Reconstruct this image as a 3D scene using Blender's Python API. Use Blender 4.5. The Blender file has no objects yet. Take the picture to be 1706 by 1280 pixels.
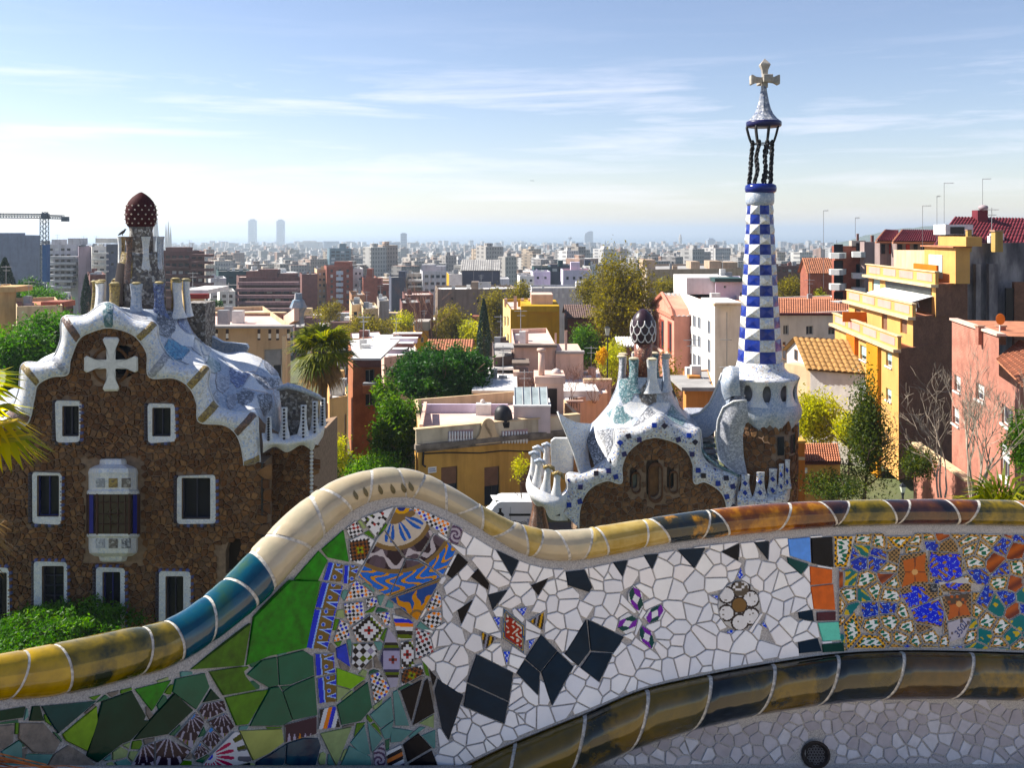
import bpy, bmesh, math, random
import numpy as np
from mathutils import Vector, Matrix
random.seed(7); RNG = np.random.default_rng(7)
R = math.radians
SC = bpy.context.scene
COL = SC.collection
# ---------------------------------------------------------------- camera
# a level camera with a dropped lens (shift), eye 100 m above the sea
F, CX, HY, CAMZ = 1500.0, 853.0, 385.0, 100.0
cam = bpy.data.cameras.new('camera'); camo = bpy.data.objects.new('camera', cam); COL.objects.link(camo)
camo.location = (0, 0, CAMZ); camo.rotation_euler = (R(90), 0, 0)
cam.sensor_width = 36; cam.lens = 36*F/1706; cam.shift_y = -(640-HY)/1706
cam.clip_start = 0.05; cam.clip_end = 120000
SC.camera = camo
# ---------------------------------------------------------------- sky and sun
SUN_AZ, SUN_EL = -74.0, 42.0      # degrees: left of the view direction, above the horizon
wd = bpy.data.worlds.new('World'); SC.world = wd; wd.use_nodes = True
nt = wd.node_tree; nt.nodes.clear()
def N(t, kind, **kw):
    n = t.nodes.new(kind)
    for k, v in kw.items():
        if k.startswith('_'): n.inputs[k[1:]].default_value = v
        else: setattr(n, k, v)
    return n
sky = N(nt, 'ShaderNodeTexSky', sky_type='NISHITA', sun_disc=False)
sky.sun_elevation = R(SUN_EL); sky.sun_rotation = R(SUN_AZ)
sky.altitude = 100; sky.air_density = 1.0; sky.dust_density = 0.25; sky.ozone_density = 1.6
tc = N(nt, 'ShaderNodeTexCoord')
sep = N(nt, 'ShaderNodeSeparateXYZ'); nt.links.new(tc.outputs['Generated'], sep.inputs[0])
# thin streaky cirrus, laid out by direction, all round the horizon
mp = N(nt, 'ShaderNodeMapping'); mp.inputs['Scale'].default_value = (2.2, 2.2, 26); mp.inputs['Rotation'].default_value = (0, R(-3.0), 0)
nt.links.new(tc.outputs['Generated'], mp.inputs[0])
nz = N(nt, 'ShaderNodeTexNoise', _Scale=1.5, _Detail=7.0, _Roughness=0.62); nz.inputs['Distortion'].default_value = 0.35
nt.links.new(mp.outputs[0], nz.inputs['Vector'])
rp = N(nt, 'ShaderNodeMapRange'); rp.inputs['From Min'].default_value = 0.50; rp.inputs['From Max'].default_value = 0.88
nt.links.new(nz.outputs['Fac'], rp.inputs['Value'])
band = N(nt, 'ShaderNodeValToRGB')
els = band.color_ramp.elements
els[0].position = 0.0; els[0].color = (0.35,)*3+(1,)
els[1].position = 0.26; els[1].color = (0, 0, 0, 1)
e = els.new(0.09); e.color = (0.8,)*3+(1,)
e = els.new(0.15); e.color = (0.75,)*3+(1,)
e = els.new(0.19); e.color = (0.15,)*3+(1,)
nt.links.new(sep.outputs['Z'], band.inputs['Fac'])
mul = N(nt, 'ShaderNodeMath', operation='MULTIPLY')
nt.links.new(rp.outputs[0], mul.inputs[0]); nt.links.new(band.outputs['Color'], mul.inputs[1])
cmix = N(nt, 'ShaderNodeMix', data_type='RGBA')
nt.links.new(mul.outputs[0], cmix.inputs['Factor'])
nt.links.new(sky.outputs[0], cmix.inputs['A']); cmix.inputs['B'].default_value = (9.0, 9.2, 9.6, 1)
bg = N(nt, 'ShaderNodeBackground', _Strength=0.063)
wb = N(nt, 'ShaderNodeMix', data_type='RGBA', blend_type='MULTIPLY'); wb.inputs[0].default_value = 1; wb.inputs['B'].default_value = (1.04, .965, 1.02, 1)   # white balance
nt.links.new(cmix.outputs['Result'], wb.inputs['A']); nt.links.new(wb.outputs['Result'], bg.inputs['Color'])
wo = N(nt, 'ShaderNodeOutputWorld'); nt.links.new(bg.outputs[0], wo.inputs['Surface'])
tosun = Vector((math.sin(R(SUN_AZ))*math.cos(R(SUN_EL)), math.cos(R(SUN_AZ))*math.cos(R(SUN_EL)), math.sin(R(SUN_EL))))
sl = bpy.data.lights.new('sun', 'SUN'); sl.energy = 4.8; sl.angle = R(0.5); sl.color = (1, 0.94, 0.84)
so = bpy.data.objects.new('sun', sl); COL.objects.link(so); so.rotation_euler = tosun.to_track_quat('Z', 'Y').to_euler(); so.location = (0, 0, 300)
SC.view_settings.view_transform = 'Standard'; SC.view_settings.look = 'None'
SC.view_settings.exposure = 1.25; SC.view_settings.gamma = 1.0; SC.view_settings.use_curve_mapping = False
SC.cycles.max_bounces = 6; SC.cycles.diffuse_bounces = 3; SC.cycles.glossy_bounces = 3
SC.cycles.transmission_bounces = 4; SC.cycles.volume_bounces = 0; SC.cycles.transparent_max_bounces = 6
# ---------------------------------------------------------------- helpers
def W(px, py, Y):
    """the point at depth Y that the photograph shows at pixel (px, py)"""
    return Vector(((px-CX)/F*Y, Y, CAMZ-(py-HY)/F*Y))
def X_(px, Y): return (px-CX)/F*Y
def Z_(py, Y): return CAMZ-(py-HY)/F*Y
ORIG = {}
def tag(o, label=None, cat=None, group=None, kind=None):
    if label: o['label'] = label
    if cat: o['category'] = cat
    if group: o['group'] = group
    if kind: o['kind'] = kind
    return o
def thing(name, label, cat, loc, group=None):
    o = bpy.data.objects.new(name, None); COL.objects.link(o); o.location = loc; o.empty_display_size = .3
    ORIG[o.name] = Vector(loc)
    return tag(o, label, cat, group)
def link(name, me, parent=None):
    o = bpy.data.objects.new(name, me); COL.objects.link(o)
    if parent is not None:
        o.parent = parent; ORIG[o.name] = ORIG[parent.name]
    else: ORIG[o.name] = Vector((0, 0, 0))
    return o
def meshobj(name, verts, faces, mats, parent=None, smooth=False, mi=None, fattr=None):
    """verts in world space; mesh stored relative to the thing's base"""
    og = ORIG[parent.name] if parent is not None else Vector((0, 0, 0))
    me = bpy.data.meshes.new(name)
    if isinstance(verts, np.ndarray):
        verts = verts - np.array(og); n = len(verts); k = faces.shape[1]; m = len(faces)
        me.vertices.add(n); me.vertices.foreach_set('co', verts.astype(np.float32).ravel())
        me.loops.add(m*k); me.loops.foreach_set('vertex_index', faces.astype(np.int32).ravel())
        me.polygons.add(m); me.polygons.foreach_set('loop_start', np.arange(0, m*k, k, dtype=np.int32))
        me.update(calc_edges=True)
    else:
        me.from_pydata([(v[0]-og[0], v[1]-og[1], v[2]-og[2]) for v in verts], [], faces)
    if not isinstance(mats, (list, tuple)): mats = [mats]
    for m_ in mats: me.materials.append(m_)
    if mi is not None: me.polygons.foreach_set('material_index', np.array(mi, dtype=np.int32))
    me.polygons.foreach_set('use_smooth', np.full(len(me.polygons), bool(smooth)))
    if fattr is not None:
        a = me.attributes.new('Col', 'FLOAT_COLOR', 'FACE'); a.data.foreach_set('color', np.asarray(fattr, dtype=np.float32).ravel())
    me.update()
    return link(name, me, parent)
class MB:
    def __init__(s): s.v = []; s.f = []; s.m = []
    def add(s, vs, fs, mi=0):
        b = len(s.v); s.v.extend(tuple(v) for v in vs)
        for f in fs: s.f.append(tuple(i+b for i in f)); s.m.append(mi)
        return s
    def box(s, x0, x1, y0, y1, z0, z1, mi=0):
        v = [(x, y, z) for z in (z0, z1) for y in (y0, y1) for x in (x0, x1)]
        return s.add(v, [(0, 2, 3, 1), (4, 5, 7, 6), (0, 1, 5, 4), (2, 6, 7, 3), (0, 4, 6, 2), (1, 3, 7, 5)], mi)
    def obox(s, o, u, v, w, mi=0):
        """box from corner o along three edge vectors"""
        o, u, v, w = map(Vector, (o, u, v, w)); P = [o, o+u, o+u+v, o+v, o+w, o+u+w, o+u+v+w, o+v+w]
        return s.add(P, [(0, 3, 2, 1), (4, 5, 6, 7), (0, 1, 5, 4), (1, 2, 6, 5), (2, 3, 7, 6), (3, 0, 4, 7)], mi)
    def prism(s, poly, d, mi=0):
        n = len(poly); d = Vector(d); P = [Vector(p) for p in poly]
        return s.add(P+[p+d for p in P], [tuple(range(n-1, -1, -1)), tuple(range(n, 2*n))]+[(i, (i+1) % n, n+(i+1) % n, n+i) for i in range(n)], mi)
    def tube(s, path, rad, n=8, mi=0, cap=True, squash=None):
        P = [Vector(p) for p in path]; k = len(P)
        if not isinstance(rad, (list, tuple)): rad = [rad]*k
        up = Vector((0, 0, 1)); vs = []; pu = None
        for i in range(k):
            t = (P[min(i+1, k-1)]-P[max(i-1, 0)]).normalized()
            a = pu if pu is not None else (up if abs(t.z) < .95 else Vector((1, 0, 0)))
            u = (a-t*a.dot(t)).normalized(); w = t.cross(u); pu = u
            for j in range(n):
                q = 2*math.pi*j/n; vs.append(P[i]+(u*math.cos(q)+w*math.sin(q))*rad[i])
        fs = [(i*n+j, i*n+(j+1) % n, (i+1)*n+(j+1) % n, (i+1)*n+j) for i in range(k-1) for j in range(n)]
        if cap: fs += [tuple(range(n-1, -1, -1)), tuple((k-1)*n+j for j in range(n))]
        return s.add(vs, fs, mi)
    def lathe(s, c, prof, n=24, mi=0, a0=0, fn=None):
        """prof: list of (radius, z) up the axis at c=(x,y)"""
        vs = []; k = len(prof)
        for i, (r, z) in enumerate(prof):
            for j in range(n):
                q = a0+2*math.pi*j/n; rr = r*(fn(q, i/(k-1)) if fn else 1)
                vs.append((c[0]+rr*math.cos(q), c[1]+rr*math.sin(q), z))
        fs = [(i*n+j, i*n+(j+1) % n, (i+1)*n+(j+1) % n, (i+1)*n+j) for i in range(k-1) for j in range(n)]
        fs += [tuple(range(n-1, -1, -1)), tuple((k-1)*n+j for j in range(n))]
        return s.add(vs, fs, mi)
    def grid(s, P, mi=0, closed=False):
        nu = len(P); nv = len(P[0]); vs = [p for r in P for p in r]
        fs = [(i*nv+j, i*nv+j+1, ((i+1) % nu)*nv+j+1, ((i+1) % nu)*nv+j) for i in range(nu if closed else nu-1) for j in range(nv-1)]
        return s.add(vs, fs, mi)
    def ball(s, c, r, n=10, mi=0, sz=1.0):
        pr = [(max(r*math.sin(math.pi*i/6), 1e-4), c[2]-r*sz*math.cos(math.pi*i/6)) for i in range(7)]
        return s.lathe(c, pr, n, mi)
    def build(s, name, mats, parent=None, smooth=False):
        return meshobj(name, s.v, s.f, mats, parent, smooth, s.m if isinstance(mats, (list, tuple)) else None)
def crom(pts, t):
    """Catmull-Rom through a list of points (lists or Vectors), t in 0..1"""
    n = len(pts)-1; x = min(max(t, 0), 1)*n; i = min(int(x), n-1); f = x-i
    p = lambda k: np.array(pts[min(max(k, 0), n)], dtype=float)
    a = 2*p(i)-p(i+1) if i == 0 else p(i-1); d = 2*p(n)-p(n-1) if i+2 > n else p(i+2); b, c = p(i), p(i+1)
    return .5*(2*b+(c-a)*f+(2*a-5*b+4*c-d)*f*f+(3*b-a-3*c+d)*f**3)
def surf(net, nu, nv):
    """net[i][j] = (px,py,Y) -> smooth grid of world points (nu+1 x nv+1)"""
    P = [[W(*q) for q in r] for r in net]; out = []
    cols = [[crom(r, j/nv) for j in range(nv+1)] for r in P]
    for i in range(nu+1):
        out.append([Vector(crom([c[j] for c in cols], i/nu)) for j in range(nv+1)])
    return out
def lerp_tab(tab):
    xs = [a for a, b in tab]; ys = [b for a, b in tab]
    # smooth monotone-ish interpolation (cosine-free cubic through numpy slopes), linear outside
    xs = np.array(xs, float); ys = np.array(ys, float); m = np.gradient(ys, xs)
    def f(x):
        if x <= xs[0]: return float(ys[0]+m[0]*(x-xs[0]))
        if x >= xs[-1]: return float(ys[-1]+m[-1]*(x-xs[-1]))
        i = int(np.searchsorted(xs, x)-1); h = xs[i+1]-xs[i]; t = (x-xs[i])/h
        return float((2*t**3-3*t**2+1)*ys[i]+(t**3-2*t**2+t)*h*m[i]+(-2*t**3+3*t**2)*ys[i+1]+(t**3-t**2)*h*m[i+1])
    return f
# ---------------------------------------------------------------- materials
MT = {}
def sat(c, s=1.25):
    l = .3*c[0]+.6*c[1]+.1*c[2]; return tuple(max(0, l+(v-l)*s) for v in c[:3])
def c4(c, k=1.0): return tuple(min(v*k, 1) for v in sat(c))+(1,)
def base_mat(name):
    m = bpy.data.materials.new(name); m.use_nodes = True; t = m.node_tree
    b = t.nodes['Principled BSDF']; return m, t, b
def pos(t, sc=(1, 1, 1)):
    g = N(t, 'ShaderNodeNewGeometry'); mpn = N(t, 'ShaderNodeMapping'); mpn.inputs['Scale'].default_value = sc
    t.links.new(g.outputs['Position'], mpn.inputs[0]); return mpn.outputs[0]
def pm(name, col, var=.14, scale=2.0, rough=.8, bump=0, bscale=30, spec=.3, col2=None, metal=0, coat=0, streak=0, attr=False, stretch=(1, 1, 1), stops=None):
    if name in MT: return MT[name]
    m, t, b = base_mat(name)
    v = pos(t, stretch)
    nz = N(t, 'ShaderNodeTexNoise', _Scale=scale, _Detail=6.0, _Roughness=.6); t.links.new(v, nz.inputs['Vector'])
    rp = N(t, 'ShaderNodeValToRGB'); e = rp.color_ramp.elements
    if stops:
        e[0].position = stops[0][0]; e[0].color = c4(stops[0][1]); e[1].position = stops[-1][0]; e[1].color = c4(stops[-1][1])
        for p_, c_ in stops[1:-1]: q = e.new(p_); q.color = c4(c_)
    else:
        e[0].position = .3; e[1].position = .7
        e[0].color = c4(col, 1-var); e[1].color = c4(col2) if col2 else c4(col, 1+var)
    t.links.new(nz.outputs['Fac'], rp.inputs[0]); out = rp.outputs[0]
    if attr:
        at = N(t, 'ShaderNodeAttribute', attribute_name='Col'); mx = N(t, 'ShaderNodeMix', data_type='RGBA', blend_type='MULTIPLY'); mx.inputs[0].default_value = 1
        t.links.new(at.outputs['Color'], mx.inputs['A']); t.links.new(out, mx.inputs['B']); out = mx.outputs['Result']
    if streak:
        v2 = pos(t, (1, 1, .12)); n2 = N(t, 'ShaderNodeTexNoise', _Scale=1.6, _Detail=5.0); t.links.new(v2, n2.inputs['Vector'])
        r2 = N(t, 'ShaderNodeMapRange'); r2.inputs['From Min'].default_value = .48; r2.inputs['From Max'].default_value = .75; r2.inputs['To Max'].default_value = streak
        t.links.new(n2.outputs['Fac'], r2.inputs['Value']); mx = N(t, 'ShaderNodeMix', data_type='RGBA', blend_type='MULTIPLY')
        t.links.new(r2.outputs[0], mx.inputs[0]); t.links.new(out, mx.inputs['A']); mx.inputs['B'].default_value = (.35, .31, .28, 1); out = mx.outputs['Result']
    t.links.new(out, b.inputs['Base Color'])
    b.inputs['Roughness'].default_value = rough; b.inputs['Specular IOR Level'].default_value = spec; b.inputs['Metallic'].default_value = metal
    if coat: b.inputs['Coat Weight'].default_value = coat; b.inputs['Coat Roughness'].default_value = .06
    if bump:
        v3 = pos(t); n3 = N(t, 'ShaderNodeTexNoise', _Scale=bscale, _Detail=4.0); t.links.new(v3, n3.inputs['Vector'])
        bp = N(t, 'ShaderNodeBump'); bp.inputs['Strength'].default_value = bump; bp.inputs['Distance'].default_value = .6/bscale
        t.links.new(n3.outputs['Fac'], bp.inputs['Height']); t.links.new(bp.outputs[0], b.inputs['Normal'])
    MT[name] = m; return m
def tren(name, cols, scale, grout=(.42, .41, .39), gw=.05, rough=.3, spec=.5):
    """broken-tile mosaic too fine to pick apart: colour per chip, grout between"""
    if name in MT: return MT[name]
    m, t, b = base_mat(name); v = pos(t)
    a = N(t, 'ShaderNodeTexVoronoi', feature='F1', _Scale=scale); t.links.new(v, a.inputs['Vector'])
    sp = N(t, 'ShaderNodeSeparateColor'); t.links.new(a.outputs['Color'], sp.inputs[0])
    rp = N(t, 'ShaderNodeValToRGB'); rp.color_ramp.interpolation = 'CONSTANT'; e = rp.color_ramp.elements
    n = len(cols)
    while len(e) < n: e.new(.5)
    tot = sum(w for c, w in cols); acc = 0
    for i, (c, w) in enumerate(cols):
        e[i].position = acc/tot; e[i].color = c4(c); acc += w
    t.links.new(sp.outputs[0], rp.inputs[0])
    d = N(t, 'ShaderNodeTexVoronoi', feature='DISTANCE_TO_EDGE', _Scale=scale); t.links.new(v, d.inputs['Vector'])
    mr = N(t, 'ShaderNodeMapRange'); mr.inputs['From Min'].default_value = gw*.5; mr.inputs['From Max'].default_value = gw
    t.links.new(d.outputs['Distance'], mr.inputs['Value'])
    mx = N(t, 'ShaderNodeMix', data_type='RGBA'); t.links.new(mr.outputs[0], mx.inputs[0]); mx.inputs['A'].default_value = c4(grout); t.links.new(rp.outputs[0], mx.inputs['B'])
    # soft weathering
    nz = N(t, 'ShaderNodeTexNoise', _Scale=1.3, _Detail=5.0); t.links.new(v, nz.inputs['Vector'])
    m2 = N(t, 'ShaderNodeMapRange'); m2.inputs['From Min'].default_value = .5; m2.inputs['From Max'].default_value = .8; m2.inputs['To Max'].default_value = .45
    t.links.new(nz.outputs['Fac'], m2.inputs['Value'])
    mu = N(t, 'ShaderNodeMix', data_type='RGBA', blend_type='MULTIPLY'); t.links.new(m2.outputs[0], mu.inputs[0]); t.links.new(mx.outputs['Result'], mu.inputs['A']); mu.inputs['B'].default_value = (.62, .58, .52, 1)
    t.links.new(mu.outputs['Result'], b.inputs['Base Color'])
    b.inputs['Roughness'].default_value = rough; b.inputs['Specular IOR Level'].default_value = spec
    bp = N(t, 'ShaderNodeBump'); bp.inputs['Strength'].default_value = .5; bp.inputs['Distance'].default_value = .15/scale
    t.links.new(mr.outputs[0], bp.inputs['Height']); t.links.new(bp.outputs[0], b.inputs['Normal'])
    MT[name] = m; return m
def attrmat(name, rough=.5, spec=.4, coat=0, var=.1, scale=20):
    if name in MT: return MT[name]
    m = pm(name, (1, 1, 1), var=var, scale=scale, rough=rough, spec=spec, attr=True, coat=coat, stops=[(.3, (1-var,)*3), (.7, (1, 1, 1))]); return m
def leafmat(name, cols, trans=.45):
    """leaf faces carry a random shade in 'Col' (red channel picks along the ramp)"""
    if name in MT: return MT[name]
    m, t, b = base_mat(name); at = N(t, 'ShaderNodeAttribute', attribute_name='Col'); sp = N(t, 'ShaderNodeSeparateColor'); t.links.new(at.outputs['Color'], sp.inputs[0])
    rp = N(t, 'ShaderNodeValToRGB'); e = rp.color_ramp.elements; n = len(cols)
    while len(e) < n: e.new(.5)
    for i, c in enumerate(cols): e[i].position = i/(n-1); e[i].color = c4(c)
    t.links.new(sp.outputs[0], rp.inputs[0]); t.links.new(rp.outputs[0], b.inputs['Base Color']); b.inputs['Roughness'].default_value = .55; b.inputs['Specular IOR Level'].default_value = .25
    tr = N(t, 'ShaderNodeBsdfTranslucent'); ml = N(t, 'ShaderNodeMix', data_type='RGBA', blend_type='MULTIPLY'); ml.inputs[0].default_value = 1; t.links.new(rp.outputs[0], ml.inputs['A']); ml.inputs['B'].default_value = (1.0, 1.0, .55, 1)
    br = N(t, 'ShaderNodeMix', data_type='RGBA', blend_type='ADD'); br.inputs[0].default_value = .8; t.links.new(ml.outputs['Result'], br.inputs['A']); t.links.new(ml.outputs['Result'], br.inputs['B'])
    t.links.new(br.outputs['Result'], tr.inputs['Color'])
    mx = N(t, 'ShaderNodeMixShader'); mx.inputs[0].default_value = trans
    t.links.new(b.outputs[0], mx.inputs[1]); t.links.new(tr.outputs[0], mx.inputs[2]); t.links.new(mx.outputs[0], t.nodes['Material Output'].inputs['Surface'])
    MT[name] = m; return m
def glassmat(name, col=(.02, .025, .03), rough=.08):
    if name in MT: return MT[name]
    return pm(name, col, var=.4, scale=.8, rough=rough, spec=.6)
# ================================================================ the setting: terrain, sea, hill, far city, haze
GT = [(-60, 98), (0, 97.9), (5, 86), (20, 81.5), (60, 80), (100, 77.5), (150, 73), (300, 62), (500, 50), (800, 39), (1200, 29), (2000, 18), (3500, 8), (5200, 3), (5400, -1.5), (6000, -2)]
_gx = np.array([a for a, b in GT], float); _gy = np.array([b for a, b in GT], float)
def ground(y): return float(np.interp(y, _gx, _gy))
def build_terrain():
    ys = [4.6, 8, 14, 20, 30, 40, 50, 60, 70, 80, 90, 100, 120, 150, 200, 250, 300, 400, 500, 650, 800, 1000, 1200, 1600, 2000, 2700, 3500, 4300, 5200, 5330, 5400]
    mb = MB(); rows = []
    for y in ys:
        h = 30+y*1.1; rows.append([(h*(k/10-1), y, ground(y)) for k in range(21)])
    mb.grid(rows)
    o = mb.build('ground', pm('earth', (.13, .12, .085), var=.5, scale=.12, rough=.95, bump=.4, bscale=3, col2=(.11, .13, .06)))
    tag(o, kind='structure')
build_terrain()
# flat sand square behind the bench where the viewer stands, with the retaining wall below it
mb = MB(); mb.prism([(-26, -30, 97.45), (26, -30, 97.45), (26, 4.55, 97.45), (-26, 4.55, 97.45)], (0, 0, .2))
tag(mb.build('sand_square', pm('sand', (.46, .38, .28), var=.15, scale=6, rough=.95, bump=.3, bscale=60)), kind='structure')
# sea
mb = MB(); mb.add([(-50000, 5150, 0), (50000, 5150, 0), (50000, 45000, 0), (-50000, 45000, 0)], [(0, 1, 2, 3)])
tag(mb.build('sea', pm('seawater', (.03, .08, .13), var=.25, scale=.002, rough=.25, spec=.5, bump=.6, bscale=.08)), kind='structure')
# the low hill by the harbour
def hill():
    prof = [(1296, 432), (1330, 429), (1370, 421), (1400, 410), (1440, 397), (1480, 386), (1560, 376), (1660, 372), (1760, 375), (1900, 395), (2000, 430)]
    f = lerp_tab(prof); rows = []
    for i in range(9):
        s = i/8; Y = 3900+700*s; r = []
        for k in range(60):
            px = 1290+720*k/59; top = Z_(f(px), 4200)-2; top += 5*math.sin(px*.13)*.5+3*math.sin(px*.31)
            z = 5+(max(top, 6)-5)*math.sin(math.pi*min(max(s, 0), 1))**.7
            r.append((X_(px, 4200), Y, z))
        rows.append(r)
    mb = MB(); mb.grid(rows)
    tag(mb.build('hill', pm('hill_scrub', (.055, .075, .04), var=.5, scale=.02, rough=.95), smooth=True), kind='structure')
hill()
def city_mat():
    # plaster colour per face; rows of windows too far off to tell apart
    m = pm('city_far', (1, 1, 1), scale=.2, rough=.85, attr=True, stops=[(.3, (.75,)*3), (.7, (1, 1, 1))]); t = m.node_tree; b = t.nodes['Principled BSDF']; src = b.inputs['Base Color'].links[0].from_socket
    g = N(t, 'ShaderNodeNewGeometry'); sp = N(t, 'ShaderNodeSeparateXYZ'); t.links.new(g.outputs['Position'], sp.inputs[0]); sn = N(t, 'ShaderNodeSeparateXYZ'); t.links.new(g.outputs['Normal'], sn.inputs[0])
    def mth(op, a, v): q = N(t, 'ShaderNodeMath', operation=op); t.links.new(a, q.inputs[0]); (t.links.new(v, q.inputs[1]) if not isinstance(v, float) else setattr(q.inputs[1], 'default_value', v)); return q.outputs[0]
    h = mth('GREATER_THAN', mth('FRACT', mth('MULTIPLY', mth('ADD', sp.outputs[0], sp.outputs[1]), .33), 0.0), .5); v = mth('GREATER_THAN', mth('FRACT', mth('MULTIPLY', sp.outputs[2], .32), 0.0), .45)
    k = mth('MULTIPLY', mth('MULTIPLY', h, v), mth('LESS_THAN', sn.outputs[2], .5)); k = mth('MULTIPLY', k, .7)
    mx = N(t, 'ShaderNodeMix', data_type='RGBA', blend_type='MULTIPLY'); t.links.new(k, mx.inputs[0]); t.links.new(src, mx.inputs['A']); mx.inputs['B'].default_value = (.2, .2, .23, 1); t.links.new(mx.outputs['Result'], b.inputs['Base Color']); return m
# ---- far city: thousands of roofs that read as one mass
_sk = [(-400, 392), (66, 392), (66.1, 408), (210, 408), (210.1, 300), (268, 300), (268.1, 418), (350, 418), (350.1, 452), (400, 452), (500, 456), (528, 456), (528.1, 449), (544, 441), (588, 441), (588.1, 449), (605, 449), (605.1, 458), (630, 458), (630.1, 500), (650, 500), (650.1, 455), (745, 447), (769, 455), (770, 442), (800, 435), (832, 445), (833, 470), (865, 470), (866, 452), (990, 445), (991, 470), (1000, 440), (1030, 432), (1070, 440), (1076, 448), (1236, 448), (1237, 0), (1298, 0), (1298.1, 443), (1343, 443), (1343.1, 430), (1386, 420), (1386.1, 0), (2100, 0)]
SKYLINE = np.interp(np.arange(2500)-400, [a for a, b in _sk], [b for a, b in _sk])
def rc0(p): return (math.sin(p*12.9898)*43758.5453) % 1.0
def far_city():
    n = 14000; t = RNG.random(n)
    Y = 620*np.exp(t**.9*math.log(5150/620)); half = Y*.66+60; X = (RNG.random(n)*2-1)*half
    gz = np.interp(Y, _gx, _gy); sx = RNG.uniform(6, 17, n)*(1+Y/7000); sy = RNG.uniform(8, 20, n); h = RNG.gamma(7., 2.9, n)*np.where(Y > 3500, 1.1, 1); h = np.clip(h, 7, 46)
    a = RNG.normal(.55, .06, n); ca, sa = np.cos(a), np.sin(a)
    pal = np.array([(.55, .5, .45), (.65, .62, .58), (.75, .73, .7), (.48, .36, .29), (.42, .26, .19), (.6, .48, .36), (.33, .31, .3), (.8, .78, .76), (.5, .47, .44)])
    wi = RNG.integers(0, len(pal), n); wc = pal[wi]*RNG.uniform(.42, .85, (n, 1)); rc = pal[RNG.integers(0, len(pal), n)]*RNG.uniform(.6, 1.15, (n, 1))
    # which blocks show: front to back against the skyline of what stands nearer
    top = HY+F*(CAMZ-gz-h)/Y; pl = CX+F*(X-sx*.55)/Y; pr = CX+F*(X+sx*.55)/Y; area = np.zeros(n); sk = SKYLINE.copy()
    for i in np.argsort(Y):
        a0, b0 = int(max(pl[i]+400, 0)), int(min(pr[i]+400, 2499))+1
        if b0 > a0: c = sk[a0:b0]; area[i] = np.clip(c-top[i], 0, None).sum(); sk[a0:b0] = np.minimum(c, top[i])
    big = np.argsort(-np.where(Y < 2600, area, 0))[:255]; big = [i for i in big if area[i] > 14]; isbig = np.zeros(n, bool); isbig[big] = True
    vs = np.zeros((n, 8, 3))
    for k, (u, v) in enumerate([(-1, -1), (1, -1), (1, 1), (-1, 1)]):
        dx = u*sx/2; dy = v*sy/2; vs[:, k, 0] = vs[:, k+4, 0] = X+dx*ca-dy*sa; vs[:, k, 1] = vs[:, k+4, 1] = Y+dx*sa+dy*ca; vs[:, k, 2] = gz-3; vs[:, k+4, 2] = gz+h
    fc = np.array([(0, 1, 5, 4), (1, 2, 6, 5), (2, 3, 7, 6), (3, 0, 4, 7), (4, 5, 6, 7)]); colr = np.ones((n, 5, 4)); colr[:, :4, :3] = wc[:, None, :]; colr[:, 4, :3] = np.clip(rc, 0, .9)
    rest = ~isbig & (area > .5) | (~isbig & ((pr < -20) | (pl > 1730))); m_ = int(rest.sum()); fs = (np.arange(m_)[:, None, None]*8+fc[None]).reshape(-1, 4); cm = city_mat()
    o = meshobj('distant_city', vs[rest].reshape(-1, 3), fs, cm, fattr=colr[rest].reshape(-1, 4)); tag(o, 'hazy mass of far city roofs running down to the sea', 'city', kind='stuff')
    zones = [(-400, 'left of the crane mast'), (75, 'behind the crane mast'), (150, 'behind the domed tower'), (280, 'right of the domed tower'), (400, 'below the twin towers'), (490, 'left of the office tower'), (585, 'right of the office tower'), (650, 'under the slim skyline tower'), (700, 'over the grey flats'), (770, 'over the old grey gable'), (835, 'over the yellow block'), (880, 'over the white cluster'), (940, 'below the sail hotel'), (990, 'beside the plane tree'), (1060, 'over the beige flats'), (1130, 'below the clock tower'), (1180, 'left of the chequered spire'), (1290, 'right of the chequered spire'), (1360, 'left of the hillside flats'), (1450, 'far right behind the hill houses')]
    nm = ['tan', 'beige', 'pale', 'brown', 'red brown', 'ochre', 'grey', 'white', 'stone grey']
    tot = {}; big.sort(key=lambda i: pl[i]+pr[i]); ORDN = ['leftmost', 'second', 'third', 'fourth', 'fifth', 'sixth', 'seventh', 'eighth', 'ninth', 'tenth', 'eleventh', 'twelfth']
    for i in big:
        mid_ = (pl[i]+pr[i])/2; z = [q for p, q in zones if p <= mid_][-1]; c = nm[wi[i]]; w = 'tall' if h[i] > 24 else 'low' if h[i] < 16 else 'middling'; lb = '%s %s city block %s' % (w, c, z); k = tot[lb] = tot.get(lb, -1)+1; lb += ', leftmost such' if k == 0 else ', %s such from left' % ORDN[min(k, 11)]
        V = [tuple(q) for q in vs[i]]; Fc = [tuple(q) for q in fc]; cl = [tuple(q) for q in colr[i]]; e = .32
        Tp = [Vector(q) for q in V[4:]]; ce = sum(Tp, Vector())/4; k1, k2, hh = rc0(i)*.5-.3, rc0(i+.5)*.4, Vector((0, 0, 2.6)); B = [ce+(q-ce)*e+(Tp[1]-Tp[0])*k1*.6 for q in Tp]; b0 = len(V)   # stair head on the roof
        V += [tuple(q) for q in B]+[tuple(q+hh) for q in B]; Fc += [(b0, b0+1, b0+5, b0+4), (b0+1, b0+2, b0+6, b0+5), (b0+2, b0+3, b0+7, b0+6), (b0+3, b0, b0+4, b0+7), (b0+4, b0+5, b0+6, b0+7)]; cl += cl[:5]
        tag(meshobj('city_block', V, Fc, cm, fattr=cl), lb, 'building', '%s city blocks %s' % (c, z))
far_city()
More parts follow.
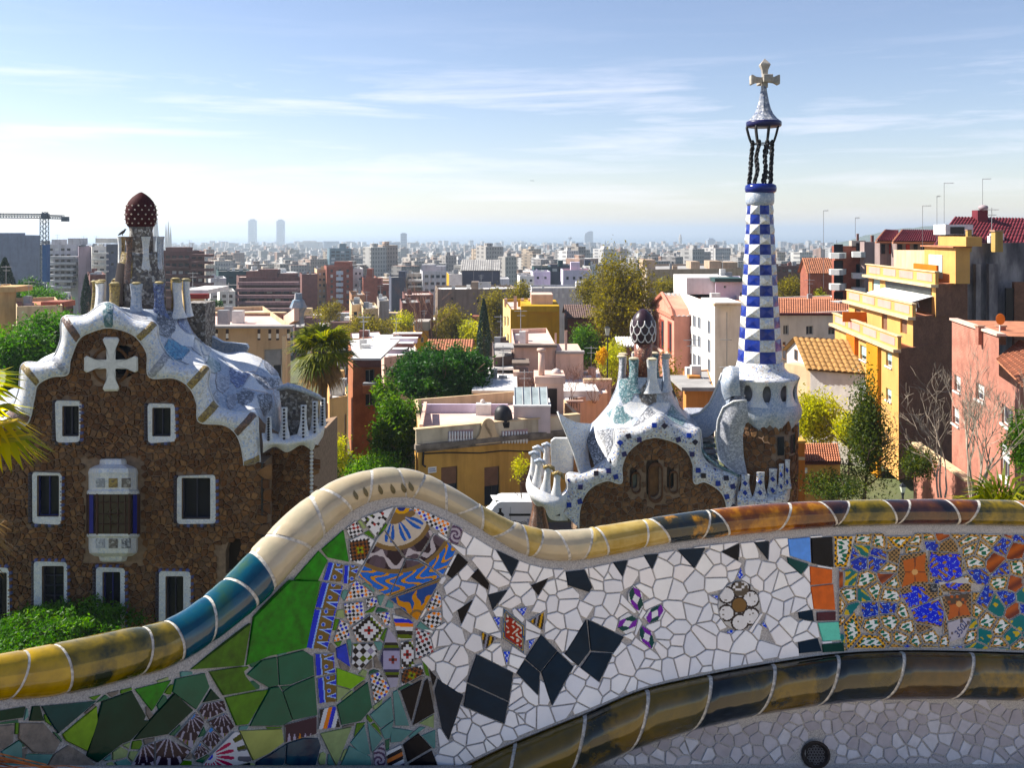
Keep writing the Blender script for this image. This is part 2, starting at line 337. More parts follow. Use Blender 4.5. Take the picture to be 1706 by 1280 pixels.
# ---- landmarks on the skyline, each a thing
mfar = pm('far_tower_glass', (.25, .28, .33), var=.1, scale=.05, rough=.5)
mfar2 = pm('far_tower_stone', (.42, .38, .33), var=.15, scale=.05, rough=.8)
def landmark(name, label, px0, px1, py, Y, depth=None, mat=mfar, cap=0, group=None, base=None):
    x0, x1 = X_(px0, Y), X_(px1, Y); z1 = Z_(py, Y); z0 = ground(Y)-2 if base is None else base; d = depth or (x1-x0)
    t = thing(name, label, 'building', ((x0+x1)/2, Y, z0), group)
    mb = MB(); c = (x1-x0)*.06
    mb.prism([(x0+c, Y, z0), (x1-c, Y, z0), (x1, Y+c, z0), (x1, Y+d-c, z0), (x1-c, Y+d, z0), (x0+c, Y+d, z0), (x0, Y+d-c, z0), (x0, Y+c, z0)], (0, 0, z1-z0)); mb.build('wall', mat, t)
    # floor bands
    mb = MB(); nb = max(3, int((z1-z0)/9))
    for k in range(1, nb): zz = z0+(z1-z0)*k/nb; mb.box(x0-.25, x1+.25, Y-.25, Y+d+.2, zz-.6, zz+.6)
    mb.build('floor_bands', pm('far_band', (.5, .5, .5)), t)['kind'] = 'stuff'
    if cap:
        mb = MB(); q = (x1-x0)*.2; mb.box(x0+q, x1-q, Y+q, Y+d-q, z1, z1+cap); mb.build('roof_house', mat, t)
    return t
landmark('skyscraper', 'left of the two tall hazy twin towers by the sea', 413, 425, 367, 5000, mat=mfar, cap=7)
landmark('skyscraper', 'right of the two tall hazy twin towers by the sea', 460, 472, 368, 5000, mat=mfar, cap=8)
landmark('office_tower', 'slim pale tower rising from a wide slab on the skyline', 667, 677, 389, 3300, mat=mfar, cap=2)
landmark('office_block', 'wide bluish slab block below the slim pale tower on the skyline', 636, 666, 404, 3150, 40, mfar)
landmark('office_block', 'low pale slab right of the slim tower on the skyline', 678, 697, 404, 3350, 40, mfar2)
landmark('apartment_block', 'long flat hazy block on the skyline left of the dark office tower', 495, 533, 403, 3600, 40, mfar2, cap=4)
landmark('apartment_block', 'bulky hazy block on the skyline just above the dark office tower', 538, 562, 402, 3500, 40, mfar)
landmark('office_block', 'small square hazy block standing alone on the skyline over the yellow house', 862, 875, 404, 4200, None, mfar2)
landmark('office_tower', 'small dark blue tower left below the sail shaped hotel', 961, 972, 404, 3700, None, pm('far_dark', (.06, .1, .2)))
landmark('office_tower', 'pale blunt tower on the skyline left of the chequered spire', 1179, 1192, 399, 4300, None, mfar, cap=6)
landmark('office_tower', 'shorter grey tower beside the pale blunt tower near the chequered spire', 1160, 1172, 409, 3900, None, mfar)
landmark('apartment_block', 'long low hazy block on the skyline right of the plane tree', 1088, 1128, 409, 4100, 40, mfar2)
landmark('apartment_block', 'tall narrow hazy block among the roofs above the plane tree', 1010, 1018, 414, 3000, 30, mfar2)
# sail-shaped hotel on the shore
def sail():
    Y = 5150; t = thing('hotel', 'sail shaped glass hotel on the shore', 'building', (X_(981, Y), Y, 0)); mb = MB()
    pr = [(974, 420), (974, 392), (976, 388), (980, 385.5), (986, 385), (988, 386), (988, 420)]
    mb.prism([W(a, b, Y) for a, b in pr], (0, 35, 0)); mb.build('wall', mfar, t)
    mb = MB()
    for k in range(9): mb.box(X_(974.3, Y), X_(988.2, Y), Y-.8, Y-.1, 8+k*10, 9.5+k*10)
    mb.build('floor_bands', pm('far_band', (.5, .5, .5)), t)['kind'] = 'stuff'
sail()
def spire(name, label, px, w, py, Y, mat, tiers=((1, 0), (.8, .5), (.35, .85), (.05, 1))):
    z0 = ground(Y)-2; z1 = Z_(py, Y); x = X_(px, Y); r = w/F*Y/2
    t = thing(name, label, 'tower', (x, Y, z0)); mb = MB(); mb.lathe((x, Y), [(max(r*a, .05), z0+(z1-z0)*b) for a, b in tiers], 10); mb.build('shaft', mat, t)
    mb = MB(); mb.lathe((x, Y), [(r*1.08, z0+(z1-z0)*.5), (r*1.08, z0+(z1-z0)*.53)], 10); mb.build('cornice', mat, t)
BT = ((1, 0), (1, .45), (.86, .62), (.6, .8), (.3, .92), (.18, .96), (.05, 1))
for px, w, py, d, lb in [(276.5, 4.2, 372, 0, 'left slim spire of the hazy basilica right of the domed house'), (280.5, 4.6, 367, 25, 'middle and tallest spire of the hazy basilica group'), (284.3, 4.0, 376, 0, 'right slim spire of the hazy basilica group'), (259.5, 10, 352, 120, 'broad pale basilica tower under scaffolding behind the mushroom finial')]:
    spire('basilica_tower', lb, px, w, py, 2300+d, pm('far_basilica', (.3, .26, .22)), BT)
spire('lattice_tower', 'slim cable car tower with wide head left of the sail hotel', 949.5, 7, 394, 4900, mfar, ((.35, 0), (.3, .7), (.3, .78), (1, .82), (1, .93), (.3, .95), (.1, 1)))
spire('clock_tower', 'slim hazy tower with pointed cap on the skyline right of the plane tree', 1133.5, 6, 390, 4800, mfar2, ((.9, 0), (.9, .8), (.6, .82), (.6, .93), (.1, 1)))
spire('church_tower', 'dark hazy church spire right of the sail hotel', 1008, 8, 400, 3300, mfar, ((1, 0), (1, .6), (.7, .62), (.5, .8), (.05, 1)))
spire('church_tower', 'small pointed hazy church tower in the middle of the skyline', 622.5, 4, 402, 3300, mfar2, ((1, 0), (1, .7), (.6, .75), (.05, 1)))
# ---- haze: one closed box of pale even air round everything
mb = MB(); mb.box(-52000, 52000, -40, 46000, -6, 186)
hz = mb.build('haze', None if False else bpy.data.materials.new('haze_air'))
hm = hz.data.materials[0]; hm.use_nodes = True; ht = hm.node_tree; ht.nodes.clear()
pv = N(ht, 'ShaderNodeVolumePrincipled'); pv.inputs['Color'].default_value = (.74, .87, 1, 1); pv.inputs['Density'].default_value = 1.7e-4; pv.inputs['Anisotropy'].default_value = .35
ho = N(ht, 'ShaderNodeOutputMaterial'); ht.links.new(pv.outputs[0], ho.inputs['Volume'])
tag(hz, 'pale blue haze lying over the city and the sea', 'haze', kind='stuff')
# ================================================================ polygon helpers (broken tiles, rubble stones)
def pclip(poly, a, b, c):
    """keep the part of a 2D polygon where a*x+b*y<=c"""
    out = []; n = len(poly)
    for i in range(n):
        p, q = poly[i], poly[(i+1) % n]; dp = a*p[0]+b*p[1]-c; dq = a*q[0]+b*q[1]-c
        if dp <= 0: out.append(p)
        if (dp < 0 < dq) or (dq < 0 < dp):
            t = dp/(dp-dq); out.append((p[0]+(q[0]-p[0])*t, p[1]+(q[1]-p[1])*t))
    return out
def parea(p): return .5*sum(p[i][0]*p[(i+1) % len(p)][1]-p[(i+1) % len(p)][0]*p[i][1] for i in range(len(p)))
def pcen(p): n = len(p); return (sum(q[0] for q in p)/n, sum(q[1] for q in p)/n)
def inset(p, d):
    if parea(p) < 0: p = p[::-1]
    out = p; n = len(p)
    for i in range(n):
        (x0, y0), (x1, y1) = p[i], p[(i+1) % n]; L = math.hypot(x1-x0, y1-y0)
        if L < 1e-9: continue
        a, b = (y1-y0)/L, -(x1-x0)/L
        out = pclip(out, a, b, a*x0+b*y0-d)
        if len(out) < 3: return []
    return out
def inside(p, x, y):
    c = False; n = len(p); j = n-1
    for i in range(n):
        if (p[i][1] > y) != (p[j][1] > y) and x < (p[j][0]-p[i][0])*(y-p[i][1])/(p[j][1]-p[i][1])+p[i][0]: c = not c
        j = i
    return c
def minus(cell, obst, gap=0):
    """cut a convex cell back so that it no longer overlaps convex polygon obst"""
    if parea(obst) < 0: obst = obst[::-1]
    xs = [q[0] for q in cell]; ys = [q[1] for q in cell]; ox = [q[0] for q in obst]; oy = [q[1] for q in obst]
    if max(xs) < min(ox) or min(xs) > max(ox) or max(ys) < min(oy) or min(ys) > max(oy): return cell
    best = []; ba = 0; n = len(obst)
    for i in range(n):
        (x0, y0), (x1, y1) = obst[i], obst[(i+1) % n]; L = math.hypot(x1-x0, y1-y0)
        if L < 1e-9: continue
        a, b = (y1-y0)/L, -(x1-x0)/L
        r = pclip(cell, -a, -b, -(a*x0+b*y0)-gap)
        if len(r) >= 3 and abs(parea(r)) > ba: best = r; ba = abs(parea(r))
    return best
def voronoi(seeds, reach):
    """convex cells of 2D seeds, each clipped to +-reach"""
    grid = {}
    for i, s in enumerate(seeds): grid.setdefault((int(s[0]//reach), int(s[1]//reach)), []).append(i)
    cells = []
    for i, (x, y) in enumerate(seeds):
        c = [(x-reach, y-reach), (x+reach, y-reach), (x+reach, y+reach), (x-reach, y+reach)]
        gx, gy = int(x//reach), int(y//reach); nb = []
        for u in range(gx-2, gx+3):
            for v in range(gy-2, gy+3):
                for j in grid.get((u, v), ()):
                    if j != i: nb.append(((seeds[j][0]-x)**2+(seeds[j][1]-y)**2, j))
        nb.sort()
        for d, j in nb[:22]:
            sx, sy = seeds[j]; a, b = sx-x, sy-y
            c = pclip(c, a, b, (sx*sx+sy*sy-x*x-y*y)/2)
            if len(c) < 3: break
        cells.append(c)
    return cells
def jgrid(x0, x1, y0, y1, s, jit=.38):
    out = []; j = 0; y = y0
    while y < y1:
        x = x0+(s*.5 if j % 2 else 0)
        while x < x1:
            out.append((x+random.uniform(-jit, jit)*s, y+random.uniform(-jit, jit)*s)); x += s
        y += s*.9; j += 1
    return out
def slab(poly3, nrm, h, bev):
    """bevelled plate on a 3D polygon: verts, faces"""
    n = len(poly3); c = sum(poly3, Vector())/n; up = nrm*h
    lo = [p-nrm*h*.5 for p in poly3]; mid = [p+up*.7 for p in poly3]; top = [p+(c-p)*bev+up for p in poly3]
    fs = [(i, (i+1) % n, n+(i+1) % n, n+i) for i in range(n)]+[(n+i, n+(i+1) % n, 2*n+(i+1) % n, 2*n+i) for i in range(n)]+[tuple(range(2*n, 3*n))]
    return lo+mid+top, fs
# ================================================================ the serpentine mosaic bench
r_top = lerp_tab([(-240, 1130), (0, 1092), (100, 1073), (200, 1052), (270, 1037), (310, 1017), (350, 988), (400, 943), (450, 890), (500, 842), (550, 806), (600, 787), (650, 780), (700, 788), (750, 812), (800, 842), (850, 868), (900, 882), (950, 884), (1000, 878), (1100, 862), (1200, 848), (1300, 839), (1400, 835), (1500, 833), (1600, 833), (1706, 835), (1950, 842)])
r_bot = lerp_tab([(-240, 1205), (0, 1166), (74, 1160), (150, 1146), (234, 1124), (270, 1115), (305, 1099), (371, 1056), (426, 1010), (457, 974), (508, 917), (563, 864), (605, 840), (664, 829), (690, 831), (737, 848), (787, 873), (834, 902), (869, 921), (939, 934), (999, 927), (1087, 909), (1192, 895), (1291, 885), (1396, 877), (1503, 874), (1706, 876), (1950, 884)])
t_top = lerp_tab([(-240, 1220), (0, 1181), (74, 1174), (200, 1148), (310, 1116), (371, 1080), (400, 1053), (450, 1002), (488, 962), (535, 914), (576, 875), (602, 860), (658, 843), (700, 848), (752, 870), (810, 907), (866, 935), (925, 950), (974, 947), (1052, 930), (1122, 916), (1228, 902), (1324, 894), (1432, 888), (1580, 888), (1706, 890), (1950, 899)])
t_bot = lerp_tab([(-240, 1720), (0, 1640), (300, 1530), (500, 1430), (650, 1345), (770, 1279), (820, 1254), (911, 1215), (971, 1191), (1066, 1151), (1171, 1126), (1298, 1103), (1410, 1088), (1503, 1084), (1600, 1085), (1706, 1088), (1950, 1100)])
l_bot = lerp_tab([(-240, 1830), (0, 1755), (300, 1650), (500, 1545), (650, 1450), (770, 1380), (900, 1315), (978, 1281), (1052, 1250), (1157, 1216), (1298, 1186), (1432, 1169), (1539, 1166), (1706, 1169), (1950, 1180)])
bD = lerp_tab([(-240, 1.80), (0, 2.02), (300, 2.4), (480, 2.7), (650, 2.88), (800, 2.93), (950, 3.02), (1150, 3.2), (1300, 3.33), (1500, 3.48), (1706, 3.6), (1950, 3.72)])
def bsurf(x, y):
    """backrest surface: world point that shows at pixel (x,y)"""
    t, b = t_top(x), t_bot(x); s = (y-t)/(b-t)
    D = bD(x)-.03-.13*s+.012*math.sin(math.pi*min(max(s, 0), 1))
    return W(x, y, D)
def bnorm(x, y):
    p = bsurf(x, y); u = bsurf(x+4, y)-p; v = bsurf(x, y+4)-p; n = u.cross(v).normalized()
    return n if n.y < 0 else -n
bench = thing('mosaic_bench', 'serpentine park bench with broken tile mosaic back and glazed roll edge', 'bench', (0.3, 2.6, 97.65))
mgrout = pm('grout', (.36, .34, .33), var=.45, scale=260, rough=.95, bump=.6, bscale=300, stops=[(.25, (.15, .145, .15)), (.5, (.40, .385, .37)), (.8, (.66, .63, .6))])
mjoint = pm('joint_mortar', (.48, .46, .42), var=.5, scale=90, rough=.9, bump=.4, bscale=260)
NX = 188; PXS = [-240+2740*i/NX for i in range(NX+1)]
# concrete core of the backrest (front skin, top, back)
mb = MB(); rows = []
for x in PXS:
    r = [W(x, l_bot(x)+500, bD(x)+.16), W(x, r_bot(x)-6, bD(x)+.10), W(x, r_bot(x)-10, bD(x)-.008)]
    for s in [-.03]+[k/10 for k in range(11)]:
        y = t_top(x)+(t_bot(x)-t_top(x))*s; r.append(bsurf(x, y))
    rows.append(r)
mb.grid(rows); mb.build('backrest', mgrout, bench, smooth=True)
# ---- coping: glazed half-round tiles over a mortar core
def railframe(x):
    p = W(x, (r_top(x)+r_bot(x))/2, bD(x)); q = W(x+3, (r_top(x+3)+r_bot(x+3))/2, bD(x+3)); t = (q-p).normalized()
    e = (-p+Vector((0, 0, CAMZ))); e = (e-t*e.dot(t)).normalized(); u = t.cross(e); u = u if u.z > 0 else -u
    sl = math.cos(math.atan((r_top(x+3)-r_top(x-3))/6)); rad = (r_bot(x)-r_top(x))/2*bD(x)/F*(.35+.65*sl)
    return p, e, u, max(rad, .032)
def railring(x, k, n=22, skew=0):
    out = []
    for j in range(n):
        a = math.pi*2*j/n; p, e, u, r = railframe(x+skew*math.sin(a)); out.append(p+(e*math.cos(a)+u*math.sin(a))*(r*k))
    return out
core = MB(); core.grid([railring(x, .965)+[railring(x, .965)[0]] for x in PXS]); core.build('coping_core', mjoint, bench, smooth=True)
def glaze(name, stops, scale=7, stretch=(1, 1, 1)):
    return pm(name, (1, 1, 1), scale=scale, rough=.11, spec=.45, coat=.3, stops=stops, stretch=stretch, bump=.05, bscale=25)
G = {'och': glaze('glaze_ochre', [(.34, (.20, .13, .012)), (.52, (.40, .27, .03)), (.7, (.10, .08, .012))]),
     'olv': glaze('glaze_olive', [(.38, (.02, .024, .008)), (.5, (.20, .145, .018)), (.62, (.05, .045, .01))]),
     'blu': glaze('glaze_blue', [(.35, (.004, .02, .045)), (.55, (.008, .05, .08)), (.74, (.03, .07, .03))]),
     'bei': glaze('glaze_beige', [(.3, (.34, .28, .19)), (.52, (.43, .37, .27)), (.75, (.30, .28, .21))]),
     'gld': glaze('glaze_gold', [(.34, (.28, .19, .05)), (.52, (.42, .32, .14)), (.7, (.17, .13, .05))]),
     'nav': glaze('glaze_navy_gold', [(.36, (.006, .015, .03)), (.5, (.03, .03, .02)), (.58, (.4, .2, .02)), (.75, (.07, .04, .01))]),
     'brn': glaze('glaze_brown', [(.34, (.02, .008, .006)), (.5, (.14, .05, .012)), (.6, (.36, .17, .02)), (.75, (.05, .02, .01))]),
     'drk': glaze('glaze_dark', [(.36, (.012, .01, .012)), (.55, (.07, .03, .02)), (.75, (.2, .09, .02))])}
segs = [(-240, -150, 'och'), (-150, -60, 'olv'), (-60, 24, 'och'), (24, 96, 'och'), (96, 232, 'olv'), (232, 284, 'olv'), (284, 344, 'blu'), (344, 398, 'blu'), (398, 436, 'blu'), (436, 480, 'bei'), (480, 526, 'bei'), (526, 561, 'bei'), (561, 613, 'bei'), (613, 670, 'bei'), (670, 697, 'bei'), (697, 741, 'bei'), (741, 778, 'bei'), (778, 800, 'bei'), (800, 838, 'gld'), (838, 871, 'bei'), (871, 893, 'gld'), (893, 934, 'bei'), (934, 976, 'bei'), (976, 999, 'gld'), (999, 1070, 'gld'), (1070, 1096, 'gld'), (1096, 1171, 'nav'), (1171, 1196, 'nav'), (1196, 1302, 'brn'), (1302, 1376, 'brn'), (1376, 1398, 'drk'), (1398, 1478, 'olv'), (1478, 1500, 'drk'), (1500, 1582, 'drk'), (1582, 1614, 'brn'), (1614, 1702, 'olv'), (1702, 1800, 'brn'), (1800, 1950, 'olv'), (1950, 2080, 'brn'), (2080, 2200, 'olv'), (2200, 2350, 'drk'), (2350, 2500, 'brn')]
random.seed(3); skews = [random.uniform(3, 14)*(1 if k % 2 else -1) for k in range(len(segs)+1)]
for k, (a, b, g) in enumerate(segs):
    gap = 2.2 if b-a > 30 else 1.6; n = max(5, int((b-a)/7)); mb = MB(); rows = []
    lift = random.uniform(.996, 1.025)
    for i in range(n+1):
        t = i/n; x = a+gap+(b-a-2*gap)*t; sk = skews[k]*(1-t)+skews[k+1]*t; kk = lift*(1-(.03 if i in (0, n) else 0))
        rr = railring(x, kk, 22, sk); rows.append(rr+[rr[0]])
    mb.grid(rows); mb.build('coping_tile', G[g], bench, smooth=True)
for px, py in [(585, 828), (602, 822), (627, 817), (648, 815), (668, 813), (681, 810)]:    # brown leaf prints on the beige coping
    p, e, u, r = railframe(px); mb = MB(); pts = []
    for j in range(10):
        a = 2*math.pi*j/10; dx = 4.6*math.sin(a); dy = 8.5*math.cos(a)
        if dy > 0: dx *= (1-dy/8.5)*.9+.1
        q = W(px+dx-dy*.35, py-dy+0, bD(px)); d = q-p; d -= e*d.dot(e); rr = min(d.length, r*.98)
        tl = (railframe(px+3)[0]-p).normalized(); al = d.dot(tl); h = d.dot(u); h = max(-r*.95, min(r*.95, h))
        pts.append(p+tl*al+u*h+e*(math.sqrt(max(r*r-h*h, 0))+.003))
    mb.add(pts, [tuple(range(10))]); mb.build('leaf_print', pm('print_brown', (.10, .085, .05), rough=.3), bench)
# ---- lumbar roll of large glazed tiles
def rollring(x, k, n=12, skew=0):
    out = []
    for j in range(n+1):
        f = j/n; xx = x+skew*(f-.2)
        a = W(xx, t_bot(xx)+2, bD(xx)-.155); b = W(xx, l_bot(xx), bD(xx)-.175); q = bnorm(xx, t_bot(xx)-20)
        ang = math.pi*f; m = a.lerp(b, .5-.5*math.cos(ang)); out.append(m+q*(math.sin(ang)**.8*.075*k)+(a-b)*0)
    return out
mb = MB(); mb.grid([rollring(x, .95) for x in PXS]); mb.build('roll_core', mjoint, bench, smooth=True)
rj = [-240, -60, 120, 300, 470, 600, 720, 850, 965, 1068, 1172, 1278, 1384, 1492, 1607, 1720, 1830, 1950, 2060, 2170, 2280, 2390, 2500]; rc = ['olv', 'drk', 'olv', 'brn', 'olv', 'olv', 'ro1', 'ro1', 'ro2', 'ro1', 'ro3', 'ro2', 'ro3', 'ro4', 'ro2', 'ro3', 'ro4', 'ro1', 'ro3', 'ro2', 'ro4', 'ro3']
G['ro1'] = glaze('roll_olive', [(.36, (.022, .022, .008)), (.5, (.10, .07, .014)), (.68, (.04, .036, .01))], 4)
G['ro2'] = glaze('roll_gold_dark', [(.4, (.005, .008, .008)), (.48, (.02, .02, .008)), (.55, (.12, .08, .01)), (.75, (.045, .036, .01))], 5)
G['ro3'] = glaze('roll_green_dark', [(.42, (.004, .006, .006)), (.54, (.016, .017, .008)), (.7, (.08, .058, .012))], 5)
G['ro4'] = glaze('roll_brown', [(.36, (.02, .012, .006)), (.5, (.07, .042, .012)), (.66, (.02, .018, .008))], 5)
for k in range(len(rj)-1):
    a, b = rj[k], rj[k+1]; n = 14; mb = MB()
    mb.grid([rollring(a+3+(b-a-6)*i/n, 1.06 if 0 < i < n else 1.0, 12, -42) for i in range(n+1)]); mb.build('roll_tile', G[rc[k]], bench, smooth=True)
# ---- lower back and seat
def lsurf(x, s):
    """s 0..1 lower back below the roll, 1..2 seat coming forward"""
    D = bD(x)-.17; zc = -(1276-HY)/F*D; z0 = W(x, l_bot(x)-3, D).z-CAMZ
    X = X_(x, D)
    if s <= 1:
        a = Vector((X, D+.012*math.sin(s*3.14), CAMZ+z0+(zc-z0)*s)); return a
    f = s-1; q = bnorm(x, t_bot(x)-10); q.z = 0; q.normalize()
    return Vector((X, D, CAMZ+zc))+q*(.46*f)+Vector((0, 0, -.02*math.sin(min(f, 1)*1.5)-(.0 if f < .95 else .05)))
mb = MB(); mb.grid([[lsurf(x, s) for s in [0, .2, .4, .6, .8, .95, 1, 1.05, 1.2, 1.5, 1.8, 1.95, 2]]+[lsurf(x, 2)+Vector((0, 0, -.38))] for x in PXS]); mb.build('seat', mgrout, bench, smooth=True)
# ---------------------------------------------------------------- mosaic tiles
CROP = {'A': (400, 770, 3.412), 'B': (400, 980, 3.412), 'C': (0, 780, 2.561), 'D': (700, 860, 2.843), 'E': (1180, 820, 2.783), 'G': (500, 820, 5.687), 'H': (500, 1020, 4.923), 'I': (0, 1100, 6.093), 'J': (260, 1080, 6.093), 'K': (1380, 880, 5.233), 'L': (1150, 880, 5.818)}
def cp(c, pts): ox, oy, k = CROP[c]; return [(ox+a/k, oy+b/k) for a, b in pts]
def cer(name, col, var=.18, scale=25, rough=.14, col2=None): return pm('tile_'+name, col, var=var, scale=scale, rough=rough, spec=.12 if max(col) < .06 else .2 if max(col) < .6 else .38, coat=0, col2=col2, bump=.06, bscale=60)
T = {'g1': cer('green', (.010, .12, .004), .25, 40, .2, (.025, .24, .006)), 'g1c': cer('moss', (.035, .10, .008), .4, 30, .2, (.06, .16, .012)), 'g1d': cer('leaf', (.07, .18, .02), .25, 40), 'g2': cer('bottle', (.004, .095, .055), .2, 12), 'g2d': cer('deepgreen', (.002, .032, .02), .25, 12),
     'g3': cer('petrol', (.006, .05, .05), .3, 10), 'lg': cer('lime', (.22, .42, .05), .12, 60, .35), 'lg2': cer('limedull', (.2, .32, .06), .15, 70, .5), 'pg': cer('paleolive', (.38, .40, .15), .2, 14, .3), 'pg2': cer('sage', (.30, .36, .18), .15, 60, .5), 'teal': cer('teal', (.11, .24, .22), .2, 18, .25),
     'nav': cer('navy', (.006, .014, .026), .3, 14, .2), 'blk': cer('black', (.006, .006, .009), .3, 14, .22), 'nb': cer('darkblue', (.006, .014, .07), .5, 14, .15, (.02, .07, .10)), 'blu': cer('cobalt', (.012, .04, .42), .4, 30, .15), 'sky': cer('cornflower', (.10, .26, .66), .15, 40, .3),
     'org': cer('orange', (.52, .13, .015), .2, 30, .3), 'mar': cer('maroon', (.06, .012, .012), .2), 'mnt': cer('mint', (.18, .55, .42), .1, 60, .4), 'stn': pm('tile_stone', (.22, .19, .16), var=.3, scale=50, rough=.8, bump=.4, bscale=120)}
WH = [cer('white%d' % i, c, .06, 12, .12) for i, c in enumerate([(.84, .83, .81), (.80, .79, .79), (.76, .755, .76), (.82, .79, .77), (.72, .72, .735)])]
traced = []
def tr(c, pts, m, pat=None): traced.append((cp(c, pts), m, pat))
tr('A', [(465, 500), (590, 390), (620, 570), (500, 545)], 'g1')
tr('A', [(310, 668), (450, 508), (500, 560), (440, 688)], 'g1')
tr('C', [(1085, 640), (1245, 482), (1368, 484), (1310, 770), (1150, 805), (1052, 845)], 'g1')
tr('C', [(815, 862), (1072, 665), (1042, 845)], 'g1c')
tr('J', [(925, 275), (1080, 130), (1228, 97), (1247, 383), (1150, 405)], 'g2'); tr('J', [(1238, 95), (1500, 28), (1598, 92), (1610, 280), (1370, 375), (1257, 383)], 'g2')
tr('J', [(1385, 388), (1612, 292), (1640, 685), (1392, 738), (1292, 452)], 'g2'); tr('J', [(1162, 412), (1252, 397), (1286, 452), (1386, 742), (1280, 793), (955, 798)], 'g2')
tr('J', [(545, 243), (880, 193), (915, 290), (1022, 428), (690, 486)], 'g1c'); tr('J', [(702, 508), (1030, 444), (1142, 428), (940, 778), (822, 792)], 'g1d')
tr('J', [(205, 318), (500, 258), (548, 400), (410, 628), (172, 450)], 'g2'); tr('C', [(578, 946), (732, 907), (650, 1040)], 'g1')
tr('C', [(748, 965), (826, 1035), (720, 1138), (572, 1163), (645, 1075)], 'g2d'); tr('I', [(1047, 425), (1345, 318), (1485, 570), (1420, 720), (1000, 1045), (885, 985)], 'g2d')
tr('C', [(572, 1075), (640, 1080), (560, 1165), (470, 1200), (505, 1130)], 'g2d')
tr('I', [(428, 472), (985, 418), (600, 750), (522, 640)], 'g3'); tr('I', [(642, 762), (988, 474), (998, 640), (888, 928), (682, 828)], 'lg2'); tr('I', [(-260, 560), (265, 475), (243, 588), (-260, 660)], 'g2d'); tr('I', [(337, 473), (408, 468), (452, 622), (304, 622)], 'g2d')
tr('I', [(202, 645), (448, 645), (615, 840), (560, 945), (350, 945), (195, 800)], 'stn'); tr('I', [(-250, 690), (150, 660), (140, 840), (0, 930), (-250, 900)], 'stn'); tr('I', [(560, 960), (700, 870), (860, 960), (980, 1070), (720, 1140), (480, 1100)], 'stn')
tr('J', [(565, 418), (656, 520), (482, 558)], 'g2d')
for p in ([(432, 642), (482, 572), (688, 532), (716, 640), (500, 738)], [(522, 747), (718, 664), (798, 800), (682, 916)], [(195, 900), (410, 655), (498, 760), (360, 1028)], [(0, 955), (120, 925), (358, 1042), (240, 1188), (0, 1300)], [(462, 948), (560, 805), (668, 930), (560, 1046)], [(378, 1080), (452, 964), (548, 1062), (410, 1138)], [(-140, 1010), (-20, 960), (-20, 1300), (-300, 1300)]): tr('J', p, 'blk', 'star')
tr('J', [(565, 1090), (800, 852), (850, 862), (975, 1148), (700, 1240), (430, 1240)], 'wht', 'mag')
tr('J', [(853, 848), (1282, 828), (1302, 958), (1150, 1076), (992, 1146)], 'pg'); tr('J', [(1308, 782), (1636, 694), (1636, 876), (1312, 966)], 'wht', 'star2')
tr('J', [(1022, 1162), (1160, 1088), (1326, 982), (1308, 1168), (1200, 1300), (1000, 1300)], 'nb'); tr('J', [(1334, 978), (1500, 922), (1648, 922), (1676, 1000), (1600, 1280), (1322, 1180)], 'nb')
tr('H', [(168, 1002), (426, 948), (300, 1268)], 'pg2'); tr('H', [(304, 772), (558, 580), (592, 790), (500, 898), (342, 932)], 'g2'); tr('H', [(302, 463), (538, 547), (420, 637), (302, 600)], 'lg'); tr('H', [(302, 612), (416, 642), (302, 742)], 'pg2')
tr('H', [(297, 302), (380, 263), (413, 456), (304, 380)], 'blu')
for c, p in [('G', [(268, 662), (408, 692), (398, 858), (218, 838)]), ('G', [(422, 692), (562, 702), (500, 882), (408, 868)]), ('G', [(207, 852), (408, 892), (340, 1132), (143, 1092)]), ('H', [(117, -22), (298, -18), (225, 312), (48, 298)]), ('H', [(122, 347), (278, 342), (288, 500), (133, 528)]), ('H', [(142, 547), (298, 513), (298, 738), (157, 753)])]: tr(c, p, 'blu', 'bord')
for c, p, k in [('H', [(162, 802), (290, 773), (333, 948), (152, 968)], 'strp'), ('G', [(434, 352), (530, 273), (606, 380), (482, 448)], 'chk0'), ('G', [(463, 462), (600, 403), (706, 460), (590, 698), (472, 650)], 'chkb'), ('G', [(573, 252), (888, 143), (800, 300), (715, 428)], 'chkg'),
                ('G', [(1073, 143), (1180, 183), (1426, 292), (1388, 428), (1240, 330), (1075, 212)], 'chk3'), ('G', [(1443, 303), (1546, 352), (1498, 508), (1402, 470)], 'swrl'), ('G', [(503, 858), (540, 843), (716, 980), (424, 1038)], 'chk3'), ('G', [(413, 1062), (598, 1043), (612, 1190), (482, 1268), (432, 1180)], 'chk3'), ('G', [(618, 1022), (720, 993), (737, 1060), (640, 1118)], 'chk3'),
                ('H', [(423, 132), (580, 23), (696, 130), (640, 238), (472, 248)], 'crs'), ('H', [(622, 12), (738, 2), (743, 118), (700, 108)], 'chk3'), ('H', [(758, 22), (900, 63), (932, 92), (918, 228), (802, 228)], 'strh'), ('H', [(988, 72), (1060, 3), (1157, 3), (1162, 100), (1080, 148)], 'chkd'), ('H', [(273, 248), (330, 63), (398, 102), (408, 218)], 'chk3'),
                ('H', [(948, 132), (1060, 173), (1097, 330), (943, 398)], 'chk4'), ('H', [(823, 252), (928, 233), (937, 448), (833, 468)], 'crs'), ('H', [(833, 482), (1000, 433), (1018, 510), (833, 608)], 'chkb'), ('H', [(573, 522), (650, 493), (737, 620), (718, 678), (612, 757)], 'chk3'), ('H', [(433, 263), (600, 263), (637, 330), (490, 488), (423, 430)], 'chkv'), ('H', [(722, 133), (780, 203), (817, 300), (817, 480), (797, 618), (742, 628), (653, 400)], 'chkp'),
                ('G', [(1200, 1100), (1290, 930), (1335, 990), (1340, 1090), (1210, 1130)], 'chk3')]: tr(c, p, 'wht', k)
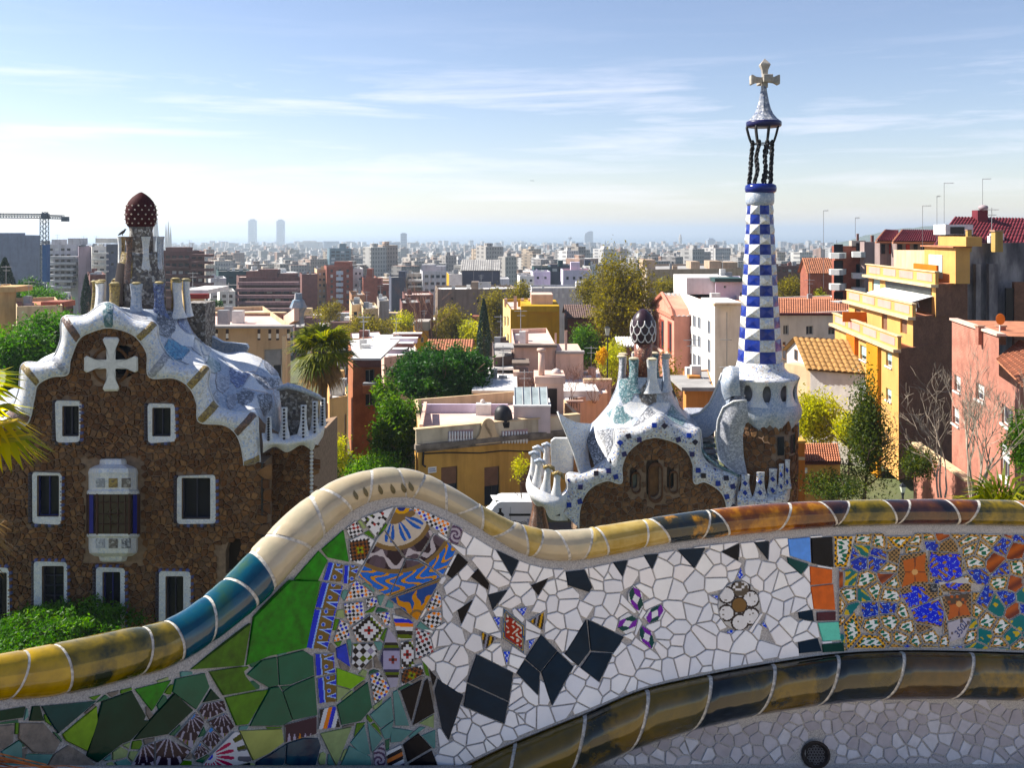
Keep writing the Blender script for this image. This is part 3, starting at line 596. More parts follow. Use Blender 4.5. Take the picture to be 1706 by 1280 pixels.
for p in ([(905, 142), (1050, 152), (1222, 320), (1256, 398), (1108, 638), (1002, 628), (803, 362), (872, 232)], [(797, 370), (992, 640), (838, 996), (540, 800), (642, 622), (730, 442)], [(1270, 397), (1380, 462), (1477, 550), (1350, 797), (1252, 722), (1122, 642)], [(1002, 642), (1110, 652), (1240, 724), (1327, 811), (845, 997)], [(845, 1015), (1327, 822), (1288, 910), (1110, 1222)]): tr('G', p, 'blu', 'fan')
for p in ([(573, 850), (748, 703), (767, 890), (660, 957)], [(762, 662), (798, 643), (896, 937), (782, 937)], [(662, 972), (768, 893), (740, 1038), (692, 1048)], [(747, 952), (926, 981), (830, 1067), (742, 1077)], [(413, 1080), (530, 933), (577, 1168), (520, 1187)], [(553, 903), (677, 1040), (592, 1157)], [(333, 1268), (407, 1103), (577, 1192), (600, 1340), (330, 1340)]): tr('H', p, 'teal')
tr('H', [(603, 1150), (690, 1073), (717, 1340), (600, 1340)], 'wht', 'swrl'); tr('H', [(703, 1152), (830, 1093), (867, 1300), (725, 1330)], 'wht', 'strn')
for p in ([(843, 1092), (970, 1003), (1077, 1120), (880, 1236)], [(893, 1250), (1080, 1143), (1150, 1340), (910, 1340)], [(823, 652), (998, 563), (912, 905)], [(1022, 572), (1048, 553), (1102, 830), (923, 936)], [(1058, 474), (1117, 540), (1090, 617)]): tr('H', p, 'blk')
tr('H', [(1102, 652), (1130, 553), (1240, 632), (1337, 690), (1288, 830), (1220, 1056), (1162, 960)], 'nav')
tr('D', [(268, 658), (442, 746), (420, 880), (225, 790)], 'nav'); tr('D', [(223, 796), (418, 886), (398, 986), (207, 903)], 'nav')
tr('D', [(575, 563), (650, 640), (570, 740), (500, 678)], 'nav'); tr('D', [(653, 643), (726, 715), (625, 897), (575, 742)], 'nav'); tr('D', [(497, 683), (568, 744), (560, 850), (458, 746)], 'nav')
tr('D', [(788, 493), (805, 640), (750, 712), (688, 655)], 'nav'); tr('D', [(796, 493), (967, 575), (915, 648), (812, 640)], 'nav'); tr('D', [(812, 648), (912, 653), (850, 787), (763, 720)], 'nav')
tr('D', [(397, 438), (498, 522), (493, 653), (387, 580)], 'mar', 'hexr')
for p in ([(345, 482), (380, 482), (375, 538)], [(457, 442), (508, 432), (490, 478)], [(512, 592), (548, 582), (515, 636)], [(392, 640), (428, 642), (410, 712)]): tr('D', p, 'blu', 'bits')
tr('D', [(287, 548), (368, 581), (302, 638)], 'blk', 'strg'); tr('D', [(517, 500), (588, 453), (588, 548)], 'blk', 'strg')
for p in ([(1010, 328), (1053, 366), (1057, 430), (1040, 466), (987, 405), (987, 366)], [(1085, 443), (1140, 418), (1161, 450), (1140, 492), (1085, 511), (1058, 480)], [(985, 458), (1031, 490), (1018, 543), (975, 562), (933, 530), (947, 482)], [(1050, 518), (1098, 551), (1112, 610), (1100, 636), (1042, 590), (1037, 546)]): tr('D', p, 'wht', 'hexp')
for p in ([(180, 178), (228, 221), (150, 297), (127, 280)], [(242, 290), (275, 253), (328, 320), (323, 352)], [(362, 163), (468, 211), (435, 287)], [(323, 376), (412, 353), (345, 447)], [(178, 450), (248, 402), (195, 512)], [(528, 331), (607, 298), (560, 377)], [(692, 267), (780, 257), (817, 340), (800, 362), (702, 330)], [(917, 222), (983, 212), (960, 287)], [(1062, 187), (1128, 182), (1100, 252)], [(1222, 162), (1352, 153), (1300, 247)], [(1432, 171), (1513, 133), (1508, 213)], [(1587, 128), (1653, 121), (1648, 207)]): tr('D', p, random.choice(['blk', 'nav', 'nav']))
flc = (475, 750)
tr('L', [(flc[0]+205*math.cos(a), flc[1]+5+240*math.sin(a)*(1 if True else 0)) for a in [2*math.pi*k/14 for k in range(14)]], 'wht', 'flow')
for p in ([(490, 383), (518, 470), (480, 500), (452, 470)], [(208, 660), (268, 652), (273, 702)], [(350, 1018), (390, 985), (430, 1000), (400, 1030)], [(690, 945), (715, 905), (755, 985)]): tr('L', p, 'blu', 'bits')
tr('L', [(953, 112), (1162, 93), (1172, 337), (970, 272)], 'sky'); tr('L', [(1178, 103), (1378, 88), (1388, 382), (1187, 347)], 'blk'); tr('L', [(947, 287), (1152, 352), (1080, 452), (953, 340)], 'g3'); tr('L', [(1163, 373), (1378, 407), (1378, 538), (1172, 557)], 'org'); tr('L', [(1173, 572), (1388, 548), (1408, 797), (1202, 788)], 'org')
tr('L', [(1232, 822), (1413, 812), (1413, 898), (1232, 903)], 'mar'); tr('L', [(1242, 922), (1438, 912), (1462, 1088), (1290, 1098)], 'mnt'); tr('L', [(1052, 822), (1188, 798), (1203, 908), (1062, 880)], 'nav'); tr('L', [(1052, 1112), (1238, 1072), (1278, 1198), (1062, 1218)], 'nav'); tr('L', [(1282, 1132), (1488, 1112), (1498, 1198), (1292, 1208)], 'g2d')
# ---- painted prints: colour of a tile's glaze as a function of place on the tile
WHT = (.72, .72, .72); BLK = (.012, .012, .016); ORG = (.75, .27, .006); COB = (.008, .035, .46); OLV = (.10, .14, .03); RED = (.30, .05, .05); BRN = (.20, .135, .07); CYN = (.004, .14, .5); CRM = (.6, .52, .4); PUR = (.10, .07, .11)
def mixc(a, b, t): return tuple(a[i]*(1-t)+b[i]*t for i in range(3))
def rc_(p, q, seed=0): return (math.sin(p*12.9898+q*78.233+seed*37.7)*43758.5453) % 1.0
def pat_fn(kind, poly):
    c = pcen(poly); ox, oy, k = CROP['G']; ang = random.uniform(-.5, .5)+.78
    ca, sa = math.cos(ang), math.sin(ang)
    def loc(x, y): dx, dy = x-c[0], y-c[1]; return dx*ca+dy*sa, -dx*sa+dy*ca
    ex = max(math.hypot(q[0]-c[0], q[1]-c[1]) for q in poly)
    def chk(cell, pal, wprob):
        def f(x, y):
            u, v = loc(x, y); i, j = math.floor(u/cell), math.floor(v/cell)
            if (i+j) % 2: return WHT
            return pal[int(rc_(i, j, len(poly))*len(pal))]
        return f
    if kind == 'chk0': return chk(4.6, [BLK, BLK, BLK, RED], 0)
    if kind == 'chk3': return chk(4.6, [BLK, BLK, ORG, ORG, COB], 0)
    if kind == 'chkd': return chk(5.2, [BLK, BLK, BLK, ORG], 0)
    if kind == 'chk4': return chk(5.4, [BLK, BLK, (.02, .03, .06), RED], 0)
    if kind == 'chkv': return chk(9, [BLK, OLV, (.3, .28, .36), BLK], 0)
    if kind == 'chkb':
        def f(x, y):
            u, v = loc(x, y); i, j = math.floor(u/4.4), math.floor(v/4.4); d = abs(i)+abs(j)
            if d > 5: return WHT
            return [BLK, (.25, .3, .06), (.22, .08, .03), BLK, (.16, .07, .04), BLK][d]
        return f
    if kind == 'chkg':
        def f(x, y):
            i, j = math.floor((x+y*.75)/5.6), math.floor((y-x*.75)/5.6)
            if (i % 7 in (0, 1)) and j % 2 == 0: return OLV if i % 7 else BLK
            if (i % 7 == 4) and (j % 5 == 2): return RED
            return BLK if rc_(i, j) < .16 else WHT
        return f
    if kind == 'chkp':
        def f(x, y):
            i, j = round((x-c[0])/4.5), round((y-c[1])/4.5); d = max(abs(i), abs(j)) if abs(i)+abs(j) > 2 else abs(i)+abs(j)
            return [BLK, (.2, .05, .05), (.38, .36, .48), (.38, .36, .48), (.03, .03, .08), OLV, BLK, (.4, .38, .45)][min(d, 7)]
        return f
    if kind == 'crs':
        def f(x, y):
            u, v = (x-c[0])/4.8, (y-c[1])/4.8; i, j = round(u), round(v)
            if i == 0 and j == 0: return BLK
            if abs(i)+abs(j) == 1: return RED
            d = abs(i)+abs(j)
            if d == 4 and True: return BLK
            if d == 5: return OLV if i > 0 else BLK
            if d > 6: return (ORG if (i+j) % 2 else WHT)
            return WHT
        return f
    if kind in ('strp', 'strh', 'strg', 'strn'):
        pal = {'strp': [BLK, WHT, ORG, COB, WHT, BLK], 'strh': [WHT, COB, ORG, WHT, BLK, OLV, WHT, WHT], 'strg': [(.02, .015, .01), (.5, .3, .05), (.02, .015, .01), (.25, .25, .3)], 'strn': [WHT, BLK, (.5, .2, .1), BLK, WHT, PUR]}[kind]
        th = {'strp': .25, 'strh': 1.62, 'strg': .2, 'strn': 1.1}[kind]; w = {'strp': 6.5, 'strh': 6.5, 'strg': 3.4, 'strn': 6}[kind]; y0 = min((q[0]*math.cos(th)+q[1]*math.sin(th)) for q in poly)
        return lambda x, y: pal[int((x*math.cos(th)+y*math.sin(th)-y0)/w) % len(pal)]
    if kind == 'bord':
        # cobalt band, brown field with blue dots and triangles
        a = poly[0]; b = poly[-1] if True else poly[1]
        ax = ((b[0]-a[0]), (b[1]-a[1])); L = math.hypot(*ax); ax = (ax[0]/L, ax[1]/L); bx = (-ax[1], ax[0])
        if (poly[1][0]-a[0])*bx[0]+(poly[1][1]-a[1])*bx[1] < 0: bx = (-bx[0], -bx[1])
        wd_ = max((q[0]-a[0])*bx[0]+(q[1]-a[1])*bx[1] for q in poly)
        def f(x, y):
            u = (x-a[0])*ax[0]+(y-a[1])*ax[1]; v = ((x-a[0])*bx[0]+(y-a[1])*bx[1])/wd_
            if v < .26: return COB
            if v < .33: return (.35, .5, .8)
            w = (u+6) % 22
            d = math.hypot(w-6, (v-.55)*wd_)
            if d < 2.6: return (.03, .08, .5)
            if d < 3.6: return (.45, .52, .7)
            tri = abs(w-15)-(v-.38)*9
            if tri < 0 and v > .42: return COB if tri < -1.6 else (.4, .55, .85)
            if v > .93: return COB
            return (.17, .115, .05)
        return f
    if kind == 'star':
        c2 = (c[0]-2, c[1]-ex*.8)
        def f(x, y):
            d = math.hypot(x-c2[0], y-c2[1])/ex; a = math.atan2(y-c2[1], x-c2[0]); s = abs(((a*16/(2*math.pi)) % 1)-.5)*2
            if d < .22: return (.03, .2, .5)
            if d < .95: return (.42, .38, .44) if s < .62-.75*d*.8 else (.018, .01, .022)
            if d < 1.35: return (.42, .38, .44) if s > .75+.4*(d-1.15) else (.02, .012, .022)
            return (.42, .38, .44) if s > .55 else ((.1, .1, .02) if s > .2 else (.25, .14, .18))
        return f
    if kind == 'star2':
        def f(x, y):
            v = (y-poly[0][1])/26; u = x/9
            if v < .9+.35*math.cos(u*6.28): return (.035, .015, .03)
            if rc_(math.floor(u), math.floor(v*2)) > .72: return (.6, .25, .02)
            return (.48, .42, .5)
        return f
    if kind == 'mag':
        q0 = (poly[0][0]-4, poly[0][1]+2)
        def f(x, y):
            d = math.hypot(x-q0[0], y-q0[1]); a = math.atan2(y-q0[1], x-q0[0]); s = abs(((a*20/(2*math.pi)+.25) % 1)-.5)*2
            if d < 6: return COB
            if 12 < d < 42 and s < .62*math.sin((d-8)/36*math.pi)**.5: return (.38, .03, .09)
            if d > 48 and s < .5: return (.07, .08, .02) if rc_(math.floor(a*5), 1) > .5 else (.12, .12, .14)
            return (.7, .68, .68)
        return f
    if kind == 'swrl':
        def f(x, y):
            d = math.hypot(x-c[0], y-c[1]); a = math.atan2(y-c[1], x-c[0])
            return (.08, .05, .09) if math.sin(d*.8+a*2) > .1 else (.42, .38, .42)
        return f
    if kind == 'hexr':
        def f(x, y):
            e = min(((poly[(i+1) % len(poly)][0]-p[0])*(y-p[1])-(poly[(i+1) % len(poly)][1]-p[1])*(x-p[0]))/math.hypot(poly[(i+1) % len(poly)][0]-p[0], poly[(i+1) % len(poly)][1]-p[1]) for i, p in enumerate(poly)) if parea(poly) > 0 else 9
            if e < 2.2: return (.03, .08, .16)
            if e < 3.2: return (.5, .35, .1)
            if e < 5: return (.03, .06, .12)
            u, v = x-c[0], y-c[1]
            s = math.sin(u*.55+math.sin(v*.32)*2.2)*math.cos(v*.36+math.sin(u*.3))
            return (.62, .58, .5) if s > .38 else (.26, .035, .025)
        return f
    if kind == 'hexp':
        n = len(poly)
        j = max(range(n), key=lambda i: math.hypot(poly[i][0]-c[0], poly[i][1]-c[1])); ax = (poly[j][0]-c[0], poly[j][1]-c[1]); L = math.hypot(*ax); ax = (ax[0]/L, ax[1]/L)
        def f(x, y):
            dx, dy = x-c[0], y-c[1]; u = dx*ax[0]+dy*ax[1]; v = -dx*ax[1]+dy*ax[0]
            r = abs(v)/10.5+0*u; e = max(abs(v)/11, (abs(u)*.62+abs(v)*.55)/15)
            if e > .86: return (.74, .74, .74)
            if abs(u)/11+abs(v)/7.4 < .82: return (.76, .76, .76)
            return (.16, .03, .28) if u*v > 0 else (.012, .05, .045)
        return f
    if kind == 'bits':
        return lambda x, y: (.55, .6, .75) if math.sin(x*.9+2*math.sin(y*.7)) > .55 else (.02, .06, .5)
    if kind == 'flow':
        o = CROP['L']; pc = [(490, 590, 92), (588, 690, 82), (590, 858, 86), (482, 918, 84), (352, 826, 80), (354, 652, 82)]
        def f(x, y):
            u, v = (x-o[0])*o[2], (y-o[1])*o[2]; d = math.hypot(u-475, v-750)
            if d < 68: return (.17, .10, .045)
            if d < 78: return (.03, .02, .015)
            best = min(pc, key=lambda q: math.hypot(u-q[0], v-q[1])/q[2]); r = math.hypot(u-best[0], v-best[1])/best[2]
            if r < .84:
                if best is pc[0] and rc_(round(u/30), round(v/26)) > .25: return (.10, .08, .06)
                return (.72, .71, .70) if rc_(round(u/16), round(v/14)) > .04 else (.2, .18, .16)
            if r < 1.06: return (.03, .02, .018)
            return None
        return f
    if kind == 'fan':
        def f(x, y):
            u, v = (x-ox)*k, (y-oy)*k; d = math.hypot(u-890, v-185); a = math.atan2(v-185, u-890)
            ln = v-(1000-(u-840)*.347)
            if d > 552:
                if abs(ln) < 22: return BRN
                if ln > 0:      # lower triangle with the orange palmette
                    p, q = u-1105, v-1185
                    if math.hypot(p, q) < 70: return (.55, .25, .03) if math.hypot(p, q) < 48 else BRN
                    for (bx, by, L, wv, th) in ((0, -20, 230, 30, -1.62), (20, -30, 240, 30, -.95), (-20, -30, 240, 30, -2.45)):
                        s = (p-bx)*math.cos(th)+(q-by)*math.sin(th); w = -(p-bx)*math.sin(th)+(q-by)*math.cos(th); w += 14*math.sin(s*.045)
                        if 0 < s < L and abs(w) < wv*math.sin(math.pi*(s/L)**.8)+4: return (.58, .28, .02)
                    return (.012, .06, .22) if rc_(round(u/60), round(v/60)) > .3 else (.01, .09, .30)
                if d < 590: return BRN
                s = (a*180/math.pi+6*math.sin(d*.045)) % 12.5
                return (.60, .30, .02) if s < 3.6 else (CYN if s > 5 else (.012, .10, .3))
            if d > 372:         # dark ring with white scallops
                ph = a*9.2; w = math.sin(ph*1.0); m = 470+58*w
                if abs(d-m) < 24+10*math.sin(ph*3): return (.50, .46, .47)
                if abs(math.cos(ph)) < .5 and d > 470 and w < 0: return (.10, .075, .095)
                return (.022, .014, .022) if w > -.2 else (.085, .065, .08)
            if d > 330: return BRN
            e = math.hypot((u-960), (v-150)*1.3)
            if e < 40: return (.015, .03, .16)
            if e < 78: return (.62, .36, .03)
            s = abs(((a*180/math.pi-10) % 36)-18)/18
            if d < 120 or (e < 150 and s > .3): return BRN
            if s < .62*math.sin(min(max((d-90)/240, 0), 1)*math.pi)**.6 and d < 300: return (.015, .10, .36) if s > .14 else (.5, .45, .4)
            return (.56, .5, .42) if d < 330 else BRN
        return f
mprint = attrmat('tile_print', rough=.16, spec=.15, coat=0, var=.12, scale=60)
bt = []          # (area, verts, faces, material, facecolours)
EYE = Vector((0, 0, CAMZ))
def add_tile(poly, mat, h=.005, pat=None, step=1.15):
    """a flat bevelled tile bedded on the curved back; its outline shows as poly in the photograph"""
    if parea(poly) < 0: poly = poly[::-1]
    S = [bsurf(x, y) for x, y in poly]; c0 = sum(S, Vector())/len(S); n = (bnorm(*pcen(poly))+Vector((random.gauss(0, .012), random.gauss(0, .012), random.gauss(0, .012)))).normalized()
    off = max((q-c0).dot(n) for q in S)+h; p0 = c0+n*off
    def onplane(x, y):
        ray = W(x, y, 1)-EYE; return EYE+ray*((p0-EYE).dot(n)/ray.dot(n))
    k = len(poly); top_ = [onplane(x, y) for x, y in poly]; cc_ = sum(top_, Vector())/k
    rim = [q-n*h*.35 for q in top_]; top = [q+(cc_-q)*min(.0014/max((cc_-q).length, 1e-4), .2) for q in top_]; lo = [q-n*(off+.004) for q in top_]
    v = lo+rim+top; f = [(i, (i+1) % k, k+(i+1) % k, k+i) for i in range(k)]+[(k+i, k+(i+1) % k, 2*k+(i+1) % k, 2*k+i) for i in range(k)]+[tuple(range(2*k, 3*k))]
    if pat is None: bt.append((abs(parea(poly)), v, f, mat, None)); return
    fn = pat if callable(pat) else pat_fn(pat, poly)
    cols = [(.5, .49, .47, 1)]*len(f); xs = [q[0] for q in poly]; ys = [q[1] for q in poly]; ip = inset(poly, .5); p0 = p0+n*.0004
    if len(ip) >= 3:
        nx = int((max(xs)-min(xs))/step)+1; ny = int((max(ys)-min(ys))/step)+1; idx = {}
        def vid(i, j):
            if (i, j) not in idx: idx[(i, j)] = len(v); v.append(onplane(min(xs)+i*step, min(ys)+j*step))
            return idx[(i, j)]
        for i in range(nx):
            for j in range(ny):
                x, y = min(xs)+(i+.5)*step, min(ys)+(j+.5)*step
                if inside(ip, x, y):
                    cc = fn(x, y)
                    if cc is None: continue
                    f.append((vid(i, j), vid(i+1, j), vid(i+1, j+1), vid(i, j+1))); cols.append(sat(cc, 1.35)+(1,))
    bt.append((abs(parea(poly)), v, f, mprint, cols))
for poly, m, pat in traced:
    add_tile(poly, T.get(m) or WH[0], .0055, pat)
# white field of broken tiles between the traced ones
random.seed(11)
obst = [p for p, m, q in traced]
seeds = [s for s in jgrid(690, 1385, 830, 1290, 25, .8) if random.random() > .17 and t_top(s[0])-10 < s[1] < t_bot(s[0])+10]
def field(seeds, reach, xlo, xhi, obst, gap=1.15):
    out = []
    for s, c in zip(seeds, voronoi(seeds, reach)):
        if len(c) < 3: continue
        x = s[0]
        for (xa, ya), (xb, yb), sg in [((x-30, t_top(x-30)+1), (x+30, t_top(x+30)+1), 1), ((x-30, t_bot(x-30)-3), (x+30, t_bot(x+30)-3), -1)]:
            a, b = (yb-ya), -(xb-xa)
            c = pclip(c, a*sg, b*sg, (a*xa+b*ya)*sg)
            if len(c) < 3: break
        if len(c) < 3: continue
        c = pclip(c, 1, 0, xhi); c = pclip(c, -1, 0, -xlo) if len(c) > 2 else c
        if len(c) < 3: continue
        for o in obst:
            c = minus(c, o)
            if len(c) < 3: break
        if len(c) < 3: continue
        c = inset(c, gap)
        if len(c) >= 3 and abs(parea(c)) > 35: out.append(c)
    return out
def leftok(c):
    x, y = pcen(c); lim = [(840, 752), (900, 748), (960, 742), (1020, 722), (1080, 720), (1110, 730), (1160, 770), (1230, 740), (1240, 705), (1290, 735)]
    return x > np.interp(y, [a for a, b in lim], [b for a, b in lim])-18
wf = [c for c in field(seeds, 40, 690, 1388, obst) if leftok(c)]
for c in wf: add_tile(c, random.choice(WH), .0045+random.uniform(0, .0012))
# right-hand panel: shards of patterned tiles
K = CROP['K']
star1 = [(905, 205), (960, 250), (1020, 240), (1060, 225), (1150, 235), (1150, 330), (1175, 430), (1225, 465), (1150, 500), (1130, 540), (1040, 520), (990, 440), (905, 420), (865, 320)]
star2 = [(620, 590), (700, 570), (725, 505), (830, 520), (870, 600), (960, 640), (1005, 720), (1000, 790), (985, 855), (900, 830), (760, 810), (720, 710), (640, 640)]
ter1 = [(650, 285), (740, 265), (850, 225), (840, 360), (870, 470), (760, 470), (640, 520), (670, 400)]; ter2 = [(1010, 590), (1130, 540), (1240, 545), (1200, 660), (1240, 760), (1120, 770), (1040, 810), (1060, 690)]
def dots(u, v, bg, s=15.0):
    s *= 1.45; i, j = math.floor(u/s), math.floor(v/s); du, dv = u/s-i-.5, v/s-j-.5
    return (.02, .018, .015) if ((i+j) % 2 == 0 and du*du+dv*dv < .27) else bg
def leafy(u, v, c, r):
    s = math.sin((u-c[0])*.075+2*math.sin((v-c[1])*.05))*math.cos((v-c[1])*.085)
    return (.74, .76, .74) if s > -.05 else (.004, .12, .075)
def panel_fn(poly, kind):
    c = pcen(poly); cu, cv = (c[0]-K[0])*K[2], (c[1]-K[1])*K[2]; n = len(poly)
    def edge(x, y): return min(((poly[(i+1) % n][0]-poly[i][0])*(y-poly[i][1])-(poly[(i+1) % n][1]-poly[i][1])*(x-poly[i][0]))/(math.hypot(poly[(i+1) % n][0]-poly[i][0], poly[(i+1) % n][1]-poly[i][1])+1e-6) for i in range(n))
    def f(x, y):
        u, v = (x-K[0])*K[2], (y-K[1])*K[2]
        if 450 < u < 1450 and 180 < v < 900:
            if inside(star1, u, v) or inside(star2, u, v):
                w = math.sin(u*.055+1.7*math.sin(v*.04))*math.sin(v*.06+1.3*math.sin(u*.035))
                return (.30, .17, .03) if w > .5 else ((.3, .42, .75) if -.08 < w < .0 else (.006, .025, .5))
            if inside(ter1, u, v) or inside(ter2, u, v):
                q = (755, 385) if inside(ter1, u, v) else (1140, 665); d = math.hypot(u-q[0], v-q[1])
                if d < 26: return (.6, .38, .2)
                a = abs(math.sin(2*math.atan2(v-q[1], u-q[0])))
                if inside(ter2, u, v) and v < 660 and rc_(round(u/24), round(v/24)) > .3: return (.09, .06, .04)
                return (.17, .06, .035) if a < .18 else (.40, .13, .06)
            if math.hypot(u-925, v-522) < 42: return (.02, .02, .025) if math.hypot(u-925, v-522) > 32 or rc_(round(u/9), round(v/9)) > .4 else (.2, .2, .2)
        e = edge(x, y)
        if kind == 'yel': return dots(u, v, (.62, .36, .015), 16) if e < 5.5 else leafy(u, v, (cu, cv), 1)
        if kind == 'leaf':
            return dots(u, v, (.42, .30, .14), 13) if e < 2.8 else ((.55, .26, .06) if e < 3.6 else leafy(u, v, (cu, cv), 1))
        if kind == 'dot': return dots(u, v, (.30, .20, .11), 13)
        if kind == 'blue':
            w = math.sin(u*.055+1.7*math.sin(v*.04)+cu)*math.sin(v*.06+1.3*math.sin(u*.035)+cv); return (.24, .14, .03) if w > .55 else ((.3, .42, .7) if -.1 < w < 0 else (.012, .03, .30))
        if kind == 'red': return mixc((.12, .03, .02), (.36, .11, .05), .5+.5*math.sin(u*.03+v*.05))
        if kind == 'tey': return (.5, .38, .06) if math.sin(u*.04+1.9*math.sin(v*.031+cu))*math.sin(v*.045+cv+1.4*math.sin(u*.03)) > .38 else (.008, .13, .13)
        if kind == 'num': return (.42, .40, .44) if rc_(round(u/20), round(v/20)) > .12 else (.12, .1, .1)
        return (.4, .4, .42)
    return f
random.seed(21)
seeds2 = [s for s in jgrid(1392, 2480, 870, 1140, 27, .42) if t_top(s[0])-8 < s[1] < t_bot(s[0])+8]
obst2 = [cp('L', [(1178, 85), (1392, 80), (1395, 385), (1420, 800), (1500, 1210), (1280, 1215)])]
yel = [cp('K', [(48, 72), (238, 68), (200, 200), (185, 340), (55, 345)]), cp('K', [(128, 850), (230, 730), (290, 930), (200, 1040), (170, 1070)]), cp('K', [(215, 1055), (300, 930), (440, 940), (500, 1010), (495, 1055)]), cp('K', [(505, 75), (735, 72), (640, 190), (560, 150)])]
for p in yel: add_tile(p, mprint, .0055, panel_fn(p, 'yel'))
cen = [cp('K', q) for q in ([(630, 240), (850, 205), (880, 330), (870, 480), (640, 520), (600, 400)], [(885, 205), (1160, 225), (1170, 420), (1040, 470), (885, 420)], [(1045, 475), (1175, 425), (1240, 470), (1250, 560), (1000, 560), (960, 470)], [(610, 530), (720, 500), (880, 485), (950, 490), (960, 600), (830, 660), (700, 700)], [(715, 705), (835, 665), (965, 610), (1010, 720), (1000, 870), (760, 830)], [(975, 600), (1250, 565), (1250, 780), (1040, 815), (1015, 720)])]
for p in cen: add_tile(p, mprint, .0055, panel_fn(p, 'dot'))
nump = cp('K', [(1040, 830), (1200, 775), (1245, 800), (1190, 950), (1060, 1000)]); add_tile(nump, mprint, .0055, panel_fn(nump, 'num'))
for c in field(seeds2, 40, 1397, 2480, yel+cen+[nump]+obst2, 1.0):
    x, y = pcen(c); u, v = (x-K[0])*K[2], (y-K[1])*K[2]; r = random.random()
    if u > 1200 and v > 820: k = 'tey' if r < .75 else 'leaf'
    elif u < 480 or u > 1400: k = 'leaf' if r < .4 else 'dot' if r < .48 else 'blue' if r < .75 else 'red' if r < .9 else 'tey'
    else: k = 'leaf' if r < .66 else 'dot' if r < .76 else 'blue' if r < .92 else 'red'
    add_tile(c, mprint, .005, panel_fn(c, k), 1.3 if x < 1760 else 2.4)
# left margin beyond the frame and lower back: plain green shards so the bench goes on
random.seed(5)
allob = obst
for c in field([s for s in jgrid(-230, 60, 1190, 1700, 60) if s[1] > t_top(s[0])], 80, -235, 40, allob, 2.5):
    add_tile(c, T[random.choice(['g2', 'g1c', 'g2d', 'teal', 'stn'])])
for c in field([s for s in jgrid(20, 780, 1285, 1640, 62)], 80, 0, 775, allob, 2.5):
    if pcen(c)[1] > 1275: add_tile(c, random.choice([T['g2'], T['teal'], T['nav'], WH[0], T['pg']]))
# bits of glaze filling the gaps among the left-hand shards
for c in field([s for s in jgrid(30, 700, 870, 1290, 24, .4)], 30, 5, 740, [[(q[0], q[1]) for q in o] for o in obst], 1.8):
    if abs(parea(c)) > 60 and not any(inside(o, *pcen(c)) for o in obst): add_tile(c, T[random.choice(['stn', 'pg2', 'teal', 'g1d', 'g2'])], .004)
# seat chips
random.seed(31); chips = []
gm = [pm('chip%d' % i, c, var=.12, scale=30, rough=.3, spec=.5) for i, c in enumerate([(.40, .38, .40), (.47, .46, .49), (.36, .34, .36), (.55, .55, .58)])]
cs = [s for s in jgrid(860, 2300, 1160, 1420, 21, .40)]
for s, c in zip(cs, voronoi(cs, 30)):
    if len(c) < 3: continue
    lo = l_bot(s[0]); D = bD(s[0])-.17; yc = 1276
    c = inset(c, 1.5)
    if len(c) < 3: continue
    P = []
    for (x, y) in c:
        D = bD(x)-.17; zl = -(y-HY)/F*D; z0 = -(l_bot(x)-3-HY)/F*D
        sv = (zl-z0)/(-(1276-HY)/F*D-z0)
        P.append((x, sv))
    if min(q[1] for q in P) < .0 or max(q[1] for q in P) > 2.4: continue
    if max(q[1] for q in P) > .97 and min(q[1] for q in P) < 1.0:
        P = [(x, min(sv, .97)) for x, sv in P]
    if min(q[1] for q in P) >= 1.0: P = [(x, 1.03+(sv-1)*.8) for x, sv in P]
    if math.hypot(s[0]-1357, s[1]-1255) < 30: continue
    V = [lsurf(x, sv) for x, sv in P]; nn = (V[1]-V[0]).cross(V[2]-V[0])
    if nn.length < 1e-9: continue
    nn.normalize(); nn = nn if nn.y < .2 and (nn.y < 0 or nn.z > 0) else -nn
    cam_d = (Vector((0, 0, CAMZ))-V[0])
    if nn.dot(cam_d) < 0: nn = -nn
    v, f = slab(V, nn, .004, .05); w = 2 if P[0][1] < .35 else 0
    chips.append((abs(parea(c)), v, f, random.choice(gm[:3] if P[0][1] < .5 else gm), None))
def emit(lst, name, parent, limit, restname):
    lst.sort(key=lambda q: -q[0])
    for a, v, f, m, col in lst[:limit]: meshobj(name, v, f, m, parent, fattr=col)
    rest = lst[limit:]
    if rest:
        V = []; Fc = []; mats = []; mi = []; cols = []
        for a, v, f, m, col in rest:
            if m not in mats: mats.append(m)
            b = len(V); V.extend(v); Fc.extend(tuple(i+b for i in q) for q in f); mi.extend([mats.index(m)]*len(f)); cols.extend(col if col else [(1, 1, 1, 1)]*len(f))
        o = meshobj(restname, V, Fc, mats, parent, mi=mi, fattr=cols); o['kind'] = 'stuff'
emit(bt, 'tile', bench, 300, 'tile_slivers')
emit(chips, 'seat_chip', bench, 260, 'seat_chip_slivers')
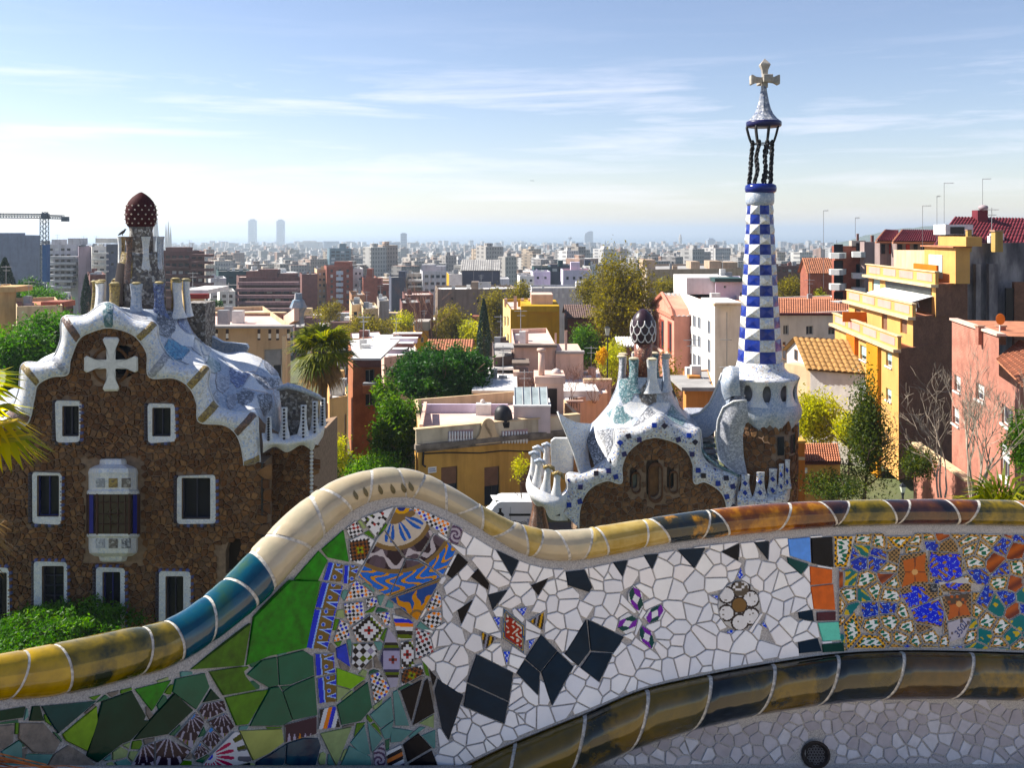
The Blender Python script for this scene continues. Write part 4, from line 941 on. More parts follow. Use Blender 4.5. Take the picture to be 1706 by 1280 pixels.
# the number fired into one shard
def text_on(txt, size, mat, parent, o, u, v, name='lettering', nrm=None):
    cu = bpy.data.curves.new(name, 'FONT'); cu.body = txt; cu.size = size; cu.align_x = 'CENTER'; cu.align_y = 'CENTER'; cu.extrude = size*.01
    tmp = bpy.data.objects.new('tmp_text', cu); COL.objects.link(tmp); dg = bpy.context.evaluated_depsgraph_get(); me = bpy.data.meshes.new_from_object(tmp.evaluated_get(dg)); bpy.data.objects.remove(tmp)
    u = Vector(u).normalized(); v = Vector(v).normalized(); o = Vector(o)
    vs = [o+u*q.co.x+v*q.co.y+u.cross(v)*(q.co.z+.0) for q in me.vertices]; fs = [tuple(p.vertices) for p in me.polygons]; bpy.data.meshes.remove(me)
    return meshobj(name, vs, fs, mat, parent)
c = cp('K', [(1150, 880)])[0]; n = bnorm(*c); a = cp('K', [(1075, 985)])[0]; b = cp('K', [(1215, 790)])[0]; u = bsurf(*b)-bsurf(*a); u -= n*u.dot(n); v = n.cross(u)
text_on('3501', .036, pm('ink_blue', (.02, .03, .12), rough=.3), bench, bsurf(*c)+n*.0075, u, v, 'fired_number')
# drain with a hexagon grille where seat and back meet
dc = lsurf(1357, .80)+Vector((0, -.01, 0)); mb = MB(); q = bnorm(1357, 1080); ring = []
dn = Vector((0, -.985, .17)); du = Vector((1, 0, 0)); dv = dn.cross(du)*-1
for r0, h in ((.052, .012), (.044, .016), (.036, .002)): ring.append([dc+dn*h+(du*math.cos(2*math.pi*k/20)+dv*math.sin(2*math.pi*k/20)*.9)*r0 for k in range(21)])
mb.grid(ring); mb.add(ring[2][:20], [tuple(range(20))], 0); dr = mb.build('drain', pm('drain_mortar', (.035, .03, .028), var=.4, scale=80, rough=.9), bench)
mb = MB()
for i in range(-3, 4):
    for j in range(-3, 4):
        x = (i+(j % 2)*.5)*.0105; y = j*.0092
        if math.hypot(x, y) < .031:
            h = [dc+dn*.013+du*(x+.0052*math.cos(math.pi/6+k*math.pi/3))+dv*(y+.0052*math.sin(math.pi/6+k*math.pi/3)) for k in range(6)]
            h2 = [dc+dn*.013+du*(x+.0043*math.cos(math.pi/6+k*math.pi/3))+dv*(y+.0043*math.sin(math.pi/6+k*math.pi/3)) for k in range(6)]
            mb.add(h+h2, [(k, (k+1) % 6, 6+(k+1) % 6, 6+k) for k in range(6)])
mb.build('grille', pm('lead', (.22, .22, .23), rough=.6), dr)
# ================================================================ the two gatehouses
MW = tren('mosaic_white', [((.66, .66, .66), 5), ((.60, .62, .66), 3), ((.72, .71, .69), 4), ((.52, .55, .62), 1)], 12, grout=(.5, .49, .47))
MWB = tren('mosaic_white_blue', [((.66, .66, .67), 6), ((.48, .54, .66), 1.6), ((.72, .72, .71), 4), ((.34, .42, .6), .5), ((.54, .51, .47), 1.5)], 13, grout=(.45, .45, .46))
MSC = {'w': MW, 'w2': tren('mosaic_pale', [((.33, .38, .46), 4), ((.24, .30, .40), 2), ((.46, .49, .54), 3)], 13),
       'd': tren('mosaic_dark', [((.06, .065, .08), 5), ((.18, .19, .22), 3), ((.36, .37, .4), 2), ((.5, .5, .52), 1)], 12, grout=(.2, .2, .2)),
       'g': tren('mosaic_grey', [((.24, .25, .28), 4), ((.36, .37, .42), 3), ((.5, .51, .54), 2)], 12, grout=(.3, .3, .3)),
       'b': tren('mosaic_blue', [((.05, .16, .28), 4), ((.10, .28, .42), 3), ((.25, .38, .5), 1)], 10, grout=(.25, .3, .34)),
       'n': tren('mosaic_navy', [((.04, .06, .15), 4), ((.08, .12, .28), 3), ((.3, .34, .45), 2)], 12, grout=(.25, .26, .3)),
       't': tren('mosaic_green', [((.05, .12, .14), 4), ((.12, .22, .24), 3), ((.35, .4, .42), 2)], 12, grout=(.2, .22, .22)),
       'y': tren('mosaic_gold', [((.22, .15, .05), 4), ((.34, .25, .1), 3), ((.12, .08, .04), 2)], 14, grout=(.2, .17, .12)),
       'br': tren('mosaic_brown', [((.10, .05, .035), 4), ((.18, .10, .07), 3), ((.06, .04, .04), 2)], 14, grout=(.16, .13, .11)),
       'pb': tren('mosaic_pebble', [((.16, .14, .12), 4), ((.3, .28, .26), 3), ((.09, .08, .08), 2), ((.45, .43, .4), 1)], 9, grout=(.10, .09, .08), rough=.8)}
MST = [pm('rubble%d' % i, c, var=.3, scale=3, rough=.9, bump=.5, bscale=12) for i, c in enumerate([(.115, .054, .026), (.155, .078, .038), (.09, .043, .022), (.19, .105, .055), (.125, .072, .043)])]
MMORT = pm('rubble_mortar', (.22, .155, .11), var=.3, scale=5, rough=.95, bump=.4, bscale=20)
MDARK = pm('dark_glass', (.006, .008, .014), var=.4, scale=.8, rough=.1, spec=.22)
MBEAD = pm('bead_dark', (.035, .028, .035), var=.4, scale=8, rough=.4)
def bool_cut(mb_, cut):
    a = bpy.data.meshes.new('a'); a.from_pydata([tuple(v) for v in mb_.v], [], mb_.f); b = bpy.data.meshes.new('b'); b.from_pydata([tuple(v) for v in cut.v], [], cut.f)
    for me in (a, b):
        bm = bmesh.new(); bm.from_mesh(me); bmesh.ops.recalc_face_normals(bm, faces=bm.faces); bm.to_mesh(me); bm.free()
    oa = bpy.data.objects.new('a', a); ob = bpy.data.objects.new('b', b); COL.objects.link(oa); COL.objects.link(ob)
    md = oa.modifiers.new('c', 'BOOLEAN'); md.operation = 'DIFFERENCE'; md.object = ob; md.solver = 'EXACT'
    dg = bpy.context.evaluated_depsgraph_get(); me = bpy.data.meshes.new_from_object(oa.evaluated_get(dg))
    vs = [tuple(v.co) for v in me.vertices]; fs = [tuple(p.vertices) for p in me.polygons]
    bpy.data.objects.remove(oa); bpy.data.objects.remove(ob)
    for m_ in (me, a, b): bpy.data.meshes.remove(m_)
    return vs, fs
def rubble(parent, region, holes, Y, size, limit, nm='stone', fwd=.09, mapf=None):
    """raised stones with recessed joints on a facade plane at depth Y (region/holes in pixels)"""
    xs = [q[0] for q in region]; ys = [q[1] for q in region]; lst = []
    sd = jgrid(min(xs), max(xs), min(ys), max(ys), size, .45)
    for s, c in zip(sd, voronoi(sd, size*1.5)):
        if len(c) < 3 or not inside(region, *s): continue
        if any(a-2 < s[0] < c2+2 and b-2 < s[1] < d+2 for a, b, c2, d in holes): continue
        for a, b, c2, d in holes:
            c = minus(c, [(a, b), (c2, b), (c2, d), (a, d)])
            if len(c) < 3: break
        if len(c) < 3: continue
        c = inset(c, size*.06+.22)
        if len(c) < 3 or abs(parea(c)) < 6: continue
        h = random.uniform(.5, 1.2)*fwd
        if mapf: P = [mapf(*q) for q in c]; P, nr = [p for p, n in P], P[0][1]
        else: P = [W(q[0], q[1], Y) for q in c]; nr = Vector((random.uniform(-.1, .1), -1, random.uniform(-.1, .1))).normalized()
        v, f = slab(P, nr, h, .16); lst.append((abs(parea(c)), v, f, random.choice(MST), None))
    emit(lst, nm, parent, limit, nm+'_rubble')
def band_surface(pairs, Y, n=150, prof=((0, .55, .0), (0, .12, .02), (.1, -.10, .05), (.35, -.34, .0), (.65, -.38, .0), (.92, -.34, .0), (1.0, -.26, 0), (1.0, .05, 0))):
    """trough-shaped white edge that follows the gable: pairs of (outer, inner) pixel points"""
    O = [np.array(a, float) for a, b in pairs]; I = [np.array(b, float) for a, b in pairs]; rows = []
    for k in range(n+1):
        t = k/n; o = crom(O, t); i = crom(I, t); r = []
        for f, dy, up in prof:
            q = o+(i-o)*f; r.append(W(q[0], q[1]-up*30, Y+dy))
        rows.append(r)
    return rows
def post(b, t, wb, wm, wt, dep=.6, n=10, k=7, mb=None, tip=.0):
    """flared mosaic finger from b up to t"""
    b, t = Vector(b), Vector(t); ax = (t-b); mb = mb or MB(); rows = []
    u = Vector((1, 0, 0)); w = Vector((0, 1, 0))
    for i in range(k+1):
        s = i/k; wd_ = wm+(wb-wm)*max(0, 1-s*1.05)**2.6+(wt-wm)*max(0, (s-.55)/.45)**1.5
        rows.append([b+ax*s+u*math.cos(2*math.pi*j/n)*wd_*.5+w*math.sin(2*math.pi*j/n)*wd_*.5*dep for j in range(n+1)])
    mb.grid(rows); mb.add(rows[-1][:n], [tuple(range(n))]); return mb
def finger(c, a, per, R0, R1, z0, z1, wm, wt, th=.17, n=12, rx=1.0):
    """one finger of a crown: full width at the foot, U-shaped gaps between, bent round the axis at c"""
    mb = MB(); rows = []
    for i in range(n+1):
        s = i/n; q = min(s/.55, 1); hw = per*.5*(wm+(1.04-wm)*(1-q)**2.2+(wt-wm)*max(0, (s-.6)/.4)**1.6); R_ = R0+(R1-R0)*s**.6+.05*max(0, (s-.7)/.3)**2; z = z0+(z1-z0)*s; L = []
        for u, o in ((-1, 0), (-.75, .9), (-.3, 1), (.3, 1), (.75, .9), (1, 0), (.75, -.9), (0, -1), (-.75, -.9), (-1, 0)):
            r = R_+o*th*.5; L.append(Vector((c[0]+r*rx*math.cos(a+hw*u), c[1]+r*math.sin(a+hw*u), z)))
        rows.append(L)
    mb.grid(rows); mb.add(rows[-1][:9], [tuple(range(9))]); return mb
def scales(parent, net, nu, nv, crop, fields, base):
    """split a smooth roof into its mosaic fields: outlines read off the photograph, laid on the curved roof, one object each"""
    P = surf(net, nu, nv); ox, oy, kk = crop; groups = {}; polys = [([(ox+x/kk, oy+y/kk) for x, y in p], m) for p, m in fields]
    for i in range(nu):
        for j in range(nv):
            c = (P[i][j]+P[i+1][j+1])/2; px, py = CX+F*c.x/c.y, HY+F*(CAMZ-c.z)/c.y; groups.setdefault(next((q for q, (p, m) in enumerate(polys) if inside(p, px, py)), -1), []).append((i, j))
    for key, cells in groups.items():
        h = 0 if key < 0 else .012+rc_(key, 3)*.012; idx = {}; V = []; Fc = []
        def vid(i, j):
            if (i, j) not in idx:
                a = P[min(i+1, nu)][j]-P[max(i-1, 0)][j]; b = P[i][min(j+1, nv)]-P[i][max(j-1, 0)]; n = a.cross(b); n = n.normalized() if n.length > 1e-9 else Vector((0, -1, 0)); n = n if n.y < 0 or (abs(n.y) < .2 and n.z > 0) else -n
                idx[(i, j)] = len(V); V.append(P[i][j]+n*h)
            return idx[(i, j)]
        for i, j in cells: Fc.append((vid(i, j), vid(i, j+1), vid(i+1, j+1), vid(i+1, j)))
        meshobj('roof_skin' if key < 0 else 'roof_scale', V, Fc, base if key < 0 else MSC[polys[key][1]], parent, smooth=True)
BEADMESH = {}
def beads(parent, pts, r, mats, nm='bead'):
    for k, p in enumerate(pts):
        m = mats[k % len(mats)]; key = (round(r, 3), m.name)
        if key not in BEADMESH:
            mb = MB(); mb.lathe((0, 0), [(r*.3, -r*.8), (r*.85, -r*.5), (r, 0), (r*.85, r*.5), (r*.3, r*.8)], 8); me = bpy.data.meshes.new(nm); me.from_pydata(mb.v, [], mb.f); me.materials.append(m); me.polygons.foreach_set('use_smooth', [True]*len(me.polygons)); BEADMESH[key] = me
        o = bpy.data.objects.new(nm, BEADMESH[key]); COL.objects.link(o); o.parent = parent; o.location = Vector(p)-ORIG[parent.name]; o.rotation_euler = (R(90), 0, random.random())
def house_window(parent, op, fr, Y, lattice=False, arch=False, curtain=None, bead=True, blue=None):
    """white mosaic surround with scalloped beads, recessed dark sash"""
    a, b, c, d = op; e, f, g, h = fr; mb = MB(); jt = [random.uniform(-1.6, 1.6) for _ in range(8)]
    def rr(x0, y0, x1, y1, r, Yq, n=4):
        out = []
        for cx_, cy_, a0 in ((x1-r, y0+r, -90), (x1-r, y1-r, 0), (x0+r, y1-r, 90), (x0+r, y0+r, 180)):
            for k in range(n+1): q = R(a0+90*k/n); out.append(W(cx_+r*math.cos(q), cy_+r*math.sin(q), Yq))
        if r > 4: out = [p+Vector((.024*jt[int(i_*4/len(out))], 0, .024*jt[4+int(i_*4/len(out))])) for i_, p in enumerate(out)]
        return out
    o1 = rr(e, f, g, h, 6, Y-.02); o2 = rr(e+.8, f+.8, g-.8, h-.8, 6, Y-.16); i1 = rr(a-.5, b-.5, c+.5, d+.5, 2, Y-.14); i2 = rr(a, b, c, d, 2, Y+.22); n = len(o1)
    mb.grid([q+[q[0]] for q in (o1, o2, i1, i2)]); win = mb.build('window', MW, parent)
    mb = MB(); mb.add([W(a-1, b-1, Y+.2), W(c+1, b-1, Y+.2), W(c+1, d+1, Y+.2), W(a-1, d+1, Y+.2)], [(0, 1, 2, 3)]); mb.build('pane', MDARK, win)
    mb = MB(); wb = .035; sash = lambda x0, y0, x1, y1: mb.box(X_(x0, Y), X_(x1, Y), Y+.12, Y+.18, Z_(y1, Y), Z_(y0, Y))
    sash(a, b, a+2, d); sash(c-2, b, c, d); sash(a, b, c, b+1.6); sash(a, d-1.6, c, d); sash((a+c)/2-.8, b, (a+c)/2+.8, d)
    if lattice:
        for k in range(1, 6): sash(a, b+(d-b)*k/6-.5, c, b+(d-b)*k/6+.5)
    mb.build('sash', pm('sash_dark', (.03, .03, .05), rough=.5) if not blue else blue, win)
    if bead:
        pts = []; st = 5.6; y = f+4
        while y < h-2: pts += [W(e-1, y, Y-.07), W(g+1, y, Y-.07)]; y += st
        x = e+4
        while x < g-2: pts += [W(x, h+.5, Y-.06)]+([W(x, f-.5, Y-.06)] if arch else []); x += st
        beads(win, pts, .105, [MBEAD, MST[1], MBEAD, pm('bead_blue', (.08, .09, .2), rough=.4)])
    return win
# ---------------------------------------------------------------- left gatehouse
def left_house():
    D0 = 36.0; random.seed(41)
    H = thing('gatehouse', 'brown rubble gatehouse with white cross and mushroom finial behind the left of the bench', 'house', W(210, 1120, D0+4))
    pairs = [((-40, 706), (30, 716)), ((12, 690), (48, 702)), ((31, 652), (57, 663)), ((37, 609), (63, 641)), ((66, 605), (86, 628)), ((87, 598), (112, 624)), ((101, 568), (117, 600)), ((105, 530), (131, 566)), ((141, 527), (152, 553)), ((179, 505), (181, 546)), ((223, 532), (212, 553)), ((259, 539), (230, 565)), ((265, 566), (245, 590)), ((280, 592), (249, 628)), ((305, 609), (290, 630)), ((347, 612), (315, 645)), ((347, 642), (328, 672)), ((361, 674), (332, 703)), ((387, 687), (372, 708)), ((425, 690), (393, 723)), ((430, 722), (403, 748)), ((433, 771), (407, 776))]
    inner = [b for a, b in pairs]
    region = [(-70, 1120), (-70, 716)]+[(x, y-3) for x, y in inner]+[(439, 772), (439, 1120)]
    ops = [(104, 677, 131, 727), (254, 680, 284, 727), (62, 793, 98, 861), (303, 797, 350, 865), (70, 944, 106, 1046), (171, 954, 200, 1044), (276, 961, 305, 1040), (-20, 955, 11, 1040)]
    frs = [(92, 667, 135, 738), (245, 672, 293, 738), (52, 787, 103, 875), (294, 792, 360, 875), (57, 935, 113, 1056), (159, 945, 209, 1054), (264, 952, 318, 1050), (-32, 945, 16, 1050)]
    mb = MB(); mb.prism([W(x, y, D0) for x, y in region], (0, 6.5, 0)); cut = MB()
    for a, b, c, d in ops: cut.box(X_(a, D0), X_(c, D0), D0-1, D0+.7, Z_(d, D0), Z_(b, D0))
    ring = [W(184+29*math.cos(2*math.pi*k/20), 609+29*math.sin(2*math.pi*k/20), D0-1) for k in range(20)]; cut.prism(ring, (0, 1.6, 0))
    cut.prism([W(x, y, D0-1) for x, y in ((362, 972), (362, 935), (368, 915), (378, 908), (388, 914), (395, 935), (395, 972))], (0, 1.5, 0))
    v, f = bool_cut(mb, cut); wall = meshobj('wall', v, f, MMORT, H)
    holes = frs+[(143, 765, 235, 938), (155, 582, 214, 638), (362, 908, 395, 972)]
    rubble(wall, region, holes, D0, 10.5, 300)
    for k, (o, fr) in enumerate(zip(ops, frs)): house_window(H, o, fr, D0, lattice=(k == 4), arch=(k >= 4), blue=pm('blue_shutter', (.015, .02, .12), rough=.5) if k in (2, 5) else None)
    # niche back
    mb = MB(); mb.box(X_(355, D0), X_(400, D0), D0+.49, D0+.6, Z_(980, D0), Z_(900, D0)); mb.build('niche', pm('niche_dark', (.03, .02, .015)), H)
    # rosette opening and cross
    mb = MB(); mb.box(X_(150, D0), X_(220, D0), D0+.58, D0+.7, Z_(645, D0), Z_(575, D0)); mb.build('rosette', MDARK, H)
    mb = MB(); rr = [(27.5, -.02), (31, -.1), (33, -.02)]
    mb.grid([[W(184+r*math.cos(2*math.pi*k/28), 609+r*math.sin(2*math.pi*k/28), D0+dy) for k in range(29)] for r, dy in rr]); mb.build('rosette_ring', MST[1], H)
    cx, cy = 185, 607; arm = [(7.5, 9), (8, 20), (9, 30), (14, 41), (11, 45)]; pts = []
    for q in range(4):
        th = q*math.pi/2
        for s, w in [(-1, p) for p in arm]+[(1, p) for p in arm[::-1]]:
            x, y = s*w[0]*(1 if q % 2 else 1), -w[1]; pts.append((cx+x*math.cos(th)-y*math.sin(th), cy+x*math.sin(th)+y*math.cos(th)))
    mb = MB(); n = len(pts); rows = [[W(cx+(x-cx)*k, cy+(y-cy)*k, D0+d) for x, y in pts+[pts[0]]] for k, d in ((1, .0), (1, -.22), (.93, -.3))]
    mb.grid(rows); mb.add(rows[-1][:n]+[W(cx, cy, D0-.3)], [(i, (i+1) % n, n) for i in range(n)]); mb.build('cross', pm('cross_white', (.66, .64, .6), var=.12, scale=8, rough=.5, bump=.2, bscale=30), H)
    # white trough along the gable, with its ribs
    rows = band_surface(pairs, D0); mb = MB(); mb.grid(rows); band = mb.build('gable_edge', MWB, H, smooth=True)
    N_ = len(rows)-1; ribm = {1: 'br', 3: 'y', 5: 'g', 7: 'br', 9: 't', 11: 'y', 13: 'g', 15: 'y', 17: 'y', 19: 'br', 21: 'y'}
    for idx, mk in ribm.items():
        c = idx/(len(pairs)-1)*N_; mb = MB(); rr_ = []
        for s in (-1.6, -.8, 0, .8, 1.6):
            k = c+s; i0 = min(max(int(k), 0), N_-1); fr_ = min(max(k-i0, 0), 1); base = [rows[i0][j].lerp(rows[i0+1][j], fr_) for j in range(8)]
            rr_.append([p+Vector((0, -.035*(1 if abs(s) < 1.5 else .2), .015)) for p in base[1:7]])
        mb.grid(rr_); mb.build('rib', MSC[mk], band, smooth=True)
    # bead lip along the lower edge of the trough
    mb = MB(); mb.tube([r[6] for r in rows], .035, 6); mb.build('trough_lip', MW, band, smooth=True)
    mb = MB(); mb.tube([r[1] for r in rows], .045, 6); mb.build('ridge_lip', MW, band, smooth=True)
    # roof
    d = D0
    cols_ = [((87, 598), (98, 590, 1), (112, 566, 2.4), (155, 520, 3.8)), ((101, 568), (108, 562, 1), (122, 546, 2.3), (157, 518, 3.6)), ((105, 530), (118, 531, 1), (140, 526, 2.1), (160, 514, 3.2)), ((141, 527), (148, 525, .9), (158, 519, 1.8), (170, 511, 2.7)), ((179, 505), (182, 510, .8), (188, 514, 1.5), (190, 511, 2.1)), ((223, 532), (222, 527, .7), (220, 521, 1.3), (215, 513, 1.8)),
             ((259, 539), (254, 533, .7), (248, 525, 1.2), (240, 515, 1.7)), ((265, 566), (268, 554, .7), (266, 537, 1.3), (260, 516, 1.85)), ((280, 592), (284, 574, .7), (282, 549, 1.5), (278, 518, 2.3)), ((305, 609), (308, 590, .9), (303, 560, 1.9), (296, 520, 2.9)), ((347, 612), (338, 600, 1.3), (323, 568, 2.6), (309, 526, 3.8)), ((347, 642), (348, 617, 1.5), (338, 582, 3.2), (322, 552, 4.5)), ((361, 674), (364, 640, 1.5), (358, 600, 3.6), (341, 573, 5)), ((387, 687), (393, 652, 1.5), (388, 612, 3.6), (373, 588, 5.1)), ((425, 690), (424, 662, 1.3), (419, 622, 3.3), (405, 586, 5)),
             ((440, 704, .7), (446, 673, 1.6), (446, 637, 3.1), (436, 598, 4.7)), ((457, 716, 1.7), (463, 684, 2.1), (466, 655, 3.2), (459, 617, 4.4)), ((471, 724, 2.7), (472, 696, 3), (472, 668, 3.5), (471, 638, 4.2))]
    nets = [[], [], [], []]
    for c_ in cols_:
        q = c_[0]; nets[3].append((q[0], q[1]+1, d+(q[2] if len(q) > 2 else .05)))
        for i_ in (1, 2, 3): nets[3-i_].append((c_[i_][0], c_[i_][1], d+c_[i_][2]))
    fl = [([(790, 745), (800, 690), (825, 630), (860, 660), (890, 720), (890, 765), (850, 800), (810, 785)], 'd'), ([(900, 725), (905, 660), (930, 645), (960, 690), (985, 740), (987, 785), (950, 778), (915, 750)], 'n'), ([(865, 800), (895, 730), (940, 778), (985, 792), (980, 852), (920, 842)], 'w'), ([(820, 872), (855, 808), (900, 820), (960, 860), (930, 908), (880, 918), (835, 900)], 'b'), ([(975, 857), (990, 798), (1030, 828), (1072, 860), (1060, 888), (1020, 892)], 'g'), ([(915, 920), (965, 868), (1020, 897), (1055, 902), (1040, 948), (980, 948)], 'w'), ([(1045, 942), (1060, 893), (1112, 930), (1122, 965), (1090, 983), (1055, 972)], 't'),
          ([(1125, 900), (1170, 888), (1240, 878), (1335, 905), (1300, 972), (1240, 977), (1170, 950)], 'w'), ([(1340, 915), (1390, 945), (1432, 992), (1380, 988), (1345, 950)], 'g'), ([(1163, 950), (1240, 981), (1272, 982), (1230, 1047), (1200, 1057), (1170, 1022)], 'n'), ([(1280, 982), (1340, 1000), (1432, 1012), (1400, 1062), (1350, 1062), (1310, 1032)], 'd'), ([(1100, 980), (1160, 1000), (1165, 1052), (1130, 1083), (1100, 1062), (1093, 1020)], 'g'), ([(1155, 1092), (1198, 1087), (1200, 1132), (1170, 1172), (1150, 1142)], 'g'), ([(1200, 1087), (1240, 1060), (1292, 1080), (1282, 1122), (1240, 1152), (1207, 1130)], 'd'), ([(1305, 1090), (1382, 1085), (1382, 1152), (1340, 1205), (1320, 1152)], 'd'), ([(1240, 1154), (1300, 1097), (1318, 1160), (1262, 1168)], 'w'), ([(1080, 1090), (1102, 1066), (1108, 1125), (1090, 1130)], 'g'), ([(660, 700), (695, 650), (745, 700), (738, 728), (680, 720)], 'g'), ([(1275, 984), (1330, 1047), (1362, 1082), (1232, 1057)], 'w'), ([(1385, 1070), (1432, 1020), (1435, 1090), (1400, 1150)], 'g'), ([(1030, 780), (1060, 800), (1085, 850), (1060, 850)], 'w')]
    scales(H, nets, 90, 230, (0, 300, 3.046), fl, MSC['w2'])
    # closed back of the roof and the back walls
    mb = MB(); ctr = W(236, 500, d+3.4); rows = []
    for k in range(13):
        a = math.pi*k/12; q = Vector((math.cos(a), math.sin(a), 0)); rows.append([ctr+q*1.3+Vector((0, .3, -.5)), ctr+Vector((q.x*1.7, q.y*1.8+.8, -1.6)), ctr+Vector((q.x*2.4, q.y*2.4+1.2, -3.6)), ctr+Vector((q.x*3.4, q.y*2.8+1.6, -6)), ctr+Vector((q.x*3.6, q.y*2.8+1.6, -16))])
    mb.grid(rows); mb.build('rear_roof', MSC['w2'], H, smooth=True)
    # crown of fingers
    cc = W(237, 520, d+3.3); mk = ['w', 'y', 'w2', 'n', 'w', 'g', 'w', 'y']; rad = 1.82
    for k in range(13):
        a = 2*math.pi*(k+.3)/13; o = finger(cc, a, 2*math.pi/13, 2.02, 1.82, Z_(528, cc.y), Z_(469, cc.y), .46, .58, .24).build('crown_finger', MSC[mk[k % 8]] if math.sin(a) < .3 else MSC['y'], H, smooth=True)
        t = Vector((cc.x+1.87*math.cos(a), cc.y+1.87*math.sin(a), Z_(469, cc.y))); mb = MB(); mb.lathe((t.x, t.y), [(.17, t.z-.02), (.2, t.z+.04), (.12, t.z+.08)], 8); mb.build('cap', pm('finger_cap', (.3, .25, .14), var=.3, rough=.7), o)
    # lantern tower
    ax = W(235, 500, d+3.4); s = (d+3.4)/F; pr = [(40, 524), (39, 500), (38.5, 470), (36, 448), (33.5, 430), (32, 420)]
    mb = MB(); mb.lathe((ax.x, ax.y), [(r*s, Z_(y, ax.y)) for r, y in pr], 32); tw = mb.build('tower', MSC['pb'], H, smooth=True)
    def cylpatch(px0, px1, py0, py1, k, mat, nm, parent, arch=0):
        mb = MB(); rows = []
        for i in range(9):
            x = px0+(px1-px0)*i/8; col_ = []; yt = py0+arch*(1-math.sqrt(max(0, 1-((x-(px0+px1)/2)/((px1-px0)/2))**2)))
            for j in range(9):
                y = yt+(py1-yt)*j/8; r = float(np.interp(-y, [-524, -500, -470, -448, -430, -420, -393], [40, 39, 38.5, 36, 33.5, 32, 34]))*s*k; dx = X_(x, ax.y)-ax.x
                col_.append((ax.x+dx, ax.y-math.sqrt(max(r*r-dx*dx, .0004)), Z_(y, ax.y)))
            rows.append(col_)
        mb.grid(rows); return mb.build(nm, mat, parent, smooth=True)
    cylpatch(196.5, 236, 419, 462, 1.03, MSC['y'], 'door_hood', tw, 16); cylpatch(200, 222, 437, 518, 1.05, pm('doorway_shade', (.012, .007, .008), rough=.9), 'doorway', tw, 2)  # doorway is a plate on the tower, its shade painted as near-black
    cylpatch(222, 234, 437, 470, 1.045, MSC['br'], 'door_jamb', tw); cylpatch(197, 200.5, 438, 518, 1.05, MSC['y'], 'door_jamb', tw)
    for k in range(8):
        a = 2*math.pi*(k+.78)/8; finger((ax.x, ax.y), a, 2*math.pi/8, 34*s, 33*s, Z_(455, ax.y), Z_(394, ax.y), .36, .56, .12).build('tower_finger', MSC[['w2', 'w', 'g', 'y', 'w', 'br', 'w', 'w2'][k]], tw, smooth=True)
    mb = MB(); mb.lathe((ax.x, ax.y), [(19*s, Z_(430, ax.y)), (19*s, Z_(400, ax.y)), (18*s, Z_(384, ax.y)), (20*s, Z_(376, ax.y))], 20); mb.build('neck', MSC['pb'], H, smooth=True)
    mb = MB(); mb.lathe((ax.x, ax.y), [(r*s, Z_(y, ax.y)) for r, y in ((17, 379), (21, 377), (23.5, 371), (24.5, 362), (24.3, 352), (23, 344), (19.5, 336), (14, 329), (8, 324), (3, 320.8), (.3, 320))], 28)
    mu = mb.build('mushroom_cap', pm('mush_maroon', (.045, .012, .014), var=.4, scale=14, rough=.7, spec=.05), H, smooth=True)
    mw_ = pm('bead_cream', (.5, .42, .36), rough=.5); pts = []
    for i, (r, y) in enumerate(((23, 372), (25, 365), (25.4, 357.5), (24.6, 350), (22.8, 343))):
        for k in range(14): a = 2*math.pi*(k+.5*(i % 2))/14; pts.append((ax.x+r*s*math.cos(a), ax.y+r*s*math.sin(a), Z_(y, ax.y)))
    beads(mu, pts, .038, [mw_])
    # oriel
    def oct_(k, y, Yo=D0): return [W(188.5+x*k, y, Yo-dd*k) for x, dd in ((-44, .0), (-41, .35), (-27, .95), (27, .95), (41, .35), (44, .0))]
    mb = MB()
    prs = [(.45, 765), (.5, 767), (.52, 774), (.72, 777), (.9, 781), (.95, 788), (.93, 794), (.93, 816), (1.0, 819), (1.0, 824)]
    mb.grid([oct_(k, y) for k, y in prs]); mb.add(oct_(.45, 765), [(0, 1, 2, 3, 4, 5)]); up = mb.build('bay_hood', MW, H)
    mb = MB(); mb.grid([oct_(k, y) for k, y in [(1.0, 890), (1.0, 894), (.93, 897), (.93, 915), (.9, 922), (.72, 927), (.55, 928), (.5, 935), (.4, 937)]]); lo = mb.build('bay_corbel', MW, H)
    for i, px in enumerate((167, 188.5, 210)):
        for yy, m_, par in ((805, ['g', 'y', 'pb'][i], up), (906, ['g', 'pb', 'd'][i], lo)):
            mb = MB(); mb.box(X_(px-7.2, D0-.9), X_(px+7.2, D0-.9), D0-.92, D0-.86, Z_(yy+7.5, D0-.9), Z_(yy-7.5, D0-.9)); mb.build('mosaic_square', MSC[m_], par)
    mb = MB(); mb.grid([oct_(.955, 823), oct_(.955, 891)]); gl = mb.build('bay_glazing', glassmat('bay_glass', (.03, .02, .018), .1), H)
    mb = MB(); A_, B_ = oct_(.985, 823), oct_(.985, 891)
    for a, b in zip(A_, B_): mb.tube([a, b], .045, 6)
    for fx in (-17, -5, 8, 20): mb.tube([W(188.5+fx, 824, D0-.94), W(188.5+fx, 890, D0-.94)], .02, 5)
    for fy in (838, 857, 874): mb.tube([W(163, fy, D0-.94), W(214, fy, D0-.94)], .018, 5)
    mb.build('mullion', pm('bay_wood', (.045, .018, .012), rough=.6), gl)
